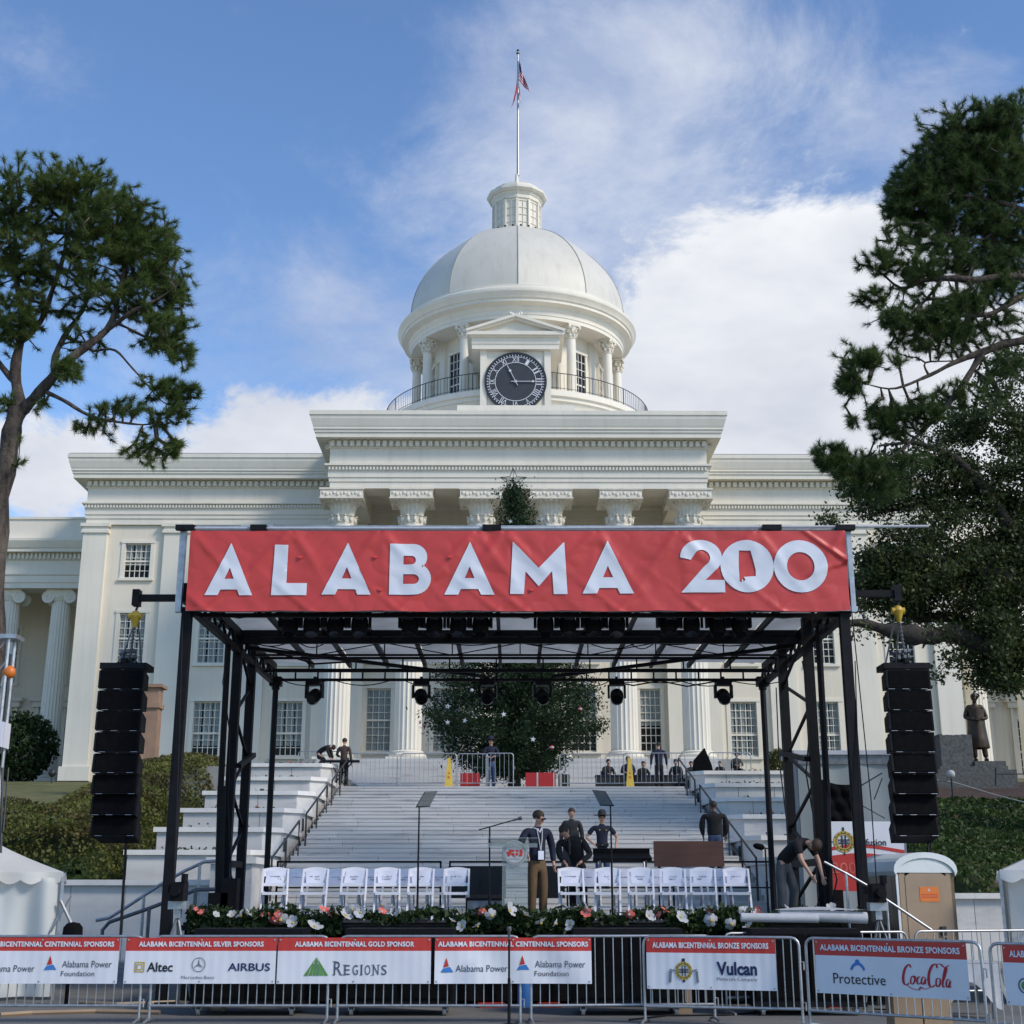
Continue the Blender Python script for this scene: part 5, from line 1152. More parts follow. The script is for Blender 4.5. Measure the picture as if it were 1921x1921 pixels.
GL = {
    'A': ([[(0, 0), (.5, 1.0), (.51, 1.0), (1, 0), (.73, 0), (.68, .105), (.33, .105), (.28, 0)]], [[(.405, .31), (.60, .31), (.503, .53)]]),
    'L': ([[(0, 0), (.05, 1), (.43, 1), (.42, .24), (1, .24), (1, 0)]], []),
    'B': ([[(0, 0), (.0, 1)] + arc(.56, .735, .34, .265, 90, -52, 10) + arc(.60, .31, .40, .31, 62, -90, 12)], [[(.33, .59), (.33, .76)] + arc(.53, .675, .10, .085, 90, -90, 8), [(.33, .21), (.33, .40)] + arc(.58, .305, .13, .095, 90, -90, 8)]),
    'M': ([[(0, 0), (.045, 1.0), (.06, 1.0), (.5, .50), (.94, 1.0), (.955, 1.0), (1, 0), (.76, 0), (.735, .44), (.5, .15), (.27, .44), (.24, 0)]], []),
    '2': ([[(0, 0), (.55, .50)] + arc(.50, .66, .185, .15, -42, 150, 12) + [(.24, .62), (.0, .665)] + arc(.48, .67, .48, .335, 172, -38, 22) + [(.56, .235), (1.0, .235), (1.0, 0)]], []),
    '0': ([arc(.5, .5, .5, .5, 0, 350, 35)], [arc(.5, .5, .255, .27, 0, 350, 27)]),
    'S': ([arc(.5, .5, .5, .5, 0, 350, 35)], [[(.36, .80), (.58, .80), (.645, .50), (.66, .44), (.655, .31), (.43, .295), (.455, .24), (.42, .20), (.405, .25), (.39, .25), (.385, .19), (.345, .21), (.345, .48)]]),
}
def inside(p, poly):
    x, y = p; c = False; n = len(poly)
    for i in range(n):
        x1, y1 = poly[i]; x2, y2 = poly[(i + 1) % n]
        if (y1 > y) != (y2 > y) and x < (x2 - x1) * (y - y1) / (y2 - y1) + x1: c = not c
    return c
PLACED = []
def glyph(ch, px0, px1, pyt, pyb):
    tl, br = at(px0, pyt, BY), at(px1, pyb, BY); x0, x1 = at(px0, (pyt + pyb) / 2, BY).x, at(px1, (pyt + pyb) / 2, BY).x; z1, z0 = tl.z, br.z
    outs, hl = GL[ch]; V, E = [], []; PLACED.append((ch, x0, x1, z0, z1))
    def addp(poly):
        pts = []
        for i in range(len(poly)):
            a, b = Vector((x0 + (x1 - x0) * poly[i][0], z0 + (z1 - z0) * poly[i][1])), Vector((x0 + (x1 - x0) * poly[(i + 1) % len(poly)][0], z0 + (z1 - z0) * poly[(i + 1) % len(poly)][1]))
            k = max(1, int((b - a).length / .05)); pts += [a.lerp(b, j / k) for j in range(k)]
        o = len(V); V.extend(pts); E.extend([(o + i, o + (i + 1) % len(pts)) for i in range(len(pts))])
    for p in outs + hl: addp(p)
    sc = lambda p: ((p[0] - x0) / (x1 - x0), (p[1] - z0) / (z1 - z0)); ok = lambda p: any(inside(sc(p), o) for o in outs) and not any(inside(sc(p), h) for h in hl)
    n = int((x1 - x0) / .045)
    for i in range(n):
        for j in range(20):
            p = Vector((x0 + (x1 - x0) * (i + .5) / n, z0 + (z1 - z0) * (j + .5) / 20))
            if ok(p): V.append(p)
    v, e, f, *_ = geometry.delaunay_2d_cdt(V, E, [], 0, 1e-5)
    mb = MB(); mb.v = [(p.x, wrinkle(p.x, p.y) - .016, p.y) for p in v]
    mb.f = [tuple(t) for t in f if ok(sum((v[i] for i in t), Vector((0, 0))) / 3)]; mb.m = [0] * len(mb.f)
    part('letter', mb, 'white_print', ban, smooth=60)
for ch, a, b, t, bt in (('A', 387, 476, 1020, 1117), ('L', 511, 577, 1023, 1117), ('A', 605, 697, 1019, 1116), ('B', 731, 809, 1021, 1116), ('A', 834, 928, 1018, 1116), ('M', 957, 1064, 1018, 1115), ('A', 1092, 1188, 1016, 1114), ('2', 1276, 1358, 1014, 1112), ('S', 1351, 1451, 1014, 1112), ('0', 1451, 1552, 1014, 1112)):
    glyph(ch, a, b, t, bt)
for i in range(9): # wind slits cut in the vinyl, curling open
    for zz in (.68, .27):
        x = bx0 + .62 + i * 1.27 + (.1 if zz < .5 else 0); z = bz0 + (bz1 - bz0) * zz
        hits = [any(x0 < x + q < x1 and inside(((x + q - x0) / (x1 - x0), (z + w_ - z0) / (z1 - z0)), GL[g_][0][0]) and not any(inside(((x + q - x0) / (x1 - x0), (z + w_ - z0) / (z1 - z0)), h_) for h_ in GL[g_][1]) for g_, x0, x1, z0, z1 in PLACED) for q in (-.08, 0, .08) for w_ in (-.06, .01)]
        if x < bx1 - .4 and (all(hits) or not any(hits)): c = MB(); c.grid(lambda u, v: (x + .12 * (u - .5), wrinkle(x, z) - .02 - .018 * (1 - v) * math.sin(math.pi * u), z + .05 * (v - 1) * math.sin(math.pi * u)), 8, 3); part('wind_slit', c, 'white_print' if hits[0] else 'red', ban, smooth=60)
# ---------------------------------------------------------------- moving head lights
def moving_head(yaw, ring):
    t = thing('moving_head_light', 'x', 'stage light')
    m = MB(); m.box((-.17, -.14, .14), (.17, .14, .27)); m.box((-.03, -.03, .27), (.03, .03, .34)); part('base', m, 'black', t, world=False)
    for s in (-1, 1): m = MB(); m.box((s * .18 - .025, -.07, -.14), (s * .18 + .025, .07, .15)); part('yoke_arm', m, 'black', t, world=False)
    m = MB(); m.lathe([(.0, -.19), (.09, -.19), (.135, -.15), (.15, -.02), (.145, .12), (.09, .17), (0, .18)], n=20); h = part('head', m, 'cabinet', t, world=False, smooth=50)
    h.rotation_euler = (R(-62 if ring else -25), 0, 0); h.location = (0, 0, -.10)
    part('lens', MB().lathe([(0, -.192), (.10, -.192), (.10, -.18)], n=20), 'lens', h, world=False)
    if ring: part('lens_rim', MB().lathe([(.118, -.19), (.148, -.16), (.155, -.12), (.14, -.12)], n=24, arc=(R(30), R(150) if True else 0)), 'petal', h, world=False)
    else:
        v = MB()
        for i in range(-2, 3): v.box((i * .03 - .008, -.157, .02), (i * .03 + .008, -.13, .05))
        part('vent', v, 'steel_d', h, world=False)
    return t
ma, mb_ = moving_head(0, False), moving_head(0, True)
fx = [545, 585, 630, 675, 770, 815, 860, 902, 1023, 1065, 1112, 1157, 1253, 1297, 1345, 1387]
grp4 = ('over the letters L and A near the banner left end', 'under the middle letters B and A', 'under the letters M and A', 'under the number 200'); pos4 = ('leftmost', 'second from left', 'third from left', 'rightmost')
for i, x in enumerate(fx):
    o = ma if i == 0 else dup(ma); p = at(x, 1163, 24.1); o.location = p; o.rotation_euler = (0, 0, R(rnd.uniform(-12, 12)))
    o['label'] = 'black moving head light, %s of the four %s' % (pos4[i % 4], ('under the banner left end', 'under the letter B', 'under the letter M', 'under the number 200')[i // 4]); o['group'] = 'moving head lights along the front of the stage roof'
for i, (x, lb) in enumerate(zip((590, 790, 915, 1017, 1157, 1357), ('furthest left', 'second from the left', 'left of the tree trunk', 'right of the tree trunk', 'second from the right', 'furthest right'))):
    o = mb_ if i == 0 else dup(mb_); p = at(x, 1298, 31); o.location = p; o.rotation_euler = (0, 0, R((-14, 10, -6, 8, -4, 4)[i]))
    o['label'] = 'black moving head with pale lens rim on the rear truss, %s' % lb; o['group'] = 'moving head lights on the rear truss'
# ---------------------------------------------------------------- line arrays
def line_array(side, label):
    X = -6.68 if side < 0 else 6.79; root = thing('line_array', label, 'loudspeaker', (X, 23.7, 2.6))
    m = MB(); m.box((X - .40, 23.72, 5.36), (X + .40, 24.25, 5.46)); m.beam((X - .2, 24, 5.46), (X, 24, 5.62), .05); m.beam((X + .2, 24, 5.46), (X, 24, 5.62), .05); m.beam((X, 23.7, 5.5), (X, 24.5, 5.5), .08); part('bumper_frame', m, 'black', root)
    y, z = 23.72, 5.34; tilt = 0; h = .335
    for i in range(8):
        tilt = R(-(2 + (2.2 * i if i > 3 else .8 * i)) * 1.0)
        c = MB(); w0, w1, d = .375, .33, .5
        c.add([(-w0, 0, -h), (w0, 0, -h), (w0, 0, 0), (-w0, 0, 0), (-w1, d, -h + .05), (w1, d, -h + .05), (w1, d, -.04), (-w1, d, -.04)], [(0, 1, 2, 3), (5, 4, 7, 6), (1, 5, 6, 2), (4, 0, 3, 7), (3, 2, 6, 7), (4, 5, 1, 0)])
        cab = part('speaker_cabinet', c, 'cabinet', root, loc=Vector((X, y, z)) - wm(root)); cab.rotation_euler = (-tilt * -1, 0, 0)
        part('grille', MB().box((-w0 + .035, -.012, -h + .022), (w0 - .03, -.001, -.018)), 'blackmatte', cab, world=False)
        for s in (-1, 1): part('side_plate', MB().box((s * w0 - .015, -.03, -h + .02), (s * w0 + .015, .12, -.02)), 'black', cab, world=False)
        part('logo', MB().lathe([(0, 0), (.03, 0)], n=10), 'petal', cab, world=False).location = (0, 0, 0)
        lg = cab.children[-1]; lg.rotation_euler = (R(90), 0, 0); lg.location = (-.25 if side < 0 else -.22, -.03, -.19)
        lk = MB()
        for xx in ((-.3, .24) if i % 2 else (-.36, -.12, .2)): lk.box((xx, -.016, -h - .003), (xx + .11, -.004, -h + .003))
        part('rigging_link', lk, 'steel', cab, world=False)
        y += math.sin(-tilt) * h + .0; z -= math.cos(tilt) * (h + .018)
    return root
line_array(-1, 'black line array of eight hanging loudspeakers on the left of the stage')
line_array(1, 'black line array of eight hanging loudspeakers on the right of the stage')
for side in (-1, 1):
    X = at(257, 1120, 23.7).x if side < 0 else at(1682, 1112, 23.7).x; xl = -5.55 if side < 0 else 5.7; za = at(0, 1122 if side < 0 else 1114, 23.7).z; nm = 'left' if side < 0 else 'right'
    m = MB(); m.beam((xl, 23.7, za), (X - side * -.05, 23.7, za), .12, .11); m.box((X - .06, 23.6, za - .14), (X + .06, 23.8, za + .14)); m.box((xl - .1, 23.2, za - .16), (xl + .1, 23.8, za + .16)); part('speaker_arm', m, 'black', sg)
    zh = at(0, 1156 if side < 0 else 1146, 23.7).z
    h = thing('chain_hoist', 'yellow chain hoist hanging from the %s arm, above the black loudspeaker stack' % nm, 'hoist', (X, 23.7, zh))
    m = MB(); m.ball((X, 23.7, zh), .09, 14, 10, sc=(1, .8, 1.1)); m.tube([(X - .11, 23.7, zh), (X + .11, 23.7, zh)], .06, 12); m.tube([(X, 23.7, zh), (X, 23.7, zh - .2)], [.1, .03], 8); part('motor', m, 'hoist', h, smooth=50)
    m = MB(); m.tube([(X, 23.7, zh + .1), (X + .03, 23.7, zh + .18), (X - .02, 23.7, zh + .26), (X, 23.7, za - .1)], .022, 6); part('hook', m, 'iron', h)
    Xa = -6.68 if side < 0 else 6.79
    m = MB()
    for a, b in (((X, 23.7, zh - .1), (Xa - .12, 23.95, 5.5)), ((X, 23.7, zh - .1), (Xa + .05, 23.95, 5.5)), ((X - side * .06, 23.7, zh - .1), (X - .22 if side > 0 else X + .1, 23.95, 5.48))): m.tube([a, b], .016, 5)
    for i in range(12): t = i / 12; m.ball((X + (Xa + .05 - X) * t, 23.7 + .25 * t, zh - .1 + (5.5 - zh + .1) * t), .03, 5, 4)
    part('chain', m, 'chain', h)
    m = MB()
    for i in range(16): a = i * .8; m.ball((Xa + .12 * math.cos(a), 24.0 + .12 * math.sin(a), 5.5 + .013 * i), .045, 6, 5)
    part('chain_bag', m, 'steel_d', h)
# tie down cables below and beside
m = MB(); m.tube([at(238, 1555, 24.2), at(233, 1640, 23.6), at(226, 1757, 23)], .022, 6); solo('tie_down_cable', 'thick black cable running from the left loudspeaker stack to the ground', 'cable', m, 'black')
m = MB(); m.tube([at(1742, 1563, 24.4), at(1738, 1680, 24), at(1735, 1860, 22.6)], .018, 6); m.tube([at(1745, 1563, 24.4), at(1752, 1700, 24), at(1752, 1860, 22.6)], .012, 6); m.ball(at(1739, 1640, 24), .05, 8, 6); m.ball(at(1738, 1706, 24), .04, 8, 6)
solo('tie_down_cable', 'pair of black cables hanging from the right loudspeaker stack past the toilet', 'cable', m, 'black')
m = MB()
for pts in ([(343, 1150, 23), (336, 1400, 23), (323, 1745, 22.8)], [(1604, 1240, 23.1), (1612, 1500, 23), (1622, 1745, 22.9)], [(1598, 1150, 23.1), (1634, 1500, 23), (1650, 1745, 22.8)]): m.tube([at(*p) for p in pts], .010, 5)
for pts in ([(1456, 1290, 30), (1461, 1420, 29.5), (1478, 1560, 29), (1485, 1700, 28)], [(1505, 1240, 26), (1522, 1330, 25.8), (1512, 1450, 25.8), (1537, 1600, 25.6), (1545, 1710, 25.5)], [(430, 1190, 27), (418, 1280, 26.8), (432, 1380, 26.7), (428, 1500, 26.6), (436, 1700, 26.5)], [(1530, 1580, 25.4), (1548, 1640, 25.3), (1533, 1700, 25.3)], [(1545, 1560, 25.4), (1570, 1650, 25.2), (1556, 1718, 25)]): m.tube([at(*p) for p in pts], .014, 5)
solo('stage_cables', 'loose black cables hanging down beside the stage legs and towers', 'cables', m, 'black', kind='stuff')
# ---------------------------------------------------------------- subwoofers on wheels in front of the stage
def subwoofer():
    t = thing('subwoofer', 'x', 'loudspeaker'); w = .78
    part('cabinet', MB().box((-w, -.42, .18), (w, .42, 1.17)), 'cabinet', t, world=False)
    for s in (-1, 1): part('grille', MB().box((s * w / 2 - w / 2 + .03, -.45, .24), (s * w / 2 + w / 2 - .03, -.425, 1.1)), 'blackmatte', t, world=False)
    part('dolly', MB().box((-w - .02, -.44, .12), (w + .02, .44, .18)), 'black', t, world=False)
    for sx in (-1, 1):
        for sy in (-1, 1):
            m = MB(); m.tube([(sx * .66 - .025, sy * .34, .06), (sx * .66 + .025, sy * .34, .06)], .06, 12); m.box((sx * .66 - .045, sy * .34 - .03, .07), (sx * .66 - .03, sy * .34 + .03, .13)); m.box((sx * .66 + .03, sy * .34 - .03, .07), (sx * .66 + .045, sy * .34 + .03, .13))
            part('caster', m, 'steel', t, world=False)
    return t
sb = subwoofer()
for i, (x, lb) in enumerate(((468, 'furthest left, by the tripod camera'), (750, 'between the left flowers, below the left white chairs'), (1178, 'below the right white chairs, behind the bare barricade bars'), (1510, 'furthest right, under the rolled white paper'))):
    o = sb if i == 0 else dup(sb); p = at(x, 1740, 20.95); o.location = (p.x, 21.3, 0); o['label'] = 'low black wheeled subwoofer, ' + lb; o['group'] = 'wheeled subwoofers in front of the stage'
m = MB(); p = at(985, 1880, 22.6); m.tube([(p.x, 22.6, 0), (p.x, 22.6, .34)], .12, 14); solo('blue_bin', 'blue plastic bin in the dark gap under the stage front', 'bin', m, 'blue_print', smooth=40)
for x, w, lb in ((920, .5, 'small flat red case on the ground left of the blue bin'), (1035, .4, 'small flat red case on the ground right of the blue bin'), (1600, .3, 'small red case on the ground behind the right sponsor banner')):
    p = at(x, 1890, 21.2); solo('red_case', lb, 'case', MB().obox((p.x, 22.5, .03), (w * .8, .3, .06), (0, 0, 8)), 'red_print')
m = MB(); p = at(1280, 1880, 21.4); m.box((p.x - .13, 21.3, 0), (p.x + .13, 21.5, .62)); solo('cardboard_sheet', 'tall pale cardboard carton standing behind the front barricade', 'carton', m, 'tan')
# ---------------------------------------------------------------- folding chairs
def chair():
    t = thing('folding_chair', 'x', 'folding chair'); hw = .215
    for s in (-1, 1):
        part('leg', MB().beam((s * hw, -.24, 0), (s * (hw - .005), .26, .84), .032, .045), 'white_plastic', t, world=False)
        part('leg', MB().beam((s * (hw - .035), .24, 0), (s * (hw - .035), -.16, .46), .028, .04), 'white_plastic', t, world=False)
    m = MB(); m.grid(lambda u, v: (-.2 + .4 * u, -.22 + .42 * v, .455 - .015 * math.sin(math.pi * u) + .01 * math.cos(v * 6)), 6, 6); m.grid(lambda u, v: (-.2 + .4 * u, -.22 + .42 * v, .425), 1, 1); m.box((-.205, -.235, .415), (.205, -.205, .46)); m.box((-.205, .19, .42), (.205, .21, .455)); m.box((-.21, -.23, .42), (-.19, .2, .458)); m.box((.19, -.23, .42), (.21, .2, .458)); part('seat', m, 'white_plastic', t, world=False)
    b = MB(); b.grid(lambda u, v: (-.205 + .41 * u, .20 + .055 * v + .02 * math.sin(math.pi * u), .72 + .13 * v + .028 * math.sin(math.pi * u) * v), 8, 2); b.grid(lambda u, v: (.205 - .41 * u, .215 + .055 * v + .02 * math.sin(math.pi * u), .72 + .13 * v + .028 * math.sin(math.pi * u) * v), 8, 2); part('backrest', b, 'white_plastic', t, world=False, smooth=40)
    m = MB(); m.box((-.2, .13, .56), (.2, .15, .61)); part('back_rail', m, 'white_plastic', t, world=False)
    m = MB(); m.box((-.2, -.225, .075), (.2, -.205, .115)); m.box((-.18, .20, .09), (.18, .22, .12)); m.box((-.18, .1, .2), (.18, .115, .23)); part('stretcher', m, 'white_plastic', t, world=False)
    return t
ch0 = chair()
def paper(ch, k):
    r_ = random.Random(k); g = MB(); w, h = .33, .23; tl = r_.uniform(-.04, .04)
    g.grid(lambda u, v: ((u - .5) * w + (v - .5) * tl, .165 + .065 * v - .012 * math.sin(u * 5 + k), .585 + h * v), 5, 3); pp = part('paper_sign', g, 'paper', ch, world=False, smooth=40)
    l = MB()
    for row in range(2):
        ww = r_.uniform(.10, .22); n = int(ww / .018); z = .72 - row * .045
        for i in range(n):
            if r_.random() < .18: continue
            x = -ww / 2 + i * .018; l.box((x, .19 - .0, z - .008), (x + .011, .192, z + .008 * r_.random() + .004))
    part('lettering', l, 'grey_print', pp, world=False)
chairs_front = [513, 587, 661, 725, 788, 855, 1073, 1141, 1204, 1265, 1322, 1386]
chairs_back = [552, 628, 694, 758, 822, 1105, 1172, 1236, 1296, 1352]
lb_f = ['leftmost chair of the front row', 'second front-row chair from the left', 'third front-row chair from the left', 'front-row chair left of the left prompter pole', 'front-row chair behind the left prompter pole', 'front-row chair nearest the lectern on the left',
        'front-row chair nearest the man in khaki trousers', 'front-row chair behind the right prompter pole', 'front-row chair right of the right prompter pole', 'front row, below the left end of the brown board', 'front row, below the right end of the brown board', 'rightmost chair of the front row']
first = True
for i, x in enumerate(chairs_front):
    o = ch0 if first else dup(ch0); first = False
    p = at(x, 1700, 24.7); o.location = (p.x, 24.75, DZT); o.rotation_euler = (0, 0, R((x - 960) * -.012 + rnd.uniform(-3, 3))); o['label'] = 'white folding chair with name sign, ' + lb_f[i]; o['group'] = 'white folding chairs on the stage'
chs = [o for o in COL.objects if o.name.startswith('folding_chair')]
for i, x in enumerate(chairs_back):
    o = dup(ch0); p = at(x, 1700, 26.0); o.location = (p.x, 26.0, DZT); o.rotation_euler = (0, 0, R(rnd.uniform(-4, 4))); side_ = 'left' if x < 960 else 'right'; k_ = i + 1 if x < 960 else i - 4
    o['label'] = 'back row white folding chair, number %s on the %s side' % (('one', 'two', 'three', 'four', 'five')[k_ - 1], side_); o['group'] = 'white folding chairs on the stage'; chs.append(o)
for k, o in enumerate(chs): paper(o, k)
# ---------------------------------------------------------------- lectern, microphones, prompters
lp = at(966, 1700, 24.2); lx, ly = lp.x, 24.2
lc = thing('lectern', 'clear acrylic lectern with a round white seal, beside the man in sunglasses', 'lectern', (lx, ly, DZT))
m = MB(); m.add([(lx - .22, ly, DZT + .03), (lx + .22, ly, DZT + .03), (lx + .20, ly + .02, 2.46), (lx - .20, ly + .02, 2.46), (lx - .22, ly + .012, DZT + .03), (lx + .22, ly + .012, DZT + .03), (lx + .20, ly + .032, 2.46), (lx - .20, ly + .032, 2.46)], [(0, 1, 2, 3), (7, 6, 5, 4), (0, 3, 7, 4), (1, 5, 6, 2)])
part('front_panel', m, 'acrylic', lc)
for s in (-1, 1): m = MB(); m.box((lx + s * .21 - .006, ly + .03, DZT + .03), (lx + s * .21 + .006, ly + .36, 2.42)); part('side_panel', m, 'acrylic', lc)
part('base', MB().box((lx - .28, ly - .05, DZT), (lx + .28, ly + .45, DZT + .03)), 'acrylic', lc)
m = MB(); m.obox((lx - .04, ly + .18, 2.5), (.84, .46, .02), (-14, 0, 0)); m.box((lx - .46, ly - .05, 2.40), (lx + .38, ly - .03, 2.47)); part('top', m, 'acrylic', lc)
z_s = at(0, 1600, ly).z
def ring(cx, cz, y, r0, r1, n=40):
    m = MB(); vs = []
    for j in range(n): a = 2 * math.pi * j / n; vs += [(cx + r0 * math.cos(a), y, cz + r0 * math.sin(a)), (cx + r1 * math.cos(a), y, cz + r1 * math.sin(a))]
    m.add(vs, [(2 * j, 2 * j + 1, (2 * j + 3) % (2 * n), (2 * j + 2) % (2 * n)) for j in range(n)]); return m
se = part('seal', merge(ring(lx, z_s, ly - .012, .001, .205), ring(lx, z_s, ly - .015, .15, .156)), 'petal', lc)
m = ring(lx, z_s, ly - .016, .158, .196)
part('seal_border', m, 'panelgrey', se)
m = MB(); rr = random.Random(3)
m.prism([(lx - .06, z_s + .05), (lx - .06, z_s - .02), (lx, z_s - .08), (lx + .06, z_s - .02), (lx + .06, z_s + .05)], ly - .019, ly - .017)
for s in (-1, 1):
    for q in range(7): m.ball((lx + s * (.075 + .045 * rr.random()), ly - .018, z_s - .04 + .09 * rr.random()), .022, 6, 4, sc=(1, .1, 1))
part('seal_arms', m, 'red_print', se)
m = MB(); m.box((lx - .007, ly - .021, z_s - .07), (lx + .007, ly - .0195, z_s + .05)); m.box((lx - .055, ly - .0212, z_s), (lx + .055, ly - .0197, z_s + .012)); m.box((lx - .10, ly - .0212, z_s - .095), (lx + .10, ly - .0197, z_s - .08)); part('seal_cross', m, 'petal', se)
def mic_stand(label, px_, pyt, boom=None, Y=24.0, foam=False, foot=DZT, yb=None):
    b = at(px_, yb or 1700, Y); z1 = at(px_, pyt, Y).z; t = thing('microphone_stand', label, 'microphone stand', (b.x, Y, foot))
    m = MB(); m.tube([(b.x, Y, foot + .02), (b.x, Y, z1)], .014, 8); m.tube([(b.x, Y, foot + .02), (b.x, Y, foot + (z1 - foot) * .55)], .02, 8); part('pole', m, 'black', t)
    part('base', MB().lathe([(.0, 0), (.15, 0), (.15, .02), (.03, .04), (0, .04)], (b.x, Y, foot), 20), 'black', t)
    if boom:
        a, c = at(*boom[0], Y), at(*boom[1], Y); part('boom', MB().tube([a, c], .011, 6), 'black', t); e = c; d = (c - a).normalized()
    else: e = Vector((b.x, Y, z1)); d = Vector((0, 0, 1))
    m = MB(); m.tube([e, e + d * .10, e + d * .11, e + d * .16], [.018, .02, .034, .03], 10) if not foam else m.tube([e - d * .02, e + d * .02, e + d * .12, e + d * .17], [.02, .05, .05, .02], 12)
    part('microphone', m, 'steel_d' if not foam else 'blackmatte', t, smooth=60); return t
mic_stand('black boom microphone stand left of the acrylic lectern', 918, 1552, ((898, 1557), (962, 1539)), 24.3)
mic_stand('black microphone stand with foam windscreen beside the bending man', 1441, 1592, ((1441, 1592), (1432, 1590)), 23.8, True)
mic_stand('lone chrome-headed microphone stand in front of the barricade banners', 955, 1762, None, 19.3, foot=0, yb=1880)
def prompter(label, px_, pyt, s):
    Y = 23.7; b = at(px_, 1700, Y); z1 = at(px_, pyt, Y).z; t = thing('teleprompter', label, 'teleprompter', (b.x, Y, DZT))
    part('pole', MB().tube([(b.x, Y, DZT), (b.x, Y, z1)], [.02, .012], 8), 'black', t); part('base', MB().lathe([(0, 0), (.17, 0), (.17, .03), (.04, .06), (0, .06)], (b.x, Y, DZT), 20), 'black', t)
    m = MB(); c = Vector((b.x, Y, z1)); q = [c + Vector((s * -.05, -.05, .0)), c + Vector((s * .17, .12, .02)), c + Vector((s * .30, .12, .27)), c + Vector((s * .09, -.05, .24))]
    q2 = [v + Vector((0, .012, .004)) for v in q]; m.add(q + q2, [(0, 1, 2, 3), (7, 6, 5, 4), (0, 4, 5, 1), (1, 5, 6, 2), (2, 6, 7, 3), (3, 7, 4, 0)]); part('glass', m, 'prompter', t)
    f = MB(); f.tube([q[0], q[1]], .01, 5); f.tube([q[0], q[3]], .006, 5); part('bracket', f, 'black', t); return t
prompter('slim teleprompter pole with tilted glass, left of the lectern', 783, 1514, 1); prompter('slim teleprompter pole with tilted glass, right of the lectern', 1149, 1512, -1)
# things further back on the stage
b = at(1292, 1600, 27.5); bt, bb = at(0, 1578, 27.5).z, at(0, 1626, 27.5).z
t = thing('display_board', 'wide reddish brown board standing behind the right hand chairs', 'board', (b.x, 27.5, DZT)); hw = (at(1357, 1600, 27.5).x - at(1226, 1600, 27.5).x) / 2
part('panel', MB().obox((b.x, 27.5, (bt + bb) / 2), (2 * hw, .05, bt - bb), (-6, 0, 0)), 'brown', t)
for s in (-1, 1): part('stand', MB().beam((b.x + s * (hw - .1), 27.55, DZT), (b.x + s * (hw - .1), 27.55, bb + .1), .05), 'black', t)
part('ledge', MB().box((b.x - hw, 27.35, bb - .09), (b.x + hw, 27.6, bb - .02)), 'black', t)
t = thing('keyboard', 'black keyboard on pale crossed legs left of the brown board', 'keyboard', (at(1166, 1600, 28).x, 28, DZT)); k0, k1 = at(1112, 1600, 28).x, at(1221, 1600, 28).x; kz = at(0, 1610, 28).z
m = MB(); m.add([(k0, 27.8, kz), (k1, 27.8, kz), (k1 - .02, 28.1, kz + .10), (k0 + .02, 28.1, kz + .10), (k0, 27.8, kz - .06), (k1, 27.8, kz - .06), (k1, 28.1, kz - .06), (k0, 28.1, kz - .06)], [(0, 1, 2, 3), (4, 5, 1, 0), (5, 6, 2, 1), (6, 7, 3, 2), (7, 4, 0, 3), (7, 6, 5, 4)]); m.obox(((k0 + k1) / 2, 28.15, kz + .13), (k1 - k0 - .02, .03, .12), (10, 0, 0)); part('case', m, 'cabinet', t)
for s in (k0 + .12, k1 - .12):
    for a, c in ((-.25, .25), (.25, -.25)): part('leg', MB().tube([(s, 28 + a, DZT), (s, 28 + c, kz - .06)], .018, 6), 'steel', t)
for x, w, h, Y, lb in ((872, .62, .62, 28.2, 'black case behind the chair nearest the lectern'), (925, .50, .62, 28.2, 'black case behind the boom microphone'), (1030, .6, .75, 28.4, 'black case behind the man in khaki trousers')):
    p = at(x, 1640, Y); zt_ = at(0, 1625, Y).z; m = MB(); m.box((p.x - w / 2, Y - .25, DZT + .35), (p.x + w / 2, Y + .25, zt_)); t = solo('equipment_case', lb, 'case', m, 'crate'); m = MB(); m.box((p.x - w / 2, Y - .3, DZT), (p.x + w / 2, Y + .3, DZT + .08)); part('caster_board', m, 'black', t)
t = thing('floor_monitor', 'grey grilled floor monitor wedge just left of the lectern', 'monitor speaker', (at(910, 1700, 24.6).x, 24.6, DZT)); p = at(910, 1690, 24.6)
m = MB(); m.prism([(24.45, DZT), (24.95, DZT), (24.95, DZT + .42), (24.62, DZT + .36)], p.x - .33, p.x + .33, 'x'); part('cabinet', m, 'cabinet', t); part('grille', MB().obox((p.x, 24.52, DZT + .17), (.6, .02, .32), (-25, 0, 0)), 'steel_d', t)
m = MB(); a, b_ = at(1390, 1721, 21.3), at(1535, 1723, 21.3); m.tube([a, b_], .065, 14); solo('paper_roll', 'thin roll of white paper lying on the far right subwoofer', 'paper roll', m, 'petal', smooth=40)
m = MB(); a, b_ = at(1462, 1716, 21.5), at(1626, 1722, 21.5); m.tube([a, b_], .085, 14); m.grid(lambda u, v: (a.x + (b_.x - a.x) * u * (1 - .12 * v), 21.5 - .1 - .0 * v + .5 * v, a.z + .07 + .04 * v * math.sin(u * 3)), 12, 5); solo('paper_roll', 'thick part-opened roll of white paper at the right stage corner', 'paper roll', m, 'petal', smooth=40)
for x, y, w, h, lb in ((410, 1695, .35, .45, 'small black box at the foot of the left tower'), (432, 1660, .28, .7, 'narrow black loudspeaker at the foot of the left tower'), (1565, 1695, .3, .5, 'small black box at the foot of the right tower')):
    p = at(x, y, 26); m = MB(); m.box((p.x - w / 2, 25.9, DZT), (p.x + w / 2, 26.2, DZT + h)); t = solo('equipment_case', lb, 'case', m, 'cabinet')
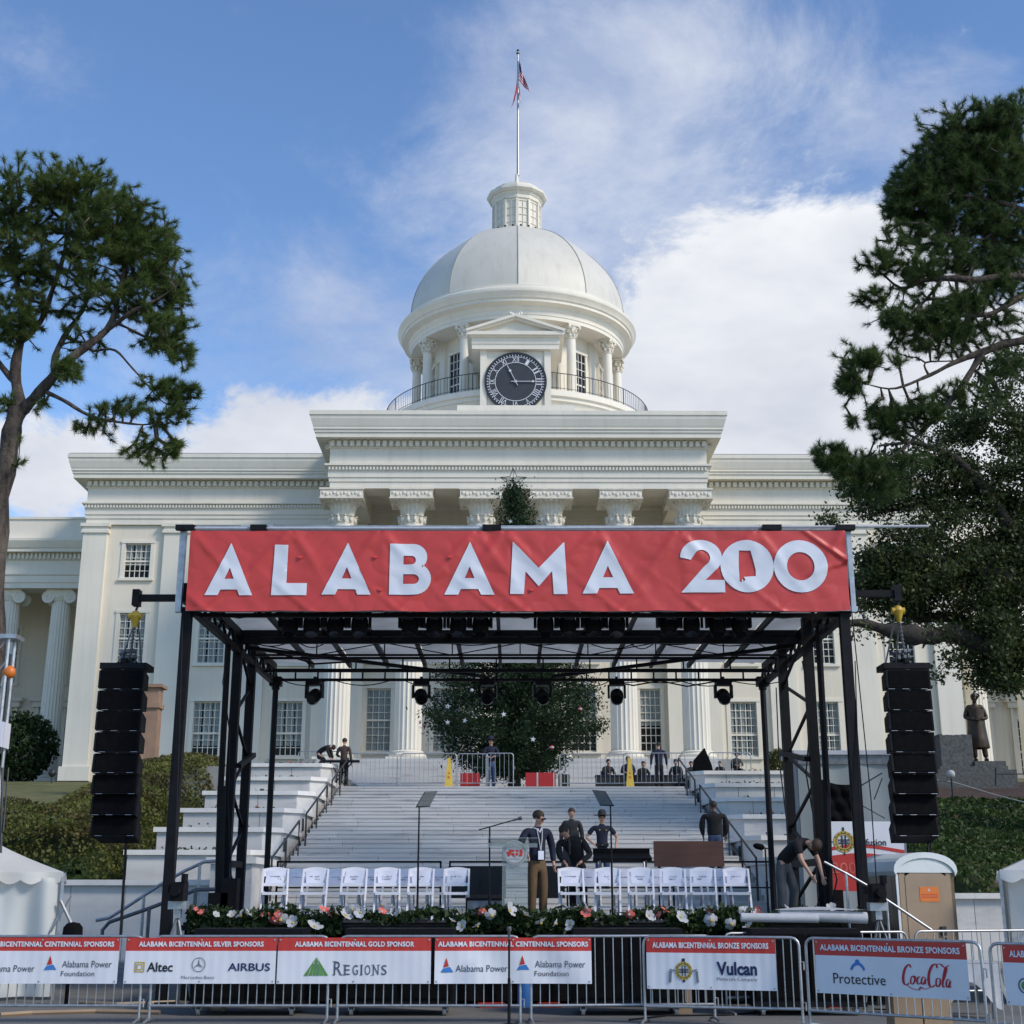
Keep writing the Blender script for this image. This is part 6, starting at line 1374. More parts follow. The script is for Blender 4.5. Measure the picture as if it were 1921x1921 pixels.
# ---------------------------------------------------------------- flowers along the stage edge
def bloom(name, c, r, mats, seed):
    rr = random.Random(seed); m = MB(); tilt = Euler((R(rr.uniform(-80, -30)), R(rr.uniform(-30, 30)), rr.uniform(0, 6))).to_matrix()
    for k in range(6 if name != 'rose' else 10):
        a = k * 6.283 / (6 if name != 'rose' else 5) + rr.uniform(-.2, .2); d = Vector((math.cos(a), math.sin(a), 0)); s = Vector((-math.sin(a), math.cos(a), 0)); rk = r * rr.uniform(.8, 1.1) * (1 if k < 6 else .6)
        pts = [d * rk * .1, d * rk * .5 + s * rk * .36 + Vector((0, 0, rk * .2)), d * rk * .85 + s * rk * .34 + Vector((0, 0, rk * .36)), d * rk + Vector((0, 0, rk * .40)), d * rk * .85 - s * rk * .34 + Vector((0, 0, rk * .36)), d * rk * .5 - s * rk * .36 + Vector((0, 0, rk * .2))]
        m.add([Vector(c) + tilt @ p for p in pts], [(0, 1, 2, 3), (0, 3, 4, 5)])
    m.ball(c, r * .22, 6, 5, mi=1); return m
rg = random.Random(21)
segs = [(352, 640), (840, 1108), (1250, 1432), (640, 840), (1108, 1250), (1432, 1620)]
P = []
for (a, b), dens in zip(segs, (.8, .8, .8, .22, .2, .3)):
    for i in range(int((b - a) * 16 * dens)):
        x = rg.uniform(a, b); y = rg.gauss(1728 if dens == .8 else 1718, 11 if dens == .8 else 5); y = min(1750, max(1702, y)) + 6 * math.sin(x * .045); P.append(tuple(at(x, y, 22.72 + rg.uniform(-.12, .15))))
gl = thing('greenery_garland', 'leafy green garland trailing along the front edge of the stage', 'garland', (0, 22.8, DZT))
o = part('foliage', fast_mesh('foliage', leaves(np.array(P), .055, asp=.45), 4, 'leaf_shrub'), None, gl); o['kind'] = 'stuff'
m = MB(); m.box((SX0, 22.72, DZT - .12), (SX1, 22.98, DZT - .04)); part('tray', m, 'black', gl)
wf = [(452, 1718, 11), (462, 1712, 10), (436, 1716, 9), (404, 1716, 7), (526, 1726, 13), (550, 1732, 12), (590, 1739, 13), (648, 1718, 12), (676, 1712, 10), (660, 1706, 9), (716, 1697, 7), (748, 1712, 8), (868, 1738, 11), (862, 1712, 9), (896, 1738, 8), (922, 1718, 11), (956, 1708, 13), (985, 1716, 9), (1015, 1732, 11), (1044, 1733, 9), (1070, 1735, 10), (1100, 1704, 7), (1218, 1718, 10), (1277, 1721, 12), (1300, 1712, 9), (1334, 1727, 12), (1372, 1734, 11), (1404, 1738, 10), (1420, 1714, 7), (1476, 1706, 9), (1560, 1703, 9), (1548, 1712, 7), (848, 1728, 7), (1395, 1708, 8), (630, 1712, 8)]
pf = [(505, 1722, 10), (515, 1728, 9), (524, 1716, 8), (492, 1718, 7), (608, 1708, 9), (617, 1716, 8), (716, 1710, 8), (905, 1712, 8), (1100, 1712, 9), (1180, 1716, 9), (1246, 1710, 10), (1238, 1716, 7), (1330, 1712, 7), (1424, 1708, 8), (378, 1712, 7), (366, 1706, 5)]
def zone(x): return 'below the left tower' if x < 480 else 'below the left white chairs' if x < 840 else 'around the lectern foot' if x < 1060 else 'below the right white chairs' if x < 1400 else 'at the bending man\'s feet'
zc = {}
for kind, lst in (('white_flower', wf), ('coral_flower', pf)):
    for i, (x, y, r_) in enumerate(sorted(lst)):
        c = at(x, y, 22.55); zn = zone(x); key = (kind, zn); zc[key] = zc.get(key, -1) + 1; oo = ORD[zc[key]]
        solo(kind, '%s bloom in the garland %s, %s from the left there' % ('white' if kind == 'white_flower' else 'coral pink', zn, oo), 'flower', bloom('rose' if kind != 'white_flower' else 'w', c, r_ * .0098, None, i * 7 + len(kind)), ['petal', 'gold_print'] if kind == 'white_flower' else ['pink', 'petal'], group='%s blooms %s' % ('white' if kind == 'white_flower' else 'coral', zn))
# ================================================================== barricades and what hangs on them
def barricade(p0, p1, label, group, foot=True, n=20, base=0.0, H=1.1, gap=.0):
    """steel crowd barrier from p0 to p1 (x, y)"""
    a, b = Vector((*p0, base)), Vector((*p1, base)); L_ = (b - a).length; ang = math.atan2(b.y - a.y, b.x - a.x)
    t = thing('crowd_barrier', label, 'crowd barrier', a, ang, group); r_ = .019
    m = MB(); z0, z1, c = .22, H, .10
    corner = lambda cx, cz, s: [(cx - s * c * math.cos(q), 0, cz + c * math.sin(q)) for q in (0, .5, 1.05, 1.57)]
    pts = [(.0, 0, .03)] + corner(c, z1 - c, 1) + list(reversed(corner(L_ - c, z1 - c, -1))) + [(L_, 0, .03)]
    m.tube(pts, r_, 8); part('frame', m, 'steel', t, world=False, smooth=60)
    m = MB(); m.tube([(0, 0, z0), (L_, 0, z0)], r_, 8); part('bottom_rail', m, 'steel', t, world=False, smooth=60)
    key = ('bar', round(H, 2)); 
    if key not in PANE: PANE[key] = mesh_of('bar', MB().tube([(0, 0, z0), (0, 0, z1)], .0085, 5), 'steel')
    for i in range(1, n): part('bar', PANE[key], None, t, loc=(L_ * i / n, 0, 0))
    if foot:
        for x in (.0, L_): m = MB(); m.tube([(x, -.28, .02), (x, -.05, .05), (x, .05, .05), (x, .28, .02)], .018, 6); part('foot', m, 'steel', t, world=False)
    for z in (.3, .8): part('hook', MB().tube([(L_, 0, z), (L_ + .05, 0, z), (L_ + .05, 0, z - .1)], .010, 5), 'steel', t, world=False)
    return t
def gnd(x, y, Z=1.1):
    d = at(x, y, 10) - Vector((0, 0, EYE)); k = (Z - EYE) / d.z; return (d.x * k, d.y * k)
FY = 19.75
def fx_(x): return at(x, 1800, FY).x
gF = 'steel crowd barriers in front of the stage'
barricade((fx_(-62), FY), (fx_(268), FY), 'steel barrier behind the first sponsor banner at the left edge', gF)
barricade((fx_(287), FY), (fx_(617), FY), 'steel barrier carrying the silver sponsors banner', gF)
barricade((fx_(636), FY), (fx_(976), FY), 'steel barrier carrying the gold sponsor banner', gF)
barricade((fx_(996), FY), (fx_(1342), FY + .25), 'steel barrier with bare bars right of the centre banner', gF)
b4a, b4b = (fx_(1207), FY - .05), (at(1500, 1800, 19.15).x, 19.15)
barricade(b4a, b4b, 'steel barrier carrying the bronze banner with the gold round emblem', gF)
b5a, b5b = (at(1513, 1800, 19.0).x, 19.0), (at(1841, 1800, 17.4).x, 17.4)
barricade(b5a, b5b, 'nearest steel barrier, carrying the bronze banner with the crimson script', gF, n=21)
b6a, b6b = (at(1858, 1800, 17.0).x, 17.0), (at(2190, 1800, 15.6).x, 15.6)
barricade(b6a, b6b, 'steel barrier cut off by the right edge of the picture', gF)
ra, rb = gnd(1358, 1751), gnd(1700, 1748); barricade(ra, rb, 'second-row steel barrier behind the nearest bronze banner', gF); ra, rb = gnd(1716, 1747), gnd(2060, 1744); barricade(ra, rb, 'second-row steel barrier behind the white-clothed table', gF)
# on the terrace above the steps
gT = 'steel crowd barriers on the terrace above the steps'
for x0, x1, lab, Y in ((645, 745, 'barrier at the top of the steps beside the man in brown', 51.6), (752, 856, 'barrier at the top of the steps behind the left yellow cone', 51.6), (858, 915, 'short barrier left of the officer before the decorated tree', 51.7), (912, 963, 'barrier crossing the legs of the officer before the tree', 51.5), (1050, 1178, 'see-through barrier left of the right yellow cone', 51.8), (1170, 1285, 'barrier in front of the man in the dark jacket', 51.5)):
    a, b = at(x0, 1430, Y), at(x1, 1430, Y); barricade((a.x, Y), (b.x, Y + rnd.uniform(-.1, .1)), lab, gT, n=max(5, int((b.x - a.x) / .16)), base=TOPZ, H=1.28)
a, b = at(1330, 1420, 53.5), at(1408, 1420, 53.5); barricade((a.x, 53.5), (b.x, 53.5), 'small barrier on the right platform among the seated people', gT, n=9, base=5.8, H=1.0)
a, b = at(560, 1420, 54), at(640, 1420, 54); barricade((a.x, 54), (b.x, 54), 'dark barrier on the left platform behind the crouching person', gT, n=10, base=6.05, H=.85)
# ---------------------------------------------------------------- sponsor banners
def tri(mb, pts, y, mi=0): mb.add([(p[0], y, p[1]) for p in pts], [tuple(range(len(pts)))]); mb.m[-1] = mi
def logo_power(cx, cz, s):      # small red over blue triangle
    a = MB(); tri(a, [(-.12 * s, -.02 * s), (.10 * s, .02 * s), (0, .34 * s)], 0); b = MB(); tri(b, [(-.22 * s, -.2 * s), (.28 * s, -.2 * s), (.14 * s, .0), (-.13 * s, -.06 * s)], 0)
    return [('logo_mark', shifted(a, cx, 0, cz), 'red_print'), ('logo_mark', shifted(b, cx, 0, cz), 'blue_print')]
def T(s, cx, cz, w, h, m, **k): return [('lettering', shifted(text_mb(s, w, h, **k), cx, 0, cz), m)]
def emblem(cx, cz, r):
    L_ = []
    g_ = ring(cx, cz, 0, r * .62, r); L_.append(('logo_ring', g_, 'gold_print')); L_.append(('logo_ring', ring(cx, cz, -.0005, r * .74, r * .80), 'black_print'))
    c = MB()
    for q in (-.16, .16): c.box((cx + q * r - .06 * r, -.001, cz - .6 * r), (cx + q * r + .06 * r, 0, cz + .6 * r)); c.box((cx - .6 * r, -.0015, cz + q * r * 1.1 - .04 * r), (cx + .6 * r, -.0005, cz + q * r * 1.1 + .04 * r))
    c.box((cx - .02, -.001, cz + r), (cx + .02, 0, cz + r * 1.35)); c.box((cx - .015, -.001, cz - r * 1.25), (cx + .015, 0, cz - r)); L_.append(('logo_mark', c, 'black_print'))
    f = MB()
    for s in (-1, 1): f.beam((cx + s * r, 0, cz), (cx + s * r * 1.55, 0, cz + .02), .012, .012); f.beam((cx + s * r * 1.5, 0, cz), (cx + s * r * 1.6, 0, cz - r * 1.25), .03, .01)
    L_.append(('logo_feathers', f, 'grey_print'))
    for s in (-1, 1): 
        e = MB(); e.box((cx + s * r * 1.55 - .012, -.002, cz - r * .5), (cx + s * r * 1.55 + .012, -.001, cz - r * .3)); e.box((cx + s * r * 1.58 - .012, -.002, cz - r * .95), (cx + s * r * 1.58 + .012, -.001, cz - r * .8)); L_.append(('feather_band', e, 'red_print'))
    L_.append(('lettering', shifted(text_mb('CREEK', r * 1.2, r * .22, bold=.03), cx, -.002, cz), 'navy_print'))
    for word, a0, sg_ in (('POARCH', 90, 1), ('INDIANS', 270, -1)):
        for i, chh in enumerate(word):
            an = R(a0 - sg_ * (i - (len(word) - 1) / 2) * 24); tm = text_mb(chh, r * .16 if chh != 'I' else r * .05, r * .17, bold=.02); ro = an - R(a0)
            co, si = math.cos(ro), math.sin(ro); tm.v = [(cx + r * .89 * math.cos(an) + x * co - z * si, -.0025, cz + r * .87 * math.sin(an) + x * si + z * co) for x, y, z in tm.v]; L_.append(('lettering', tm, 'navy_print'))
    return L_
def sponsor(p0, p1, heading, logos, label, wave=.01, z0=.50, z1=1.085, lean=.0, hw=.74):
    a, b = Vector((*p0, 0)), Vector((*p1, 0)); W_ = (b - a).length; ang = math.atan2(b.y - a.y, b.x - a.x)
    t = thing('sponsor_banner', label, 'banner', a, ang, 'sponsor banners on the steel barriers'); H_ = z1 - z0; zr = z1 - H_ * .29
    sag = lambda x, z: -.03 - wave * math.sin(x * 2.4 + 1 + z * 2) - .35 * wave * math.sin(x * 9 + z * 5) - .004 * abs(math.sin(x * 25)) * 1
    def sheet(za, zb, nv): m = MB(); m.grid(lambda u, v: (W_ * u, sag(W_ * u, za + (zb - za) * v), za + (zb - za) * v), 60, nv); return m
    part('white_field', sheet(z0, zr, 12), 'vinyl', t, world=False, smooth=60); part('heading_strip', sheet(zr, z1, 6), 'red_print', t, world=False, smooth=60)
    h = text_mb(heading, W_ * hw, H_ * .115, bold=.035, space=1.05); 
    items = [('lettering', shifted(h, W_ / 2, 0, z1 - H_ * .14), 'white_print')] + [(n_, mm, mt) for n_, mm, mt in logos(W_, z0, H_)]
    for n_, mm, mt in items:
        mm.v = [(x, sag(x, z) - .007 + y, z) for x, y, z in mm.v]; part(n_, mm, mt, t, world=False)
    for x in (.03, W_ / 2, W_ - .03):
        for z in (z0 + .03, z1 - .03): part('grommet', MB().ball((x, sag(x, z) - .006, z), .012, 6, 4, sc=(1, .3, 1)), 'steel', t, world=False)
    return t
def L_power(W_, z0, H_):
    cz = z0 + H_ * .33; return (logo_power(W_ * .075, cz + .02, .34) + T('Alabama Power', W_ * .30, cz, W_ * .33, .085, 'slate_print') + logo_power(W_ * .56, cz + .05, .34) + T('Alabama Power', W_ * .80, cz + .055, W_ * .32, .085, 'slate_print') + T('Foundation', W_ * .745, cz - .065, W_ * .215, .066, 'slate_print'))
def L_silver(W_, z0, H_):
    cz = z0 + H_ * .36; out = T('Altec', W_ * .235, cz, W_ * .17, .12, 'black_print', bold=.02) + T('AIRBUS', W_ * .825, cz, W_ * .28, .10, 'navy_print', bold=.015) + T('Mercedes-Benz', W_ * .49, cz - .13, W_ * .22, .04, 'grey_print')
    m = MB()
    for r_ in (.04, .066): s = r_; m.add([(W_ * .10 - s, 0, cz - s), (W_ * .10 + s, 0, cz - s), (W_ * .10 + s, 0, cz + s), (W_ * .10 - s, 0, cz + s), (W_ * .10 - s + .014, 0, cz - s + .014), (W_ * .10 + s - .014, 0, cz - s + .014), (W_ * .10 + s - .014, 0, cz + s - .014), (W_ * .10 - s + .014, 0, cz + s - .014)], [(0, 1, 5, 4), (1, 2, 6, 5), (2, 3, 7, 6), (3, 0, 4, 7)])
    out.append(('logo_mark', m, 'gold_print')); c = ring(W_ * .49, cz + .03, 0, .083, .092)
    for k in range(3): a = R(90 + 120 * k); d = Vector((math.cos(a), math.sin(a))); p = Vector((-d.y, d.x)) * .012; c.add([(W_ * .49 + q.x, 0, cz + .03 + q.y) for q in (p, -p, d * .086)], [(0, 1, 2)])
    out.append(('logo_star', c, 'grey_print')); return out
def L_gold(W_, z0, H_):
    cz = z0 + H_ * .37; m = MB(); x0 = W_ * .255; s = .17
    # green pyramid parted by pale rays
    edges = [(-1, 0), (-.62, 0), (-.28, 0), (.0, 0), (.28, 0), (.62, 0), (1, 0)]; apex = (0, 1.2)
    for i in range(6):
        a, b = edges[i][0] + .03, edges[i + 1][0] - .03; ta = (a * .28, 1.2 * .72) if i in (0, 5) else (a * .5, .62)
        tb = (b * .28, .86) if i in (0, 5) else (b * .5, .62)
        if i == 0: poly = [(a, 0), (b, 0), (b * .75, .38), (-.02, 1.2)]
        elif i == 5: poly = [(a, 0), (b, 0), (.02, 1.2), (a * .75, .38)]
        else: poly = [(a, 0), (b, 0), (b * .42 + .0, .78), (a * .42, .78)]
        tri(m, [(x0 + p[0] * s, cz - .115 + p[1] * s * 1.15) for p in poly], 0)
    tri(m, [(x0 - .09 * s * 3.2 * .6, cz - .115 + .80 * s * 1.15), (x0 + .09 * s * 3.2 * .6, cz - .115 + .80 * s * 1.15), (x0, cz - .115 + 1.2 * s * 1.15)], 0)
    out = [('logo_mark', m, 'green_print')]
    X = W_ * .37
    for i, c in enumerate('REGIONS'):
        w, h = ((.105, .17) if i == 0 else (.075, .125)); w = .02 if c == 'I' else w; adv = w + .035
        out += T(c, X + w / 2, cz - .02 - (.17 - h) / 2, w, h, 'green_dark' if False else 'slate_print')
        sv = MB(); zb = cz - .02 - .085; zt_ = zb + h
        for xs, zz in {'R': ((0, zb), (0, zt_), (1, zb)), 'E': ((0, zb), (0, zt_)), 'G': (), 'I': ((.5, zb), (.5, zt_)), 'O': (), 'N': ((0, zb), (0, zt_), (1, zt_)), 'S': ()}[c]: sv.box((X + w * xs - .020, -.0005, zz - .004), (X + w * xs + .020, .0005, zz + .004))
        if sv.v: out.append(('serif', sv, 'slate_print'))
        X += adv
    return out
def L_bronze1(W_, z0, H_):
    cz = z0 + H_ * .36; return emblem(W_ * .29, cz, .115) + T('Vulcan', W_ * .70, cz + .035, W_ * .31, .17, 'navy_print', bold=.035) + T('Materials Company', W_ * .70, cz - .10, W_ * .31, .055, 'slate_print')
def L_bronze2(W_, z0, H_):
    cz = z0 + H_ * .32; out = T('Protective', W_ * .295, cz - .02, W_ * .35, .125, 'black_print')
    a = MB(); vs = []
    n = 14
    for j in range(n + 1): q = R(25 + 130 * j / n); vs += [(W_ * .29 + .115 * math.cos(q), 0, cz + .03 + .15 * math.sin(q)), (W_ * .29 + .085 * math.cos(q), 0, cz + .03 + .115 * math.sin(q))]
    a.add(vs, [(2 * j, 2 * j + 1, 2 * j + 3, 2 * j + 2) for j in range(n)]); out.append(('logo_arc', a, 'blue_print')); out.append(('logo_dot', shifted(MB().add([(.03 * math.cos(q * .785), 0, .03 * math.sin(q * .785)) for q in range(8)], [tuple(range(8))]), W_ * .29, -.001, cz + .185), 'blue_print'))
    # the script wordmark drawn as brush strokes
    cx, s = W_ * .585, .30; strokes = [
        ([(.30, .82), (.22, .95), (.05, .78), (-.02, .40), (.02, .12), (.14, .05), (.26, .14)], .045),
        ([(.42, .45), (.34, .38), (.33, .15), (.42, .10), (.50, .22), (.50, .42), (.42, .45), (.50, .36), (.58, .38)], .034), ([(.74, .40), (.66, .42), (.60, .26), (.64, .12), (.72, .12), (.80, .20)], .034),
        ([(.96, .40), (.86, .42), (.80, .26), (.84, .12), (.92, .14), (.98, .36), (.96, .14), (1.02, .14)], .034), ([(1.04, .30), (1.12, .30)], .034),
        ([(1.48, .84), (1.42, 1.0), (1.25, .92), (1.12, .55), (1.14, .14), (1.26, .0), (1.40, .10)], .048), ([(1.42, .98), (1.62, 1.02), (1.80, .88), (2.02, .98)], .03),
        ([(1.54, .40), (1.46, .34), (1.46, .10), (1.55, .04), (1.64, .18), (1.62, .38), (1.54, .40)], .036), ([(1.72, .14), (1.84, .50), (1.90, .82), (1.84, .84), (1.76, .40), (1.76, .04), (1.84, .06)], .036),
        ([(2.06, .34), (1.96, .36), (1.90, .18), (1.94, .04), (2.02, .06), (2.08, .30), (2.06, .04), (2.14, .06)], .036), ([(.14, .05), (.40, -.10), (.70, -.14), (.78, -.02), (.95, -.10), (1.2, -.02)], .03)]
    for pts, w in strokes:
        sp = []; P_ = [Vector((p[0] + p[1] * .12, p[1])) for p in pts]
        for i in range(len(P_) - 1):
            p0, p1, p2, p3 = P_[max(i - 1, 0)], P_[i], P_[i + 1], P_[min(i + 2, len(P_) - 1)]
            for q in range(5): u = q / 5; sp.append(.5 * ((2 * p1) + (p2 - p0) * u + (2 * p0 - 5 * p1 + 4 * p2 - p3) * u * u + (3 * p1 - p0 - 3 * p2 + p3) * u ** 3))
        sp.append(P_[-1]); vs = []
        for i, p in enumerate(sp):
            d = (sp[min(i + 1, len(sp) - 1)] - sp[max(i - 1, 0)]); d = d.normalized() if d.length > 0 else Vector((1, 0)); nn = Vector((-d.y, d.x)); ww = w * (.45 + .75 * abs(d.y)) * (.5 + .5 * math.sin(math.pi * min(1, max(.12, i / (len(sp) - 1)))))
            vs += [(cx + (p + nn * ww).x * s * .98, 0, cz - .075 + (p + nn * ww).y * s * .88), (cx + (p - nn * ww).x * s * .98, 0, cz - .075 + (p - nn * ww).y * s * .88)]
        q = MB(); q.add(vs, [(2 * i, 2 * i + 1, 2 * i + 3, 2 * i + 2) for i in range(len(sp) - 1)]); out.append(('script_stroke', q, 'cola_print'))
    return out
def L_last(W_, z0, H_): return [('logo_ring', ring(W_ * .14, z0 + H_ * .33, 0, .07, .085), 'slate_print'), ('logo_mark', ring(W_ * .14, z0 + H_ * .33, 0, .0, .05, 16), 'green_print')]
YB = FY - .03
sponsor((fx_(-66), YB), (fx_(225), YB), 'ALABAMA BICENTENNIAL CENTENNIAL SPONSORS', L_power, 'white and red centennial sponsors banner cut off by the left edge', .008, hw=.93)
sponsor((fx_(237), YB), (fx_(519), YB), 'ALABAMA BICENTENNIAL SILVER SPONSORS', L_silver, 'silver sponsors banner with three company logos', .006, hw=.83)
sponsor((fx_(522), YB - .004), (fx_(809), YB), 'ALABAMA BICENTENNIAL GOLD SPONSOR', L_gold, 'gold sponsor banner with the green pyramid logo', .006, hw=.78)
sponsor((fx_(816), YB), (fx_(1109), YB), 'ALABAMA BICENTENNIAL CENTENNIAL SPONSORS', L_power, 'rippled centennial sponsors banner behind the lone microphone stand', .028, hw=.96)
def on(a, b, t): return (a[0] + (b[0] - a[0]) * t, a[1] + (b[1] - a[1]) * t - .02)
sponsor(on(b4a, b4b, .02), on(b4a, b4b, .85), 'ALABAMA BICENTENNIAL BRONZE SPONSORS', L_bronze1, 'bronze sponsors banner with the round gold emblem', .008, z0=.44, hw=.9)
sponsor(on(b5a, b5b, .06), on(b5a, b5b, .93), 'ALABAMA BICENTENNIAL BRONZE SPONSORS', L_bronze2, 'bronze sponsors banner with the blue arc and crimson script', .008, z0=.44, z1=1.085, hw=.92)
sponsor(on(b6a, b6b, .08), on(b6a, b6b, .95), 'ALABAMA BICENTENNIAL BRONZE SPONSORS', L_last, 'sponsors banner cut off by the right edge of the picture', .006, z0=.44, z1=1.085, hw=.9)
# ---------------------------------------------------------------- tents
def tent(label, x0, x1, y0, y1, ze, zp, sgn):
    t = thing('frame_tent', label, 'tent', ((x0 + x1) / 2, (y0 + y1) / 2, 0)); cx, cy = (x0 + x1) / 2, (y0 + y1) / 2
    m = MB()
    cs = [(x0, y0), (x1, y0), (x1, y1), (x0, y1)]
    for i in range(4):
        a, b = Vector((*cs[i], ze)), Vector((*cs[(i + 1) % 4], ze)); pk = Vector((cx, cy, zp))
        m.grid(lambda u, v: (lambda p: (p.x, p.y, p.z - .10 * math.sin(math.pi * v) * 1 + .02 * math.sin(u * 20) * (1 - v)))(a.lerp(b, u).lerp(pk, v)), 20, 10)
    part('roof', m, 'tent', t, smooth=60)
    for i in range(4):
        a, b = Vector((*cs[i], ze)), Vector((*cs[(i + 1) % 4], ze)); L_ = (b - a).length; n = int(L_ / .32)
        nrm = (b - a).cross(Vector((0, 0, 1))).normalized() * .04; m = MB()
        def fn(u, v): s = abs(math.sin(u * n * math.pi)); p = a.lerp(b, u); k = (1 - v); return (p.x + nrm.x * (1 + math.sin(u * 37) * k), p.y + nrm.y * (1 + math.sin(u * 37) * k), ze + .02 - k * (.13 + .07 * s))
        m.grid(fn, n * 6, 2); part('valance', m, 'tent', t, smooth=60)
    for c in cs: part('leg', MB().beam((c[0], c[1], 0), (c[0], c[1], ze), .05), 'steel', t)
    return t, cs
tl, cs = tent('white peaked frame tent with rumpled clear side walls at the left edge', -12.5, -8.15, 23.2, 27.0, 1.98, 3.15, -1)
m = MB(); m.grid(lambda u, v: (-12.4 + 4.2 * u, 23.25 + .10 * math.sin(u * 23 + v * 2) + .05 * math.sin(u * 51), .05 + 1.85 * v), 90, 8); part('side_wall', m, 'clear', tl, smooth=60)
m = MB(); m.grid(lambda u, v: (-8.2 + .08 * math.sin(u * 19 + v * 3), 23.3 + 3.6 * u, .05 + 1.85 * v), 70, 8); part('side_wall', m, 'clear', tl, smooth=60)
m = MB(); m.grid(lambda u, v: (-12.4 + 4.2 * u, 26.9 + .06 * math.sin(u * 23 + v * 2), .05 + 1.85 * v), 60, 4); part('side_wall', m, 'tent', tl, smooth=60)
m = MB(); m.tube([at(0, 1690, 23.1), at(27, 1752, 23.1), at(40, 1800, 23.1)], .03, 6); m.tube([at(20, 1680, 23.1), at(-20, 1752, 23.1)], .02, 6); part('leg_brace', m, 'steel', tl)
tr, cs = tent('white peaked frame tent with grey side wall at the right edge', 7.85, 12.2, 22.5, 26.5, 2.0, 3.3, 1)
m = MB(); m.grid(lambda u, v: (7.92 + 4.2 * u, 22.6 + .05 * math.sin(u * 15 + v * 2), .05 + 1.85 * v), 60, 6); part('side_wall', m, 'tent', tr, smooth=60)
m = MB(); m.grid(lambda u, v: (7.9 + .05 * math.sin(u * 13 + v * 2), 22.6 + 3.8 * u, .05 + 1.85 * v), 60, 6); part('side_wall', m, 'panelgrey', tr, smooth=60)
tl.rotation_euler = (0, 0, R(19)); tl.location = (-10.15, 25.1, 0); tr.rotation_euler = (0, 0, R(-19)); tr.location = (10.5, 24.2, 0)
# orange hoist on the silver lighting tower, left edge
tw = thing('truss_tower', 'silver truss tower with an orange hoist at the far left edge', 'tower', (at(4, 1500, 23).x, 23, 0)); X = at(6, 1400, 22.6).x
m = MB(); X0 = at(-14, 1400, 22.6).x
for dx in (-.14, .14):
    for dy in (-.14, .14): m.tube([(X0 + dx, 22.6 + dy, 1.6), (X0 + dx, 22.6 + dy, 5.7)], .03, 6)
for i in range(10): z = 1.7 + i * .4; m.tube([(X0 - .14, 22.46, z), (X0 + .14, 22.46, z + .4)], .014, 5)
m.box((X0 - .3, 22.4, 5.65), (at(36, 1218, 22.6).x, 22.8, 5.72)); part('mast', m, 'steel', tw); m = MB(); m.box((X0 - .3, 22.42, 3.9), (X0 + .2, 22.78, 4.3)); part('sleeve', m, 'white_plastic', tw)
m = MB(); p = at(17, 1261, 22.5); m.ball(p, .11, 12, 8, sc=(1, .8, 1)); hh = part('hoist', m, 'orange', tw, smooth=50); m = MB(); m.tube([p + Vector((0, 0, .3)), p - Vector((0, 0, 1.3))], .025, 5); part('chain', m, 'iron', hh)
m = MB(); m.tube([at(5, 1440, 22.5), at(2, 1600, 22.4)], .02, 5); m.tube([at(16, 1440, 22.5), at(6, 1560, 22.4)], .014, 5); part('cable', m, 'iron', tw)
m = MB(); m.box((X0 - .18, 22.42, 2.9), (X0 + .02, 22.78, 4.9)); part('cover', m, 'panelgrey', tw)
# ---------------------------------------------------------------- portable toilet
pp = at(1722, 1700, 23.4); pt = thing('portable_toilet', 'tan portable toilet with rounded white roof right of the stage', 'portable toilet', (pp.x, 23.9, 0), R(14))
def pl_(name, mb, mt, par=None, **k): return part(name, mb, mt, par or pt, world=False, **k)
hw_, hd = .52, .56
m = MB(); m.box((-hw_, -hd, .12), (-hw_ + .06, hd, 2.05)); m.box((hw_ - .06, -hd, .12), (hw_, hd, 2.05)); m.box((-hw_, hd - .04, .12), (hw_, hd, 2.05)); m.box((-hw_, -hd, .12), (-.36, -hd + .05, 2.0)); m.box((.38, -hd, .12), (hw_, -hd + .05, 2.0)); pl_('cabin', m, 'tan')
for i in range(4): m = MB(); m.box((-hw_ - .015, -hd + .14 + i * .25, .25), (-hw_, -hd + .24 + i * .25, 1.9)); pl_('wall_rib', m, 'tan')
arch = [(-.40, 1.9)] + [(-.40 + .82 * i / 12, 1.9 + .17 * math.sin(math.pi * i / 12)) for i in range(13)] + [(.42, 1.9)]
m = MB(); m.prism([(-.36, .16), (.38, .16), (.38, 1.92)] + [(.38 - .74 * i / 12, 1.92 + .14 * math.sin(math.pi * i / 12)) for i in range(1, 12)] + [(-.36, 1.92)], -hd - .01, -hd + .03); dr = pl_('door', m, 'tan')
m = MB(); m.obox((.24, -hd - .03, 1.08), (.09, .04, .14)); m.obox((.26, -hd - .03, .93), (.03, .05, .10)); pl_('door_handle', m, 'iron', dr)
m = MB(); m.box((-.12, -hd - .016, 1.53), (.22, -hd - .012, 1.76)); s_ = pl_('door_sign', m, 'orange', dr); m = MB()
for z in (1.60, 1.64): 
    for i in range(9): m.box((-.09 + i * .032, -hd - .018, z - .010), (-.068 + i * .032, -hd - .0165, z + .008))
pl_('sign_print', m, 'red_print', s_); pl_('sign_symbol', MB().lathe([(0, 0), (.022, 0)], (0, 0, 0), 10), 'petal', s_).location = (.05, -hd - .018, 1.71); s_.children[-1].rotation_euler = (R(90), 0, 0)
m = MB(); n = 14
for i in range(n): a, b = math.pi * i / n, math.pi * (i + 1) / n; m.prism([(-.57 * math.cos(a), 2.0 + .30 * math.sin(a) ** .8), (-.57 * math.cos(b), 2.0 + .30 * math.sin(b) ** .8 if i < n - 1 else 2.0), (-.53 * math.cos(b), 1.93 + .28 * math.sin(b)), (-.53 * math.cos(a), 1.93 + .28 * math.sin(a))][::-1], -hd - .05, hd + .05)
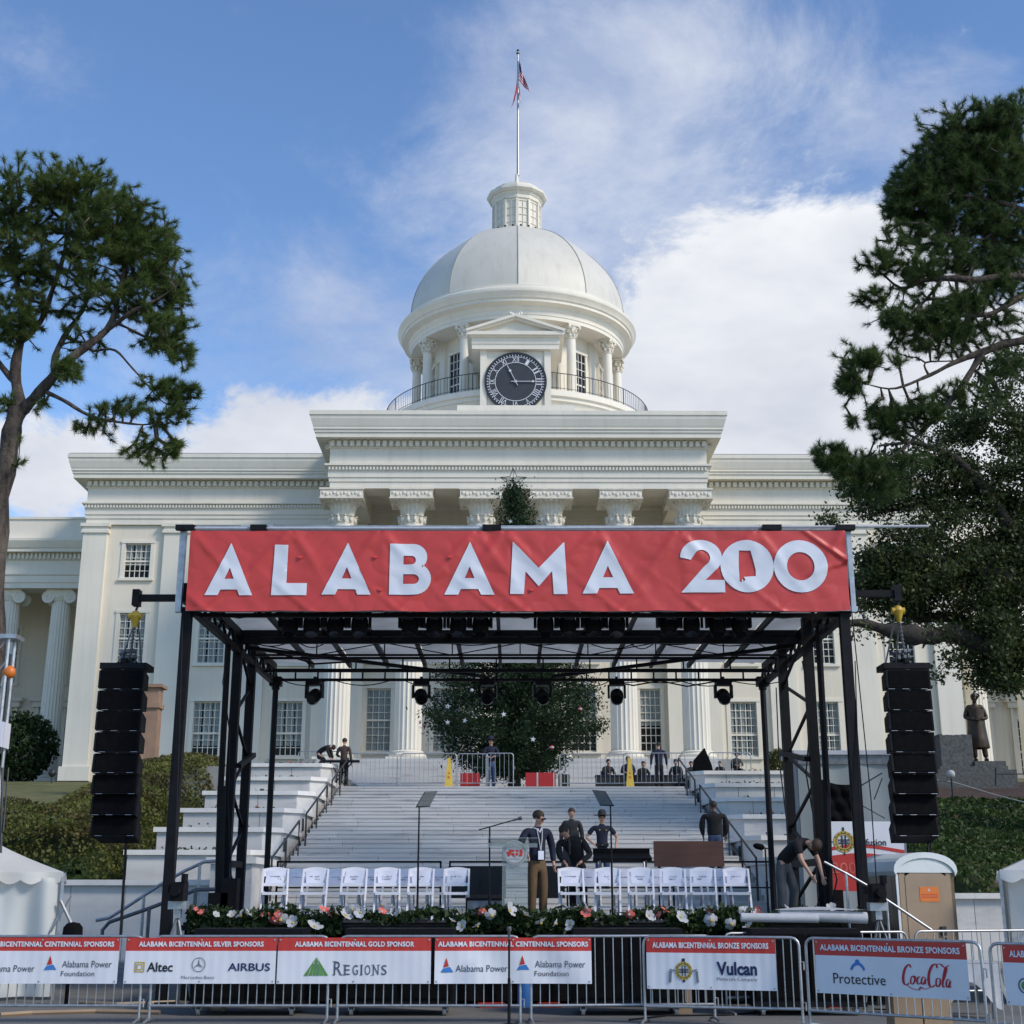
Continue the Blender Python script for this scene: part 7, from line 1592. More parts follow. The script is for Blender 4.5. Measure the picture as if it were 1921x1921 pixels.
m.prism([(.5 * math.cos(math.pi * i / 12), 1.98 + .25 * math.sin(math.pi * i / 12)) for i in range(13)], hd - .03, hd + .01); m.prism([(.5 * math.cos(math.pi * i / 12), 1.98 + .27 * math.sin(math.pi * i / 12)) for i in range(13)] + [(-.4, 1.98)] + [(-.4 + .8 * i / 12, 1.98 + .14 * math.sin(math.pi * i / 12)) for i in range(1, 12)][:0], -hd - .02, -hd + .005); pl_('roof', m, 'potroof')
pl_('skid', MB().box((-hw_, -hd, 0), (hw_, hd, .12)), 'iron')
m = MB(); m.box((-hw_ - .01, -hd - .02, .2), (-hw_ + .03, -hd + .0, 1.95)); pl_('corner_trim', m, 'potroof')
# ---------------------------------------------------------------- grey control tent, covered screen and its banner
y0 = 33.4; xa, xb = at(1497, 1450, y0).x, at(1690, 1450, y0).x; zt1 = at(0, 1410, y0).z; gt = thing('control_tent', 'pale grey walled control tent behind the right stage tower', 'tent', ((xa + xb) / 2, y0, 0))
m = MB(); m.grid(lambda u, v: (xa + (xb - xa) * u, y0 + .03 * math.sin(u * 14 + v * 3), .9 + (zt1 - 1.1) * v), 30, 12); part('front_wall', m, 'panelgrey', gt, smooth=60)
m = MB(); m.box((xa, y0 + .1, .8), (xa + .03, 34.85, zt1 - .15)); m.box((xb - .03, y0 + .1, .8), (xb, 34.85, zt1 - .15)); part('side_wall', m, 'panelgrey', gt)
m = MB(); m.box((xa - .1, y0 - .12, zt1 - .08), (xb + .1, 34.9, zt1 + .02)); part('roof_edge', m, 'petal', gt); m = MB(); m.box((xa, y0 - .05, zt1 - .30), (xb, y0 - .03, zt1 - .08)); part('valance', m, 'steel_d', gt)
m = MB()
for p, q in (((1525, 1455), (1560, 1472)), ((1605, 1480), (1655, 1450)), ((1612, 1508), (1660, 1535)), ((1640, 1500), (1655, 1460))): m.tube([at(*p, 30.6), at(*q, 30.6)], .014, 5)
part('guy_cable', m, 'iron', gt)
cm = thing('covered_screen', 'screen under a crumpled black tarpaulin above the white and red sign', 'screen', (at(1562, 1500, 30.2).x, 30.2, 0)); c0, c1 = at(1529, 1500, 30.2).x, at(1601, 1500, 30.2).x; cz0, cz1 = at(0, 1541, 30.2).z, at(0, 1467, 30.2).z
m = MB(); m.grid(lambda u, v: (c0 + (c1 - c0) * u + .04 * math.sin(v * 7) * (u - .5), 30.2 - .05 * abs(math.sin(u * 9 + v * 4)) - .02 * math.sin(v * 17), cz0 + (cz1 - cz0) * v - .06 * v * abs(math.sin(u * 3.14 * 1.0 - .9)) ** 1.5), 40, 24); m.box((c0 + .03, 30.22, cz0), (c1 - .03, 30.5, cz1 - .1)); part('tarpaulin', m, 'blackmatte', cm, smooth=60)
part('stand', MB().beam(((c0 + c1) / 2, 30.4, 0), ((c0 + c1) / 2, 30.4, cz0 + .1), .1), 'black', cm)
Ys = 29.6; s0, s1 = at(1533, 1600, Ys).x, at(1697, 1600, Ys).x; sz0, szm, sz1 = at(0, 1672, Ys).z, at(0, 1606, Ys).z, at(0, 1541, Ys).z
sn = thing('event_sign', 'white and red printed sign with round gold emblem behind the right stage leg', 'sign', ((s0 + s1) / 2, Ys, 0)); W_ = s1 - s0
part('panel', MB().box((s0, Ys, sz0), (s1, Ys + .03, sz1)), 'vinyl', sn)
m = MB(); m.grid(lambda u, v: (s0 + W_ * u, Ys - .004, (sz0 + (szm - sz0 + .06 * math.sin(u * 4.5 - .6)) * v)), 30, 1); part('red_field', m, 'red_print', sn)
m = MB(); m.grid(lambda u, v: (s0 + W_ * u, Ys - .006, szm + .10 + .07 * math.sin(u * 4.5 - .6) + .07 * v), 30, 1); part('red_wave', m, 'red_print', sn)
for n_, mm, mt in emblem(at(1583, 1578, Ys).x, at(0, 1579, Ys).z, .215) + T('fusion', at(1643, 1578, Ys).x, at(0, 1580, Ys).z, .42, .14, 'black_print', bold=.01) + T('200', at(1583, 1628, Ys).x, at(0, 1628, Ys).z, .5, .22, 'pink') + T('ALABAMA', at(1640, 1620, Ys).x, at(0, 1619, Ys).z, .44, .08, 'white_print', bold=.02) + T('BICENTENNIAL', at(1640, 1627, Ys).x, at(0, 1628, Ys).z, .44, .045, 'white_print', bold=.02):
    part(n_, shifted(mm, 0, Ys - .010, 0), mt, sn)
for x in (s0 + .05, s1 - .03): part('post', MB().beam((x, Ys + .06, 0), (x, Ys + .06, sz1 + .05), .06), 'steel', sn)
# handrails in the street, left and right
def rails(name, label, runs, posts, Y, r_, mt):
    t = thing(name, label, 'handrail', (at(*runs[0][0], Y).x, Y, 0))
    for run in runs: part('rail', MB().tube([at(a, b, Y) for a, b in run], r_, 8), mt, t, smooth=60)
    for a, b in posts: p = at(a, b, Y); part('post', MB().tube([(p.x, Y, 0), p], r_, 8), mt, t)
    return t
rails('handrail', 'upper grey steel handrail sloping up in front of the left marble wall', [[(180, 1727), (205, 1722), (240, 1700), (300, 1660), (348, 1633), (383, 1617), (410, 1615)]], [(270, 1682), (375, 1622)], 31.5, .035, 'steel')
rails('handrail', 'lower dark steel handrail sloping up in front of the left marble wall', [[(190, 1780), (192, 1745), (205, 1730), (280, 1704), (345, 1679), (368, 1669), (415, 1668)]], [(280, 1704), (367, 1670)], 30.6, .04, 'steel_d')
rails('ramp_rail', 'pale painted ramp handrail descending past the printed sign and the toilet', [[(1546, 1617), (1590, 1640), (1640, 1669)], [(1655, 1683), (1690, 1706), (1748, 1745)]], [(1587, 1638), (1663, 1690)], 22.6, .022, 'steel')
# cameras on tripods
def tripod_cam(px_, pyt, label, Y):
    p = at(px_, pyt, Y); t = thing('video_camera', label, 'video camera', (p.x, Y, 0)); z = p.z
    m = MB(); m.box((p.x - .10, Y - .18, z - .30), (p.x + .10, Y + .15, z - .02)); m.box((p.x + .06, Y - .2, z - .02), (p.x + .12, Y, z + .1)); m.tube([(p.x, Y - .18, z - .16), (p.x, Y - .34, z - .16)], .07, 12); part('body', m, 'cabinet', t)
    m = MB(); m.box((p.x - .14, Y - .1, z - .42), (p.x + .14, Y + .1, z - .30)); m.box((p.x - .05, Y - .05, z - .55), (p.x + .05, Y + .05, z - .42)); part('fluid_head', m, 'steel', t)
    for a in (90, 210, 330): part('leg', MB().tube([(p.x, Y, z - .52), (p.x + .42 * math.cos(R(a)), Y + .42 * math.sin(R(a)), .0)], .022, 6), 'steel_d', t)
    part('screen', MB().obox((p.x - .16, Y + .05, z - .12), (.02, .16, .12)), 'cabinet', t); return t
tripod_cam(338, 1652, 'grey and black video camera on a tripod at the left stage leg', 22.2); tripod_cam(1643, 1655, 'video camera on a dark tripod between the right stage leg and the toilet', 22.3)
p = at(137, 1742, 22.9); m = MB(); m.lathe([(.16, -.1), (.15, .02), (.10, .08), (0, .1)], tuple(p), 12); m.lathe([(.04, -1.5), (.04, -.1)], tuple(p), 8); solo('covered_post', 'post with a pointed black cover poking up behind the left banner', 'post', m, 'blackmatte', smooth=50)
# white clothed table behind the right barricades
t = thing('table', 'small table under a draped white cloth behind the right barriers', 'table', (6.4, 20.8, 0)); a, b = at(1752, 1806, 20.6), at(1858, 1806, 20.6)
m = MB(); m.box((a.x, 20.4, a.z - .03), (b.x, 21.2, a.z)); part('top', m, 'tan', t)
for x in (a.x + .06, b.x - .06):
    for y in (20.46, 21.14): part('leg', MB().beam((x, y, 0), (x, y, a.z - .03), .035), 'steel_d', t)
m = MB(); m.box((a.x - .02, 20.38, a.z + .004), (b.x + .02, 21.22, a.z + .012)); m.grid(lambda u, v: (a.x - .02 + (b.x - a.x + .04) * u, 20.36 - .05 * (1 - v) + .02 * math.sin(u * 14) * (1 - v), a.z - .42 + .42 * v - .18 * (1 - v) * math.cos(u * 6.28)), 30, 6); m.grid(lambda u, v: (b.x + .03 + .12 * (1 - v) + .02 * math.sin(u * 14) * (1 - v), 20.37 + .85 * u, a.z - .42 + .42 * v - .22 * (1 - v) * math.cos(u * 6.28)), 24, 6)
solo('tablecloth', 'white cloth hanging in points over the small table at right', 'tablecloth', m, 'petal', smooth=60)
m = MB(); m.lathe([(.12, 0), (.09, .06), (.05, .09), (0, .1)], (a.x + .15, 20.7, a.z + .012), 14); solo('glass_bowl', 'pale blue upturned bowl on the white-clothed table', 'bowl', m, 'acrylic')
for i, (x, z) in enumerate(((1690, .12), (1745, .14))):
    p = at(x, 1870, 18.6); solo('wooden_box', 'brown wooden box on the ground behind the nearest banner, %s' % ('left one' if i == 0 else 'by the tablecloth corner'), 'box', MB().box((p.x - .15, 18.4, 0), (p.x + .2, 18.8, .42)), 'tan')
# odds and ends on the ground
m = MB()
for pts in ([(0, 1904), (60, 1900), (180, 1897), (300, 1899)], [(150, 1880), (220, 1884), (330, 1880), (420, 1893)]): m.tube([Vector((*gnd(a, b, .03), .03)) for a, b in pts], .035, 6)
solo('floor_planks', 'thin planks and pipes lying on the ground at the left behind the barrier', 'planks', m, 'tan', kind='stuff')
m = MB(); m.tube([Vector((*gnd(a, b, .015), .015)) for a, b in ((1180, 1913), (1250, 1905), (1360, 1904), (1480, 1896), (1600, 1900), (1680, 1905))], .012, 5); m.tube([Vector((*gnd(a, b, .012), .012)) for a, b in ((1640, 1893), (1700, 1896), (1720, 1902), (1760, 1903))], .010, 5); solo('ground_cable', 'thin black cable snaking over the asphalt by the right barriers', 'cable', m, 'black')
# yellow cones, gift boxes on the terrace
def wet_cone(x, lab):
    Y = 51.25; p = at(x, 1476, Y); z1 = at(x, 1422, Y).z; t = thing('caution_cone', lab, 'cone', (p.x, Y, TOPZ)); w0, w1 = .15, .05
    m = MB(); m.add([(p.x - w0, Y - w0, TOPZ), (p.x + w0, Y - w0, TOPZ), (p.x + w0, Y + w0, TOPZ), (p.x - w0, Y + w0, TOPZ), (p.x - w1, Y - w1, z1), (p.x + w1, Y - w1, z1), (p.x + w1, Y + w1, z1), (p.x - w1, Y + w1, z1)], [(0, 1, 5, 4), (1, 2, 6, 5), (2, 3, 7, 6), (3, 0, 4, 7), (4, 5, 6, 7)]); part('body', m, 'yellow', t)
    m = MB(); m.box((p.x - .04, Y - .125, TOPZ + .35), (p.x + .04, Y - .118, TOPZ + .42)); m.box((p.x - .035, Y - .105, TOPZ + .5), (p.x + .035, Y - .098, TOPZ + .56)); part('print', m, 'orange', t)
wet_cone(842, 'tall yellow caution cone at the top of the steps, left of the tree'); wet_cone(1182, 'tall yellow caution cone at the top of the steps, right of the tree')
def gift(x0, x1, y0_, Y, mt, lab, rib='petal'):
    a, b = at(x0, 1470, Y), at(x1, 1470, Y); z1 = at(0, y0_, Y).z; t = thing('gift_box', lab, 'gift box', ((a.x + b.x) / 2, Y, TOPZ)); part('box', MB().box((a.x, Y - .4, TOPZ), (b.x, Y + .4, z1)), mt, t); m = MB(); cx = (a.x + b.x) / 2 - .12
    m.box((cx - .03, Y - .405, TOPZ), (cx + .03, Y + .405, z1 + .005)); m.box((b.x - .09, Y - .407, TOPZ), (b.x - .05, Y - .398, z1)); part('ribbon', m, rib, t)
gift(986, 1042, 1451, 51.9, 'giftred', 'large red gift box with pale ribbon right of the tree trunk'); gift(864, 900, 1452, 52.2, 'giftred', 'red gift box behind the short barrier left of the officer', 'red_print'); gift(1048, 1068, 1454, 52.6, 'leaf_shrub', 'dark green gift box beside the large red one')
# ================================================================== people
def skin_mesh(name, V, E_, mats, lv=2, root=0):
    me = bpy.data.meshes.new(name); me.from_pydata([Vector(v[0]) for v in V], E_, []); o = bpy.data.objects.new(name, me); COL.objects.link(o)
    md = o.modifiers.new('skin', 'SKIN'); md.use_smooth_shade = True; md.branch_smoothing = .3
    for i, v in enumerate(V):
        r_ = v[1] if isinstance(v[1], tuple) else (v[1], v[1]); me.skin_vertices[0].data[i].radius = r_; me.skin_vertices[0].data[i].use_root = (i == root)
    s = o.modifiers.new('sub', 'SUBSURF'); s.levels = lv; s.render_levels = lv
    dg = bpy.context.evaluated_depsgraph_get(); dg.update(); out = bpy.data.meshes.new_from_object(o.evaluated_get(dg)); bpy.data.objects.remove(o)
    out.materials.clear(); out.materials.append(MT[mats]); out.polygons.foreach_set('use_smooth', [True] * len(out.polygons)); out.name = name; return out
def person(label, loc, rz, J=None, top='blackcloth', legs='greycloth', skin='skin', hair='hair', shoes='blackcloth', h=1.0, wide=1.0, long_coat=False, short=False, glasses=False, hat=None, name='person', cat='person', lv=2, headrot=0, group=None):
    """J moves joints from a relaxed standing pose; figure faces -Y"""
    j = dict(pel=(0, 0, .96), wst=(0, 0, 1.10), cst=(0, .0, 1.30), nek=(0, .0, 1.49), hed=(0, -.03, 1.66), shl=(-.18, 0, 1.43), shr=(.18, 0, 1.43), ell=(-.25, .03, 1.16), elr=(.25, .03, 1.16), wrl=(-.26, -.05, .90), wrr=(.26, -.05, .90),
             hpl=(-.09, 0, .93), hpr=(.09, 0, .93), knl=(-.10, -.02, .51), knr=(.10, -.02, .51), anl=(-.10, .02, .09), anr=(.10, .02, .09))
    j.update(J or {}); j = {k: Vector(v) for k, v in j.items()}
    j['hed'] = j['hed'] + (j['nek'] - j['hed']).normalized() * .025
    for k in ('shl', 'shr', 'ell', 'elr', 'wrl', 'wrr'): j[k].x *= wide
    t = thing(name, label, cat, loc, R(rz), group); t.scale = (h, h, h); fw = Vector((math.sin(R(headrot)), -math.cos(R(headrot)), 0)); up = (j['hed'] - j['nek']).normalized(); dn = up.z < .35; fw0 = Vector((0, -.2, -1)) if dn else fw; side = fw0.cross(up).normalized(); fw = up.cross(side)
    if fw.dot(fw0) < 0: fw = -fw
    V = []; E_ = []
    def add(p, r_, par=None):
        V.append((Vector(p), r_)); 
        if par is not None: E_.append((par, len(V) - 1))
        return len(V) - 1
    pel = add(j['pel'], (.09 * wide, .065)); w = add(j['wst'], (.085 * wide, .065), pel); c = add(j['cst'], (.12 * wide, .08), w); n0 = add(j['nek'], .06, c); n1 = add(j['nek'] + up * .06 + fw * .005, .052, n0)
    h0 = add(j['hed'] - up * .055 + fw * .02, (.062, .075), n1); h1 = add(j['hed'] + fw * .01, (.076, .095), h0); h2 = add(j['hed'] + up * .075 - fw * .005, (.066, .082), h1)
    add(j['hed'] + fw * .108 - up * .012, .013, h1)
    for s_ in (-1, 1): add(j['hed'] + side * s_ * .088 - up * .005, .013, h1)
    for s_, S in (('l', -1), ('r', 1)):
        a = add(j['sh' + s_], .055, c); b = add(j['el' + s_], .040, a); d = add(j['wr' + s_], .027, b); dr = (j['wr' + s_] - j['el' + s_]).normalized(); pm = add(j['wr' + s_] + dr * .06, (.034, .020), d)
        px1 = dr.orthogonal().normalized(); px1 = Vector((0, 1, 0)) - dr * dr.y; px1 = px1.normalized() if px1.length > .1 else dr.orthogonal(); curl = dr.cross(px1).normalized() * S
        for q, L_ in ((-.027, .060), (-.009, .072), (.009, .068), (.027, .052)):
            k0 = add(j['wr' + s_] + dr * .10 + px1 * q, .0085, pm); k1 = add(j['wr' + s_] + dr * (.10 + L_ * .6) + px1 * q * 1.1 + curl * .012, .0078, k0); add(j['wr' + s_] + dr * (.10 + L_ * .85) + px1 * q * 1.1 + curl * .034, .0068, k1)
        th = add(j['wr' + s_] + dr * .045 - px1 * .042, .010, pm); add(j['wr' + s_] + dr * .085 - px1 * .055 + curl * .01, .0085, th)
        a = add(j['hp' + s_], .075, pel); b = add(j['kn' + s_], .052, a); d = add(j['an' + s_], .036, b); add(j['an' + s_] + Vector((0, -.07, -.05)), .032, d)
    part('body', skin_mesh('body', V, E_, skin, lv), None, t, world=False)
    V = []; E_ = []
    wst = add(j['pel'] + (j['pel'] - j['wst']).normalized() * .09 if not long_coat else j['pel'], (.152 * wide, .125)); a0 = add(j['wst'], (.145 * wide, .115), wst); c = add(j['cst'] + Vector((0, .0, 0)), (.165 * wide, .120), a0); k = add(j['nek'] - (j['nek'] - j['cst']) * .02, (.078, .072), c); add(j['nek'].lerp(j['hed'], .28), (.062, .06), k)
    for s_ in ('l', 'r'):
        a = add(j['sh' + s_], .074 if not short else .068, c)
        if short: add(j['sh' + s_].lerp(j['el' + s_], .75), .064, a)
        else: b = add(j['el' + s_], .058 * wide, a); add(j['el' + s_].lerp(j['wr' + s_], .94), .046, b)
    part('jacket' if not short else 'shirt', skin_mesh('jacket', V, E_, top, lv), None, t, world=False)
    V = []; E_ = []
    pe = add(j['pel'] - Vector((0, 0, .03)), (.135 * wide, .105)); add(j['pel'] + (j['wst'] - j['pel']) * .55, (.135 * wide, .105), pe)
    for s_ in ('l', 'r'): a = add(j['hp' + s_] + Vector((0, 0, -.10)) * (1 if abs(j['kn' + s_].z - j['hp' + s_].z) > .2 else 0), .102, pe); b = add(j['kn' + s_], .080, a); add(j['an' + s_] + Vector((0, 0, .0)), .070, b)
    part('trousers' if not long_coat else 'skirt', skin_mesh('trousers', V, E_, legs, lv), None, t, world=False)
    for s_ in ('l', 'r'):
        m = MB(); a = j['an' + s_]; m.tube([a + Vector((0, .06, -.045)), a + Vector((0, -.03, -.04)), a + Vector((0, -.14, -.055)), a + Vector((0, -.18, -.065))], [.042, .048, .04, .022], 10); part('shoe', m, shoes, t, world=False, smooth=60)
    if long_coat:
        m = MB(); m.lathe([(.17, 1.25), (.20, .95), (.25, .55), (.29, .22), (.27, .2)], (j['pel'].x, 0, 0), 24, flute=lambda q: 1 + .05 * math.sin(q * 2.6)); part('coat_skirt', m, top, t, world=False, smooth=60)
    if hair:
        m = MB(); m.ball((0, 0, 0), .102, 16, 10, sc=(.88, 1.04, .92)); keep = []
        vs = [Vector(v) for v in m.v]; M_ = Matrix((side, -fw, up)).transposed(); base_ = j['hed'] + up * .045 - fw * .012
        m.f = [f for f in m.f if not all(vs[i].y < -.045 and vs[i].z < .035 for i in f) and not all(vs[i].z < -.055 for i in f)]; m.m = [0] * len(m.f)
        m.v = [tuple(base_ + M_ @ v) for v in vs]; part('hair', m, hair, t, world=False, smooth=60)
    e = MB()
    for s_ in (-1, 1): e.ball(j['hed'] + fw * .088 + side * s_ * .032 + up * .012, .011, 8, 6)
    part('eyes', e, 'hair', t, world=False)
    e = MB(); e.beam(j['hed'] + fw * .096 - up * .052 - side * .024, j['hed'] + fw * .096 - up * .052 + side * .024, .006); part('mouth', e, 'pink', t, world=False)
    if glasses:
        m = MB(); 
        for s_ in (-1, 1): m.ball(j['hed'] + fw * .098 + side * s_ * .036 + up * .012, .024, 10, 6, sc=(1, .5, .75)); m.tube([j['hed'] + fw * .09 + side * s_ * .06 + up * .015, j['hed'] + side * s_ * .092 + up * .015], .005, 4)
        m.tube([j['hed'] + fw * .105 - side * .06 + up * .018, j['hed'] + fw * .105 + side * .06 + up * .018], .005, 4); part('sunglasses', m, 'lens', t, world=False)
    if hat:
        m = MB(); m.lathe([(0, .13), (.05, .135), (.085, .11), (.10, .03), (.105, .0), (.20, -.005), (.205, .0), (.20, .006), (.105, .012)], tuple(j['hed'] + up * .075), 28); part('hat', m, hat, t, world=False, smooth=50)
    return t
def head_h(x, y, Y, z0): return (at(x, y, Y).z - z0) / 1.775
# man at the lectern
Y = 24.9; p = at(1008, 1600, Y)
t = person('man in navy jacket, khaki trousers and sunglasses wearing a white badge, beside the lectern', (p.x, Y, DZT), 22, dict(ell=(-.30, -.02, 1.18), wrl=(-.26, -.20, 1.04), elr=(.27, .06, 1.17), wrr=(.27, .0, .91), hed=(.01, -.05, 1.655)), 'navy', 'khaki', h=head_h(1010, 1519, Y, DZT), wide=1.1, glasses=True, headrot=38)
part('jacket_opening', MB().box((-.004, -.132, 1.0), (.006, -.128, 1.36)), 'blackcloth', t, world=False)
m = MB(); m.tube([(-.05, -.10, 1.46), (-.03, -.14, 1.3), (.0, -.148, 1.10)], .008, 4); m.tube([(.05, -.10, 1.46), (.03, -.14, 1.3), (.0, -.148, 1.10)], .008, 4); part('lanyard', m, 'whitecloth', t, world=False)
part('badge', MB().box((-.05, -.160, .96), (.05, -.150, 1.10)), 'paper', t, world=False)
part('collar', MB().tube([(-.07, -.03, 1.47), (-.03, -.09, 1.45), (0, -.11, 1.40), (.03, -.09, 1.45), (.07, -.03, 1.47)], .016, 6), 'whitecloth', t, world=False)
# man leaning forward in a black suit
Y = 26.4; p = at(1082, 1600, Y)
t = person('man in black suit leaning forward with bowed head, right of the man in khaki trousers', (p.x + .02, Y, DZT), -12, dict(cst=(-.06, -.16, 1.28), wst=(0, -.04, 1.10), nek=(-.14, -.28, 1.42), hed=(-.19, -.38, 1.53), shl=(-.29, -.22, 1.34), shr=(.10, -.18, 1.38), ell=(-.27, -.28, 1.10), elr=(.24, -.18, 1.12), wrl=(-.16, -.42, .98), wrr=(.10, -.38, .98)), 'blackcloth', 'blackcloth', h=1.0, wide=1.1, headrot=-10)
part('scarf', MB().tube([(-.11, -.32, 1.40), (-.09, -.36, 1.28), (-.10, -.33, 1.12)], .018, 6), 'browncloth', t, world=False)
# two people on the steps behind
def stair_z(y): return 1.9 + (y - 37.0) * .245
Y = 37.2; p = at(1073, 1600, Y); z0 = stair_z(Y) - .05
person('woman in charcoal coat and brown hair on the steps, partly hidden by the bowed man', (p.x, Y, z0), 0, None, 'greycoat', 'greycoat', hair='hair_l', h=head_h(1073, 1515, Y, z0), long_coat=True)
Y = 36.6; p = at(1130, 1600, Y); z0 = stair_z(Y) - .05
t = person('uniformed trooper with broad brimmed hat on the steps behind the right prompter', (p.x, Y, z0), 8, dict(ell=(-.36, .05, 1.20), elr=(.36, .05, 1.20), wrl=(-.24, -.10, 1.06), wrr=(.30, -.06, .98)), 'navy', 'denim', h=head_h(1130, 1524, Y, z0), short=True, hat='greycoat', wide=1.05)
part('belt', MB().lathe([(.155, .98), (.16, 1.0), (.16, 1.04), (.155, 1.06)], (0, 0, 0), 20), 'lens', t, world=False)
m = MB(); m.ball((-.08, -.125, 1.36), .018, 6, 4); m.ball((.08, -.125, 1.36), .018, 6, 4); part('badge', m, 'gold_print', t, world=False)
Y = 37.8; p = at(1342, 1600, Y); z0 = stair_z(Y)
person('large man in black jacket seen from behind on the steps, above the brown board', (p.x, Y, z0), 176, dict(ell=(-.215, -.03, 1.16), elr=(.215, -.03, 1.16), wrl=(-.19, -.14, .94), wrr=(.19, -.14, .94)), 'blackcloth', 'denim', skin='skin_d', h=head_h(1342, 1502, Y, z0), wide=1.4)
# man bending over at the right tower
Y = 23.85; p = at(1478, 1700, Y)
t = person('man in black T-shirt and grey trousers bending down beside the right stage tower', (p.x, Y, DZT), 48, dict(pel=(0, .05, .93), wst=(0, -.06, 1.04), cst=(0, -.26, 1.20), nek=(0, -.42, 1.22), hed=(0, -.56, 1.16), shl=(-.18, -.36, 1.18), shr=(.18, -.36, 1.20), ell=(-.20, -.42, .94), elr=(.22, -.46, .92), wrl=(-.12, -.52, .72), wrr=(.14, -.56, .70), hpl=(-.10, .04, .90), hpr=(.10, .04, .90), knl=(-.11, .03, .50), knr=(.13, -.06, .50), anl=(-.12, .04, .09), anr=(.16, .02, .09)), 'blackcloth', 'greycloth', hair='hair_l', short=True, h=1.03, wide=1.12, headrot=0)
m = MB()
for i in range(14): m.ball((rnd.uniform(-.08, .08), -.16 + rnd.uniform(-.08, .08), 1.205 + rnd.uniform(0, .03)), .022, 6, 4, sc=(1, 1, .3))
part('shirt_print', m, 'teal', t, world=False)
# people on the upper terrace
def up_person(label, x, yt, Y, rz, z0=TOPZ, **k): p = at(x, 1430, Y); return person(label, (p.x, Y, z0), rz, h=k.pop('h', None) or head_h(x, yt, Y, z0), lv=1, **k)
up_person('man in brown jacket and dark trousers at the top of the steps, far left', 645, 1384, 51.35, 170, top='browncloth', legs='blackcloth', J=dict(wrr=(.20, -.16, 1.12), elr=(.28, -.02, 1.18)))
up_person('officer in dark jacket and blue jeans facing us before the decorated tree', 921, 1384, 52.1, 4, top='navy', legs='denim', J=dict(wrl=(-.10, -.20, 1.10), wrr=(.12, -.20, 1.12), ell=(-.27, -.04, 1.16), elr=(.27, -.04, 1.16)), hat='navy')
up_person('man in dark navy jacket seen from behind, right of the decorated tree', 1236, 1392, 51.9, 178, top='navy', legs='blackcloth', wide=1.15)
SIT = dict(pel=(0, .05, .50), wst=(0, .04, .64), cst=(0, .0, .84), nek=(0, -.02, 1.02), hed=(0, -.06, 1.19), shl=(-.18, 0, .96), shr=(.18, 0, .96), ell=(-.25, -.08, .72), elr=(.25, -.08, .72), wrl=(-.12, -.30, .70), wrr=(.12, -.30, .68), hpl=(-.1, .02, .48), hpr=(.1, .02, .48), knl=(-.13, -.42, .50), knr=(.13, -.42, .50), anl=(-.13, -.42, .09), anr=(.13, -.42, .09))
def seated(label, x, y, Y, rz, z0, top, **k):
    p = at(x, y, Y); t = person(label, (p.x, Y, z0), rz, SIT, top, 'blackcloth', h=(at(x, y, Y).z - z0) / 1.30, lv=1, **k)
    m = MB(); m.box((-.2, -.12, .40), (.2, .28, .43)); 
    for a in (-.19, .19):
        for b in (-.1, .27): m.beam((a, b, 0), (a, b, .42 if b < 0 else .85), .025)
    m.box((-.2, .25, .6), (.2, .28, .85)); c = solo('folding_chair', 'dark chair under the %s' % label, 'chair', m, 'black', loc=(p.x, Y, z0), rz=R(rz)); c.scale = t.scale
seated('dark clothed person seated left of the right yellow cone', 1140, 1424, 53.6, 20, TOPZ, 'blackcloth')
seated('bare headed seated person right behind the right yellow cone', 1178, 1419, 53.2, -10, TOPZ, 'navy')
seated('seated person in black, left of the man in the navy jacket', 1206, 1428, 54.2, 10, TOPZ, 'blackcloth')
seated('seated person in black, right of the man in the navy jacket', 1268, 1424, 53.8, -20, TOPZ, 'blackcloth')
seated('seated person between the upper right handrail and the covered instrument', 1296, 1428, 54.6, -8, TOPZ + .2, 'greycoat')
seated('person with sunglasses sitting on the right platform above the planters', 1381, 1411, 54.6, 5, 5.8, 'greycoat', glasses=True)
seated('person in dark clothes sitting lower, left of the one with sunglasses', 1350, 1428, 54.3, -15, 5.6, 'blackcloth')
for x0, x1, lb in ((1118, 1172, 'left of'), (1190, 1290, 'right of')):
    a, b = at(x0, 1470, 52.6), at(x1, 1470, 52.6); t = solo('instrument_case', 'long low black instrument case behind the barrier %s the right yellow cone' % lb, 'case', MB().box((a.x, 52.5, TOPZ), (b.x, 53.0, TOPZ + .52)), 'crate'); part('lid', MB().box((a.x - .02, 52.48, TOPZ + .523), (b.x + .02, 53.02, TOPZ + .58)), 'navy', t)
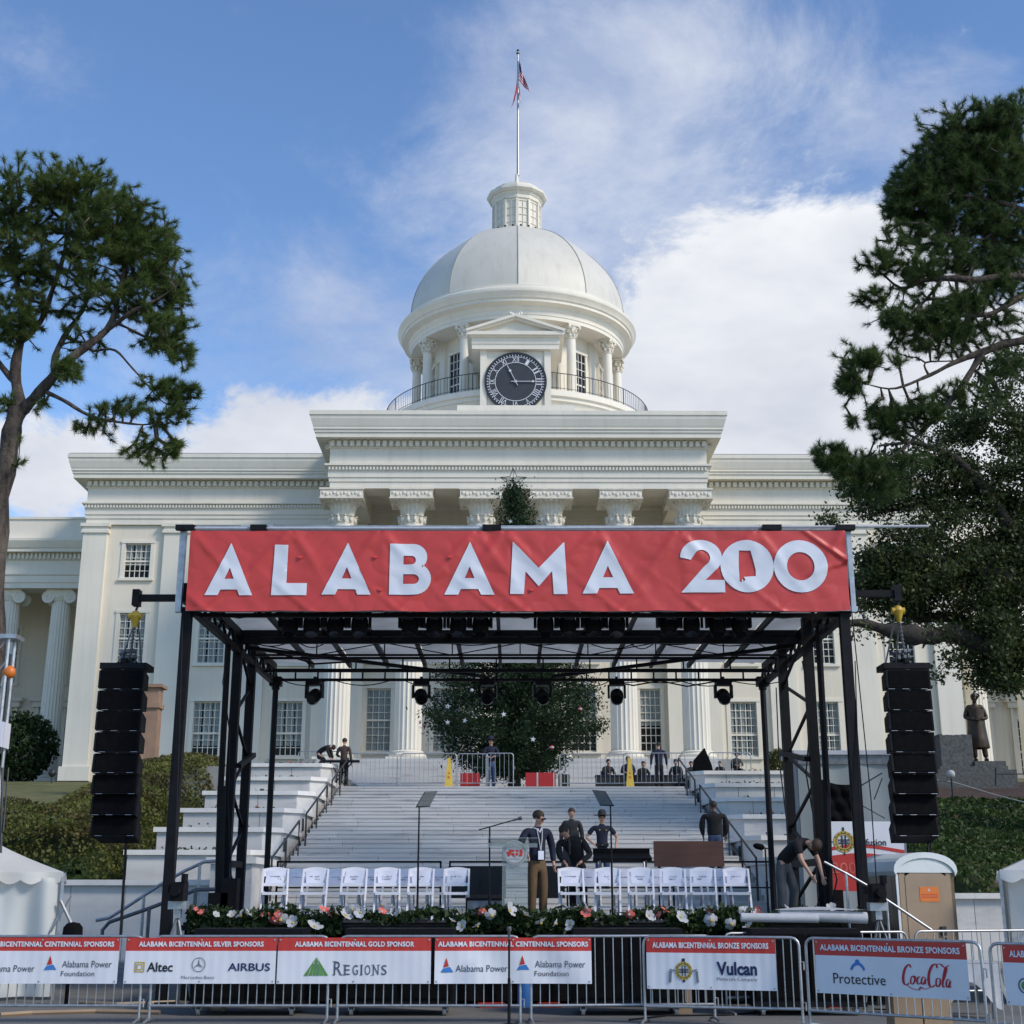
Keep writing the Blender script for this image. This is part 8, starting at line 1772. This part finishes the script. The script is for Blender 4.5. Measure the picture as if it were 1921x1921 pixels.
p = at(606, 1432, 53); person('person in black bending low over a keyboard on the left platform', (p.x - .1, 53, 6.1), 80, dict(pel=(0, .10, .62), wst=(0, .0, .74), cst=(0, -.20, .86), nek=(0, -.34, .90), hed=(0, -.46, .84), shl=(-.18, -.28, .86), shr=(.18, -.28, .86), ell=(-.22, -.36, .62), elr=(.22, -.36, .62), wrl=(-.14, -.44, .42), wrr=(.14, -.44, .42), hpl=(-.1, .08, .60), hpr=(.1, .08, .60), knl=(-.12, -.14, .40), knr=(.12, -.14, .40), anl=(-.12, .08, .09), anr=(.12, .08, .09)), 'blackcloth', 'blackcloth', lv=1, h=1.0)
p = at(1316, 1440, 52.6); m = MB(); m.prism([(p.x - .34, 5.9), (p.x + .42, 5.9), (p.x + .36, 6.25), (p.x + .12, at(0, 1404, 52.6).z), (p.x - .26, 6.45)], 52.4, 52.9); solo('covered_instrument', 'pointed black covered instrument on the platform right of the steps', 'instrument', m, 'blackmatte')
p = at(640, 1430, 52); m = MB(); z_ = at(0, 1432, 52).z; m.box((at(607, 1430, 51.3).x, 51.1, z_ - .04), (at(675, 1430, 51.3).x, 51.3, z_ + .04)); m.tube([(at(618, 1430, 51.2).x, 51.2, z_), (at(650, 1430, 51.2).x, 51.2, 5.35)], .025, 6); m.tube([(at(662, 1430, 51.2).x, 51.2, z_), (at(630, 1430, 51.2).x, 51.2, 5.5)], .025, 6); solo('keyboard_stand', 'black keyboard on crossed stand by the man in brown', 'keyboard stand', m, 'black')
# the bronze statue
zb = at(0, 1428, 51.8).z; p = at(1838, 1428, 52.1)
t = person('dark bronze statue of a standing man in a long gown holding his hands before him', (p.x, 52.1, zb), -6, dict(ell=(-.30, -.02, 1.14), elr=(.29, -.02, 1.12), wrl=(-.08, -.24, 1.06), wrr=(.10, -.22, 1.08), knl=(-.11, 0, .5), knr=(.12, -.03, .5), anr=(.17, .0, .09)), 'bronze', 'bronze', skin='bronze', hair='bronze', shoes='bronze', h=(at(0, 1300, 52.1).z - zb) / 1.78, name='statue', cat='statue', wide=.95)
m = MB(); m.lathe([(.22, 1.35), (.21, 1.15), (.22, .9), (.25, .6), (.28, .36), (.27, .34)], (0, .01, 0), 30, flute=lambda q: 1 + .05 * math.sin(q * 2.1) + .03 * math.sin(q * 5)); part('gown', m, 'bronze', t, world=False, smooth=60)
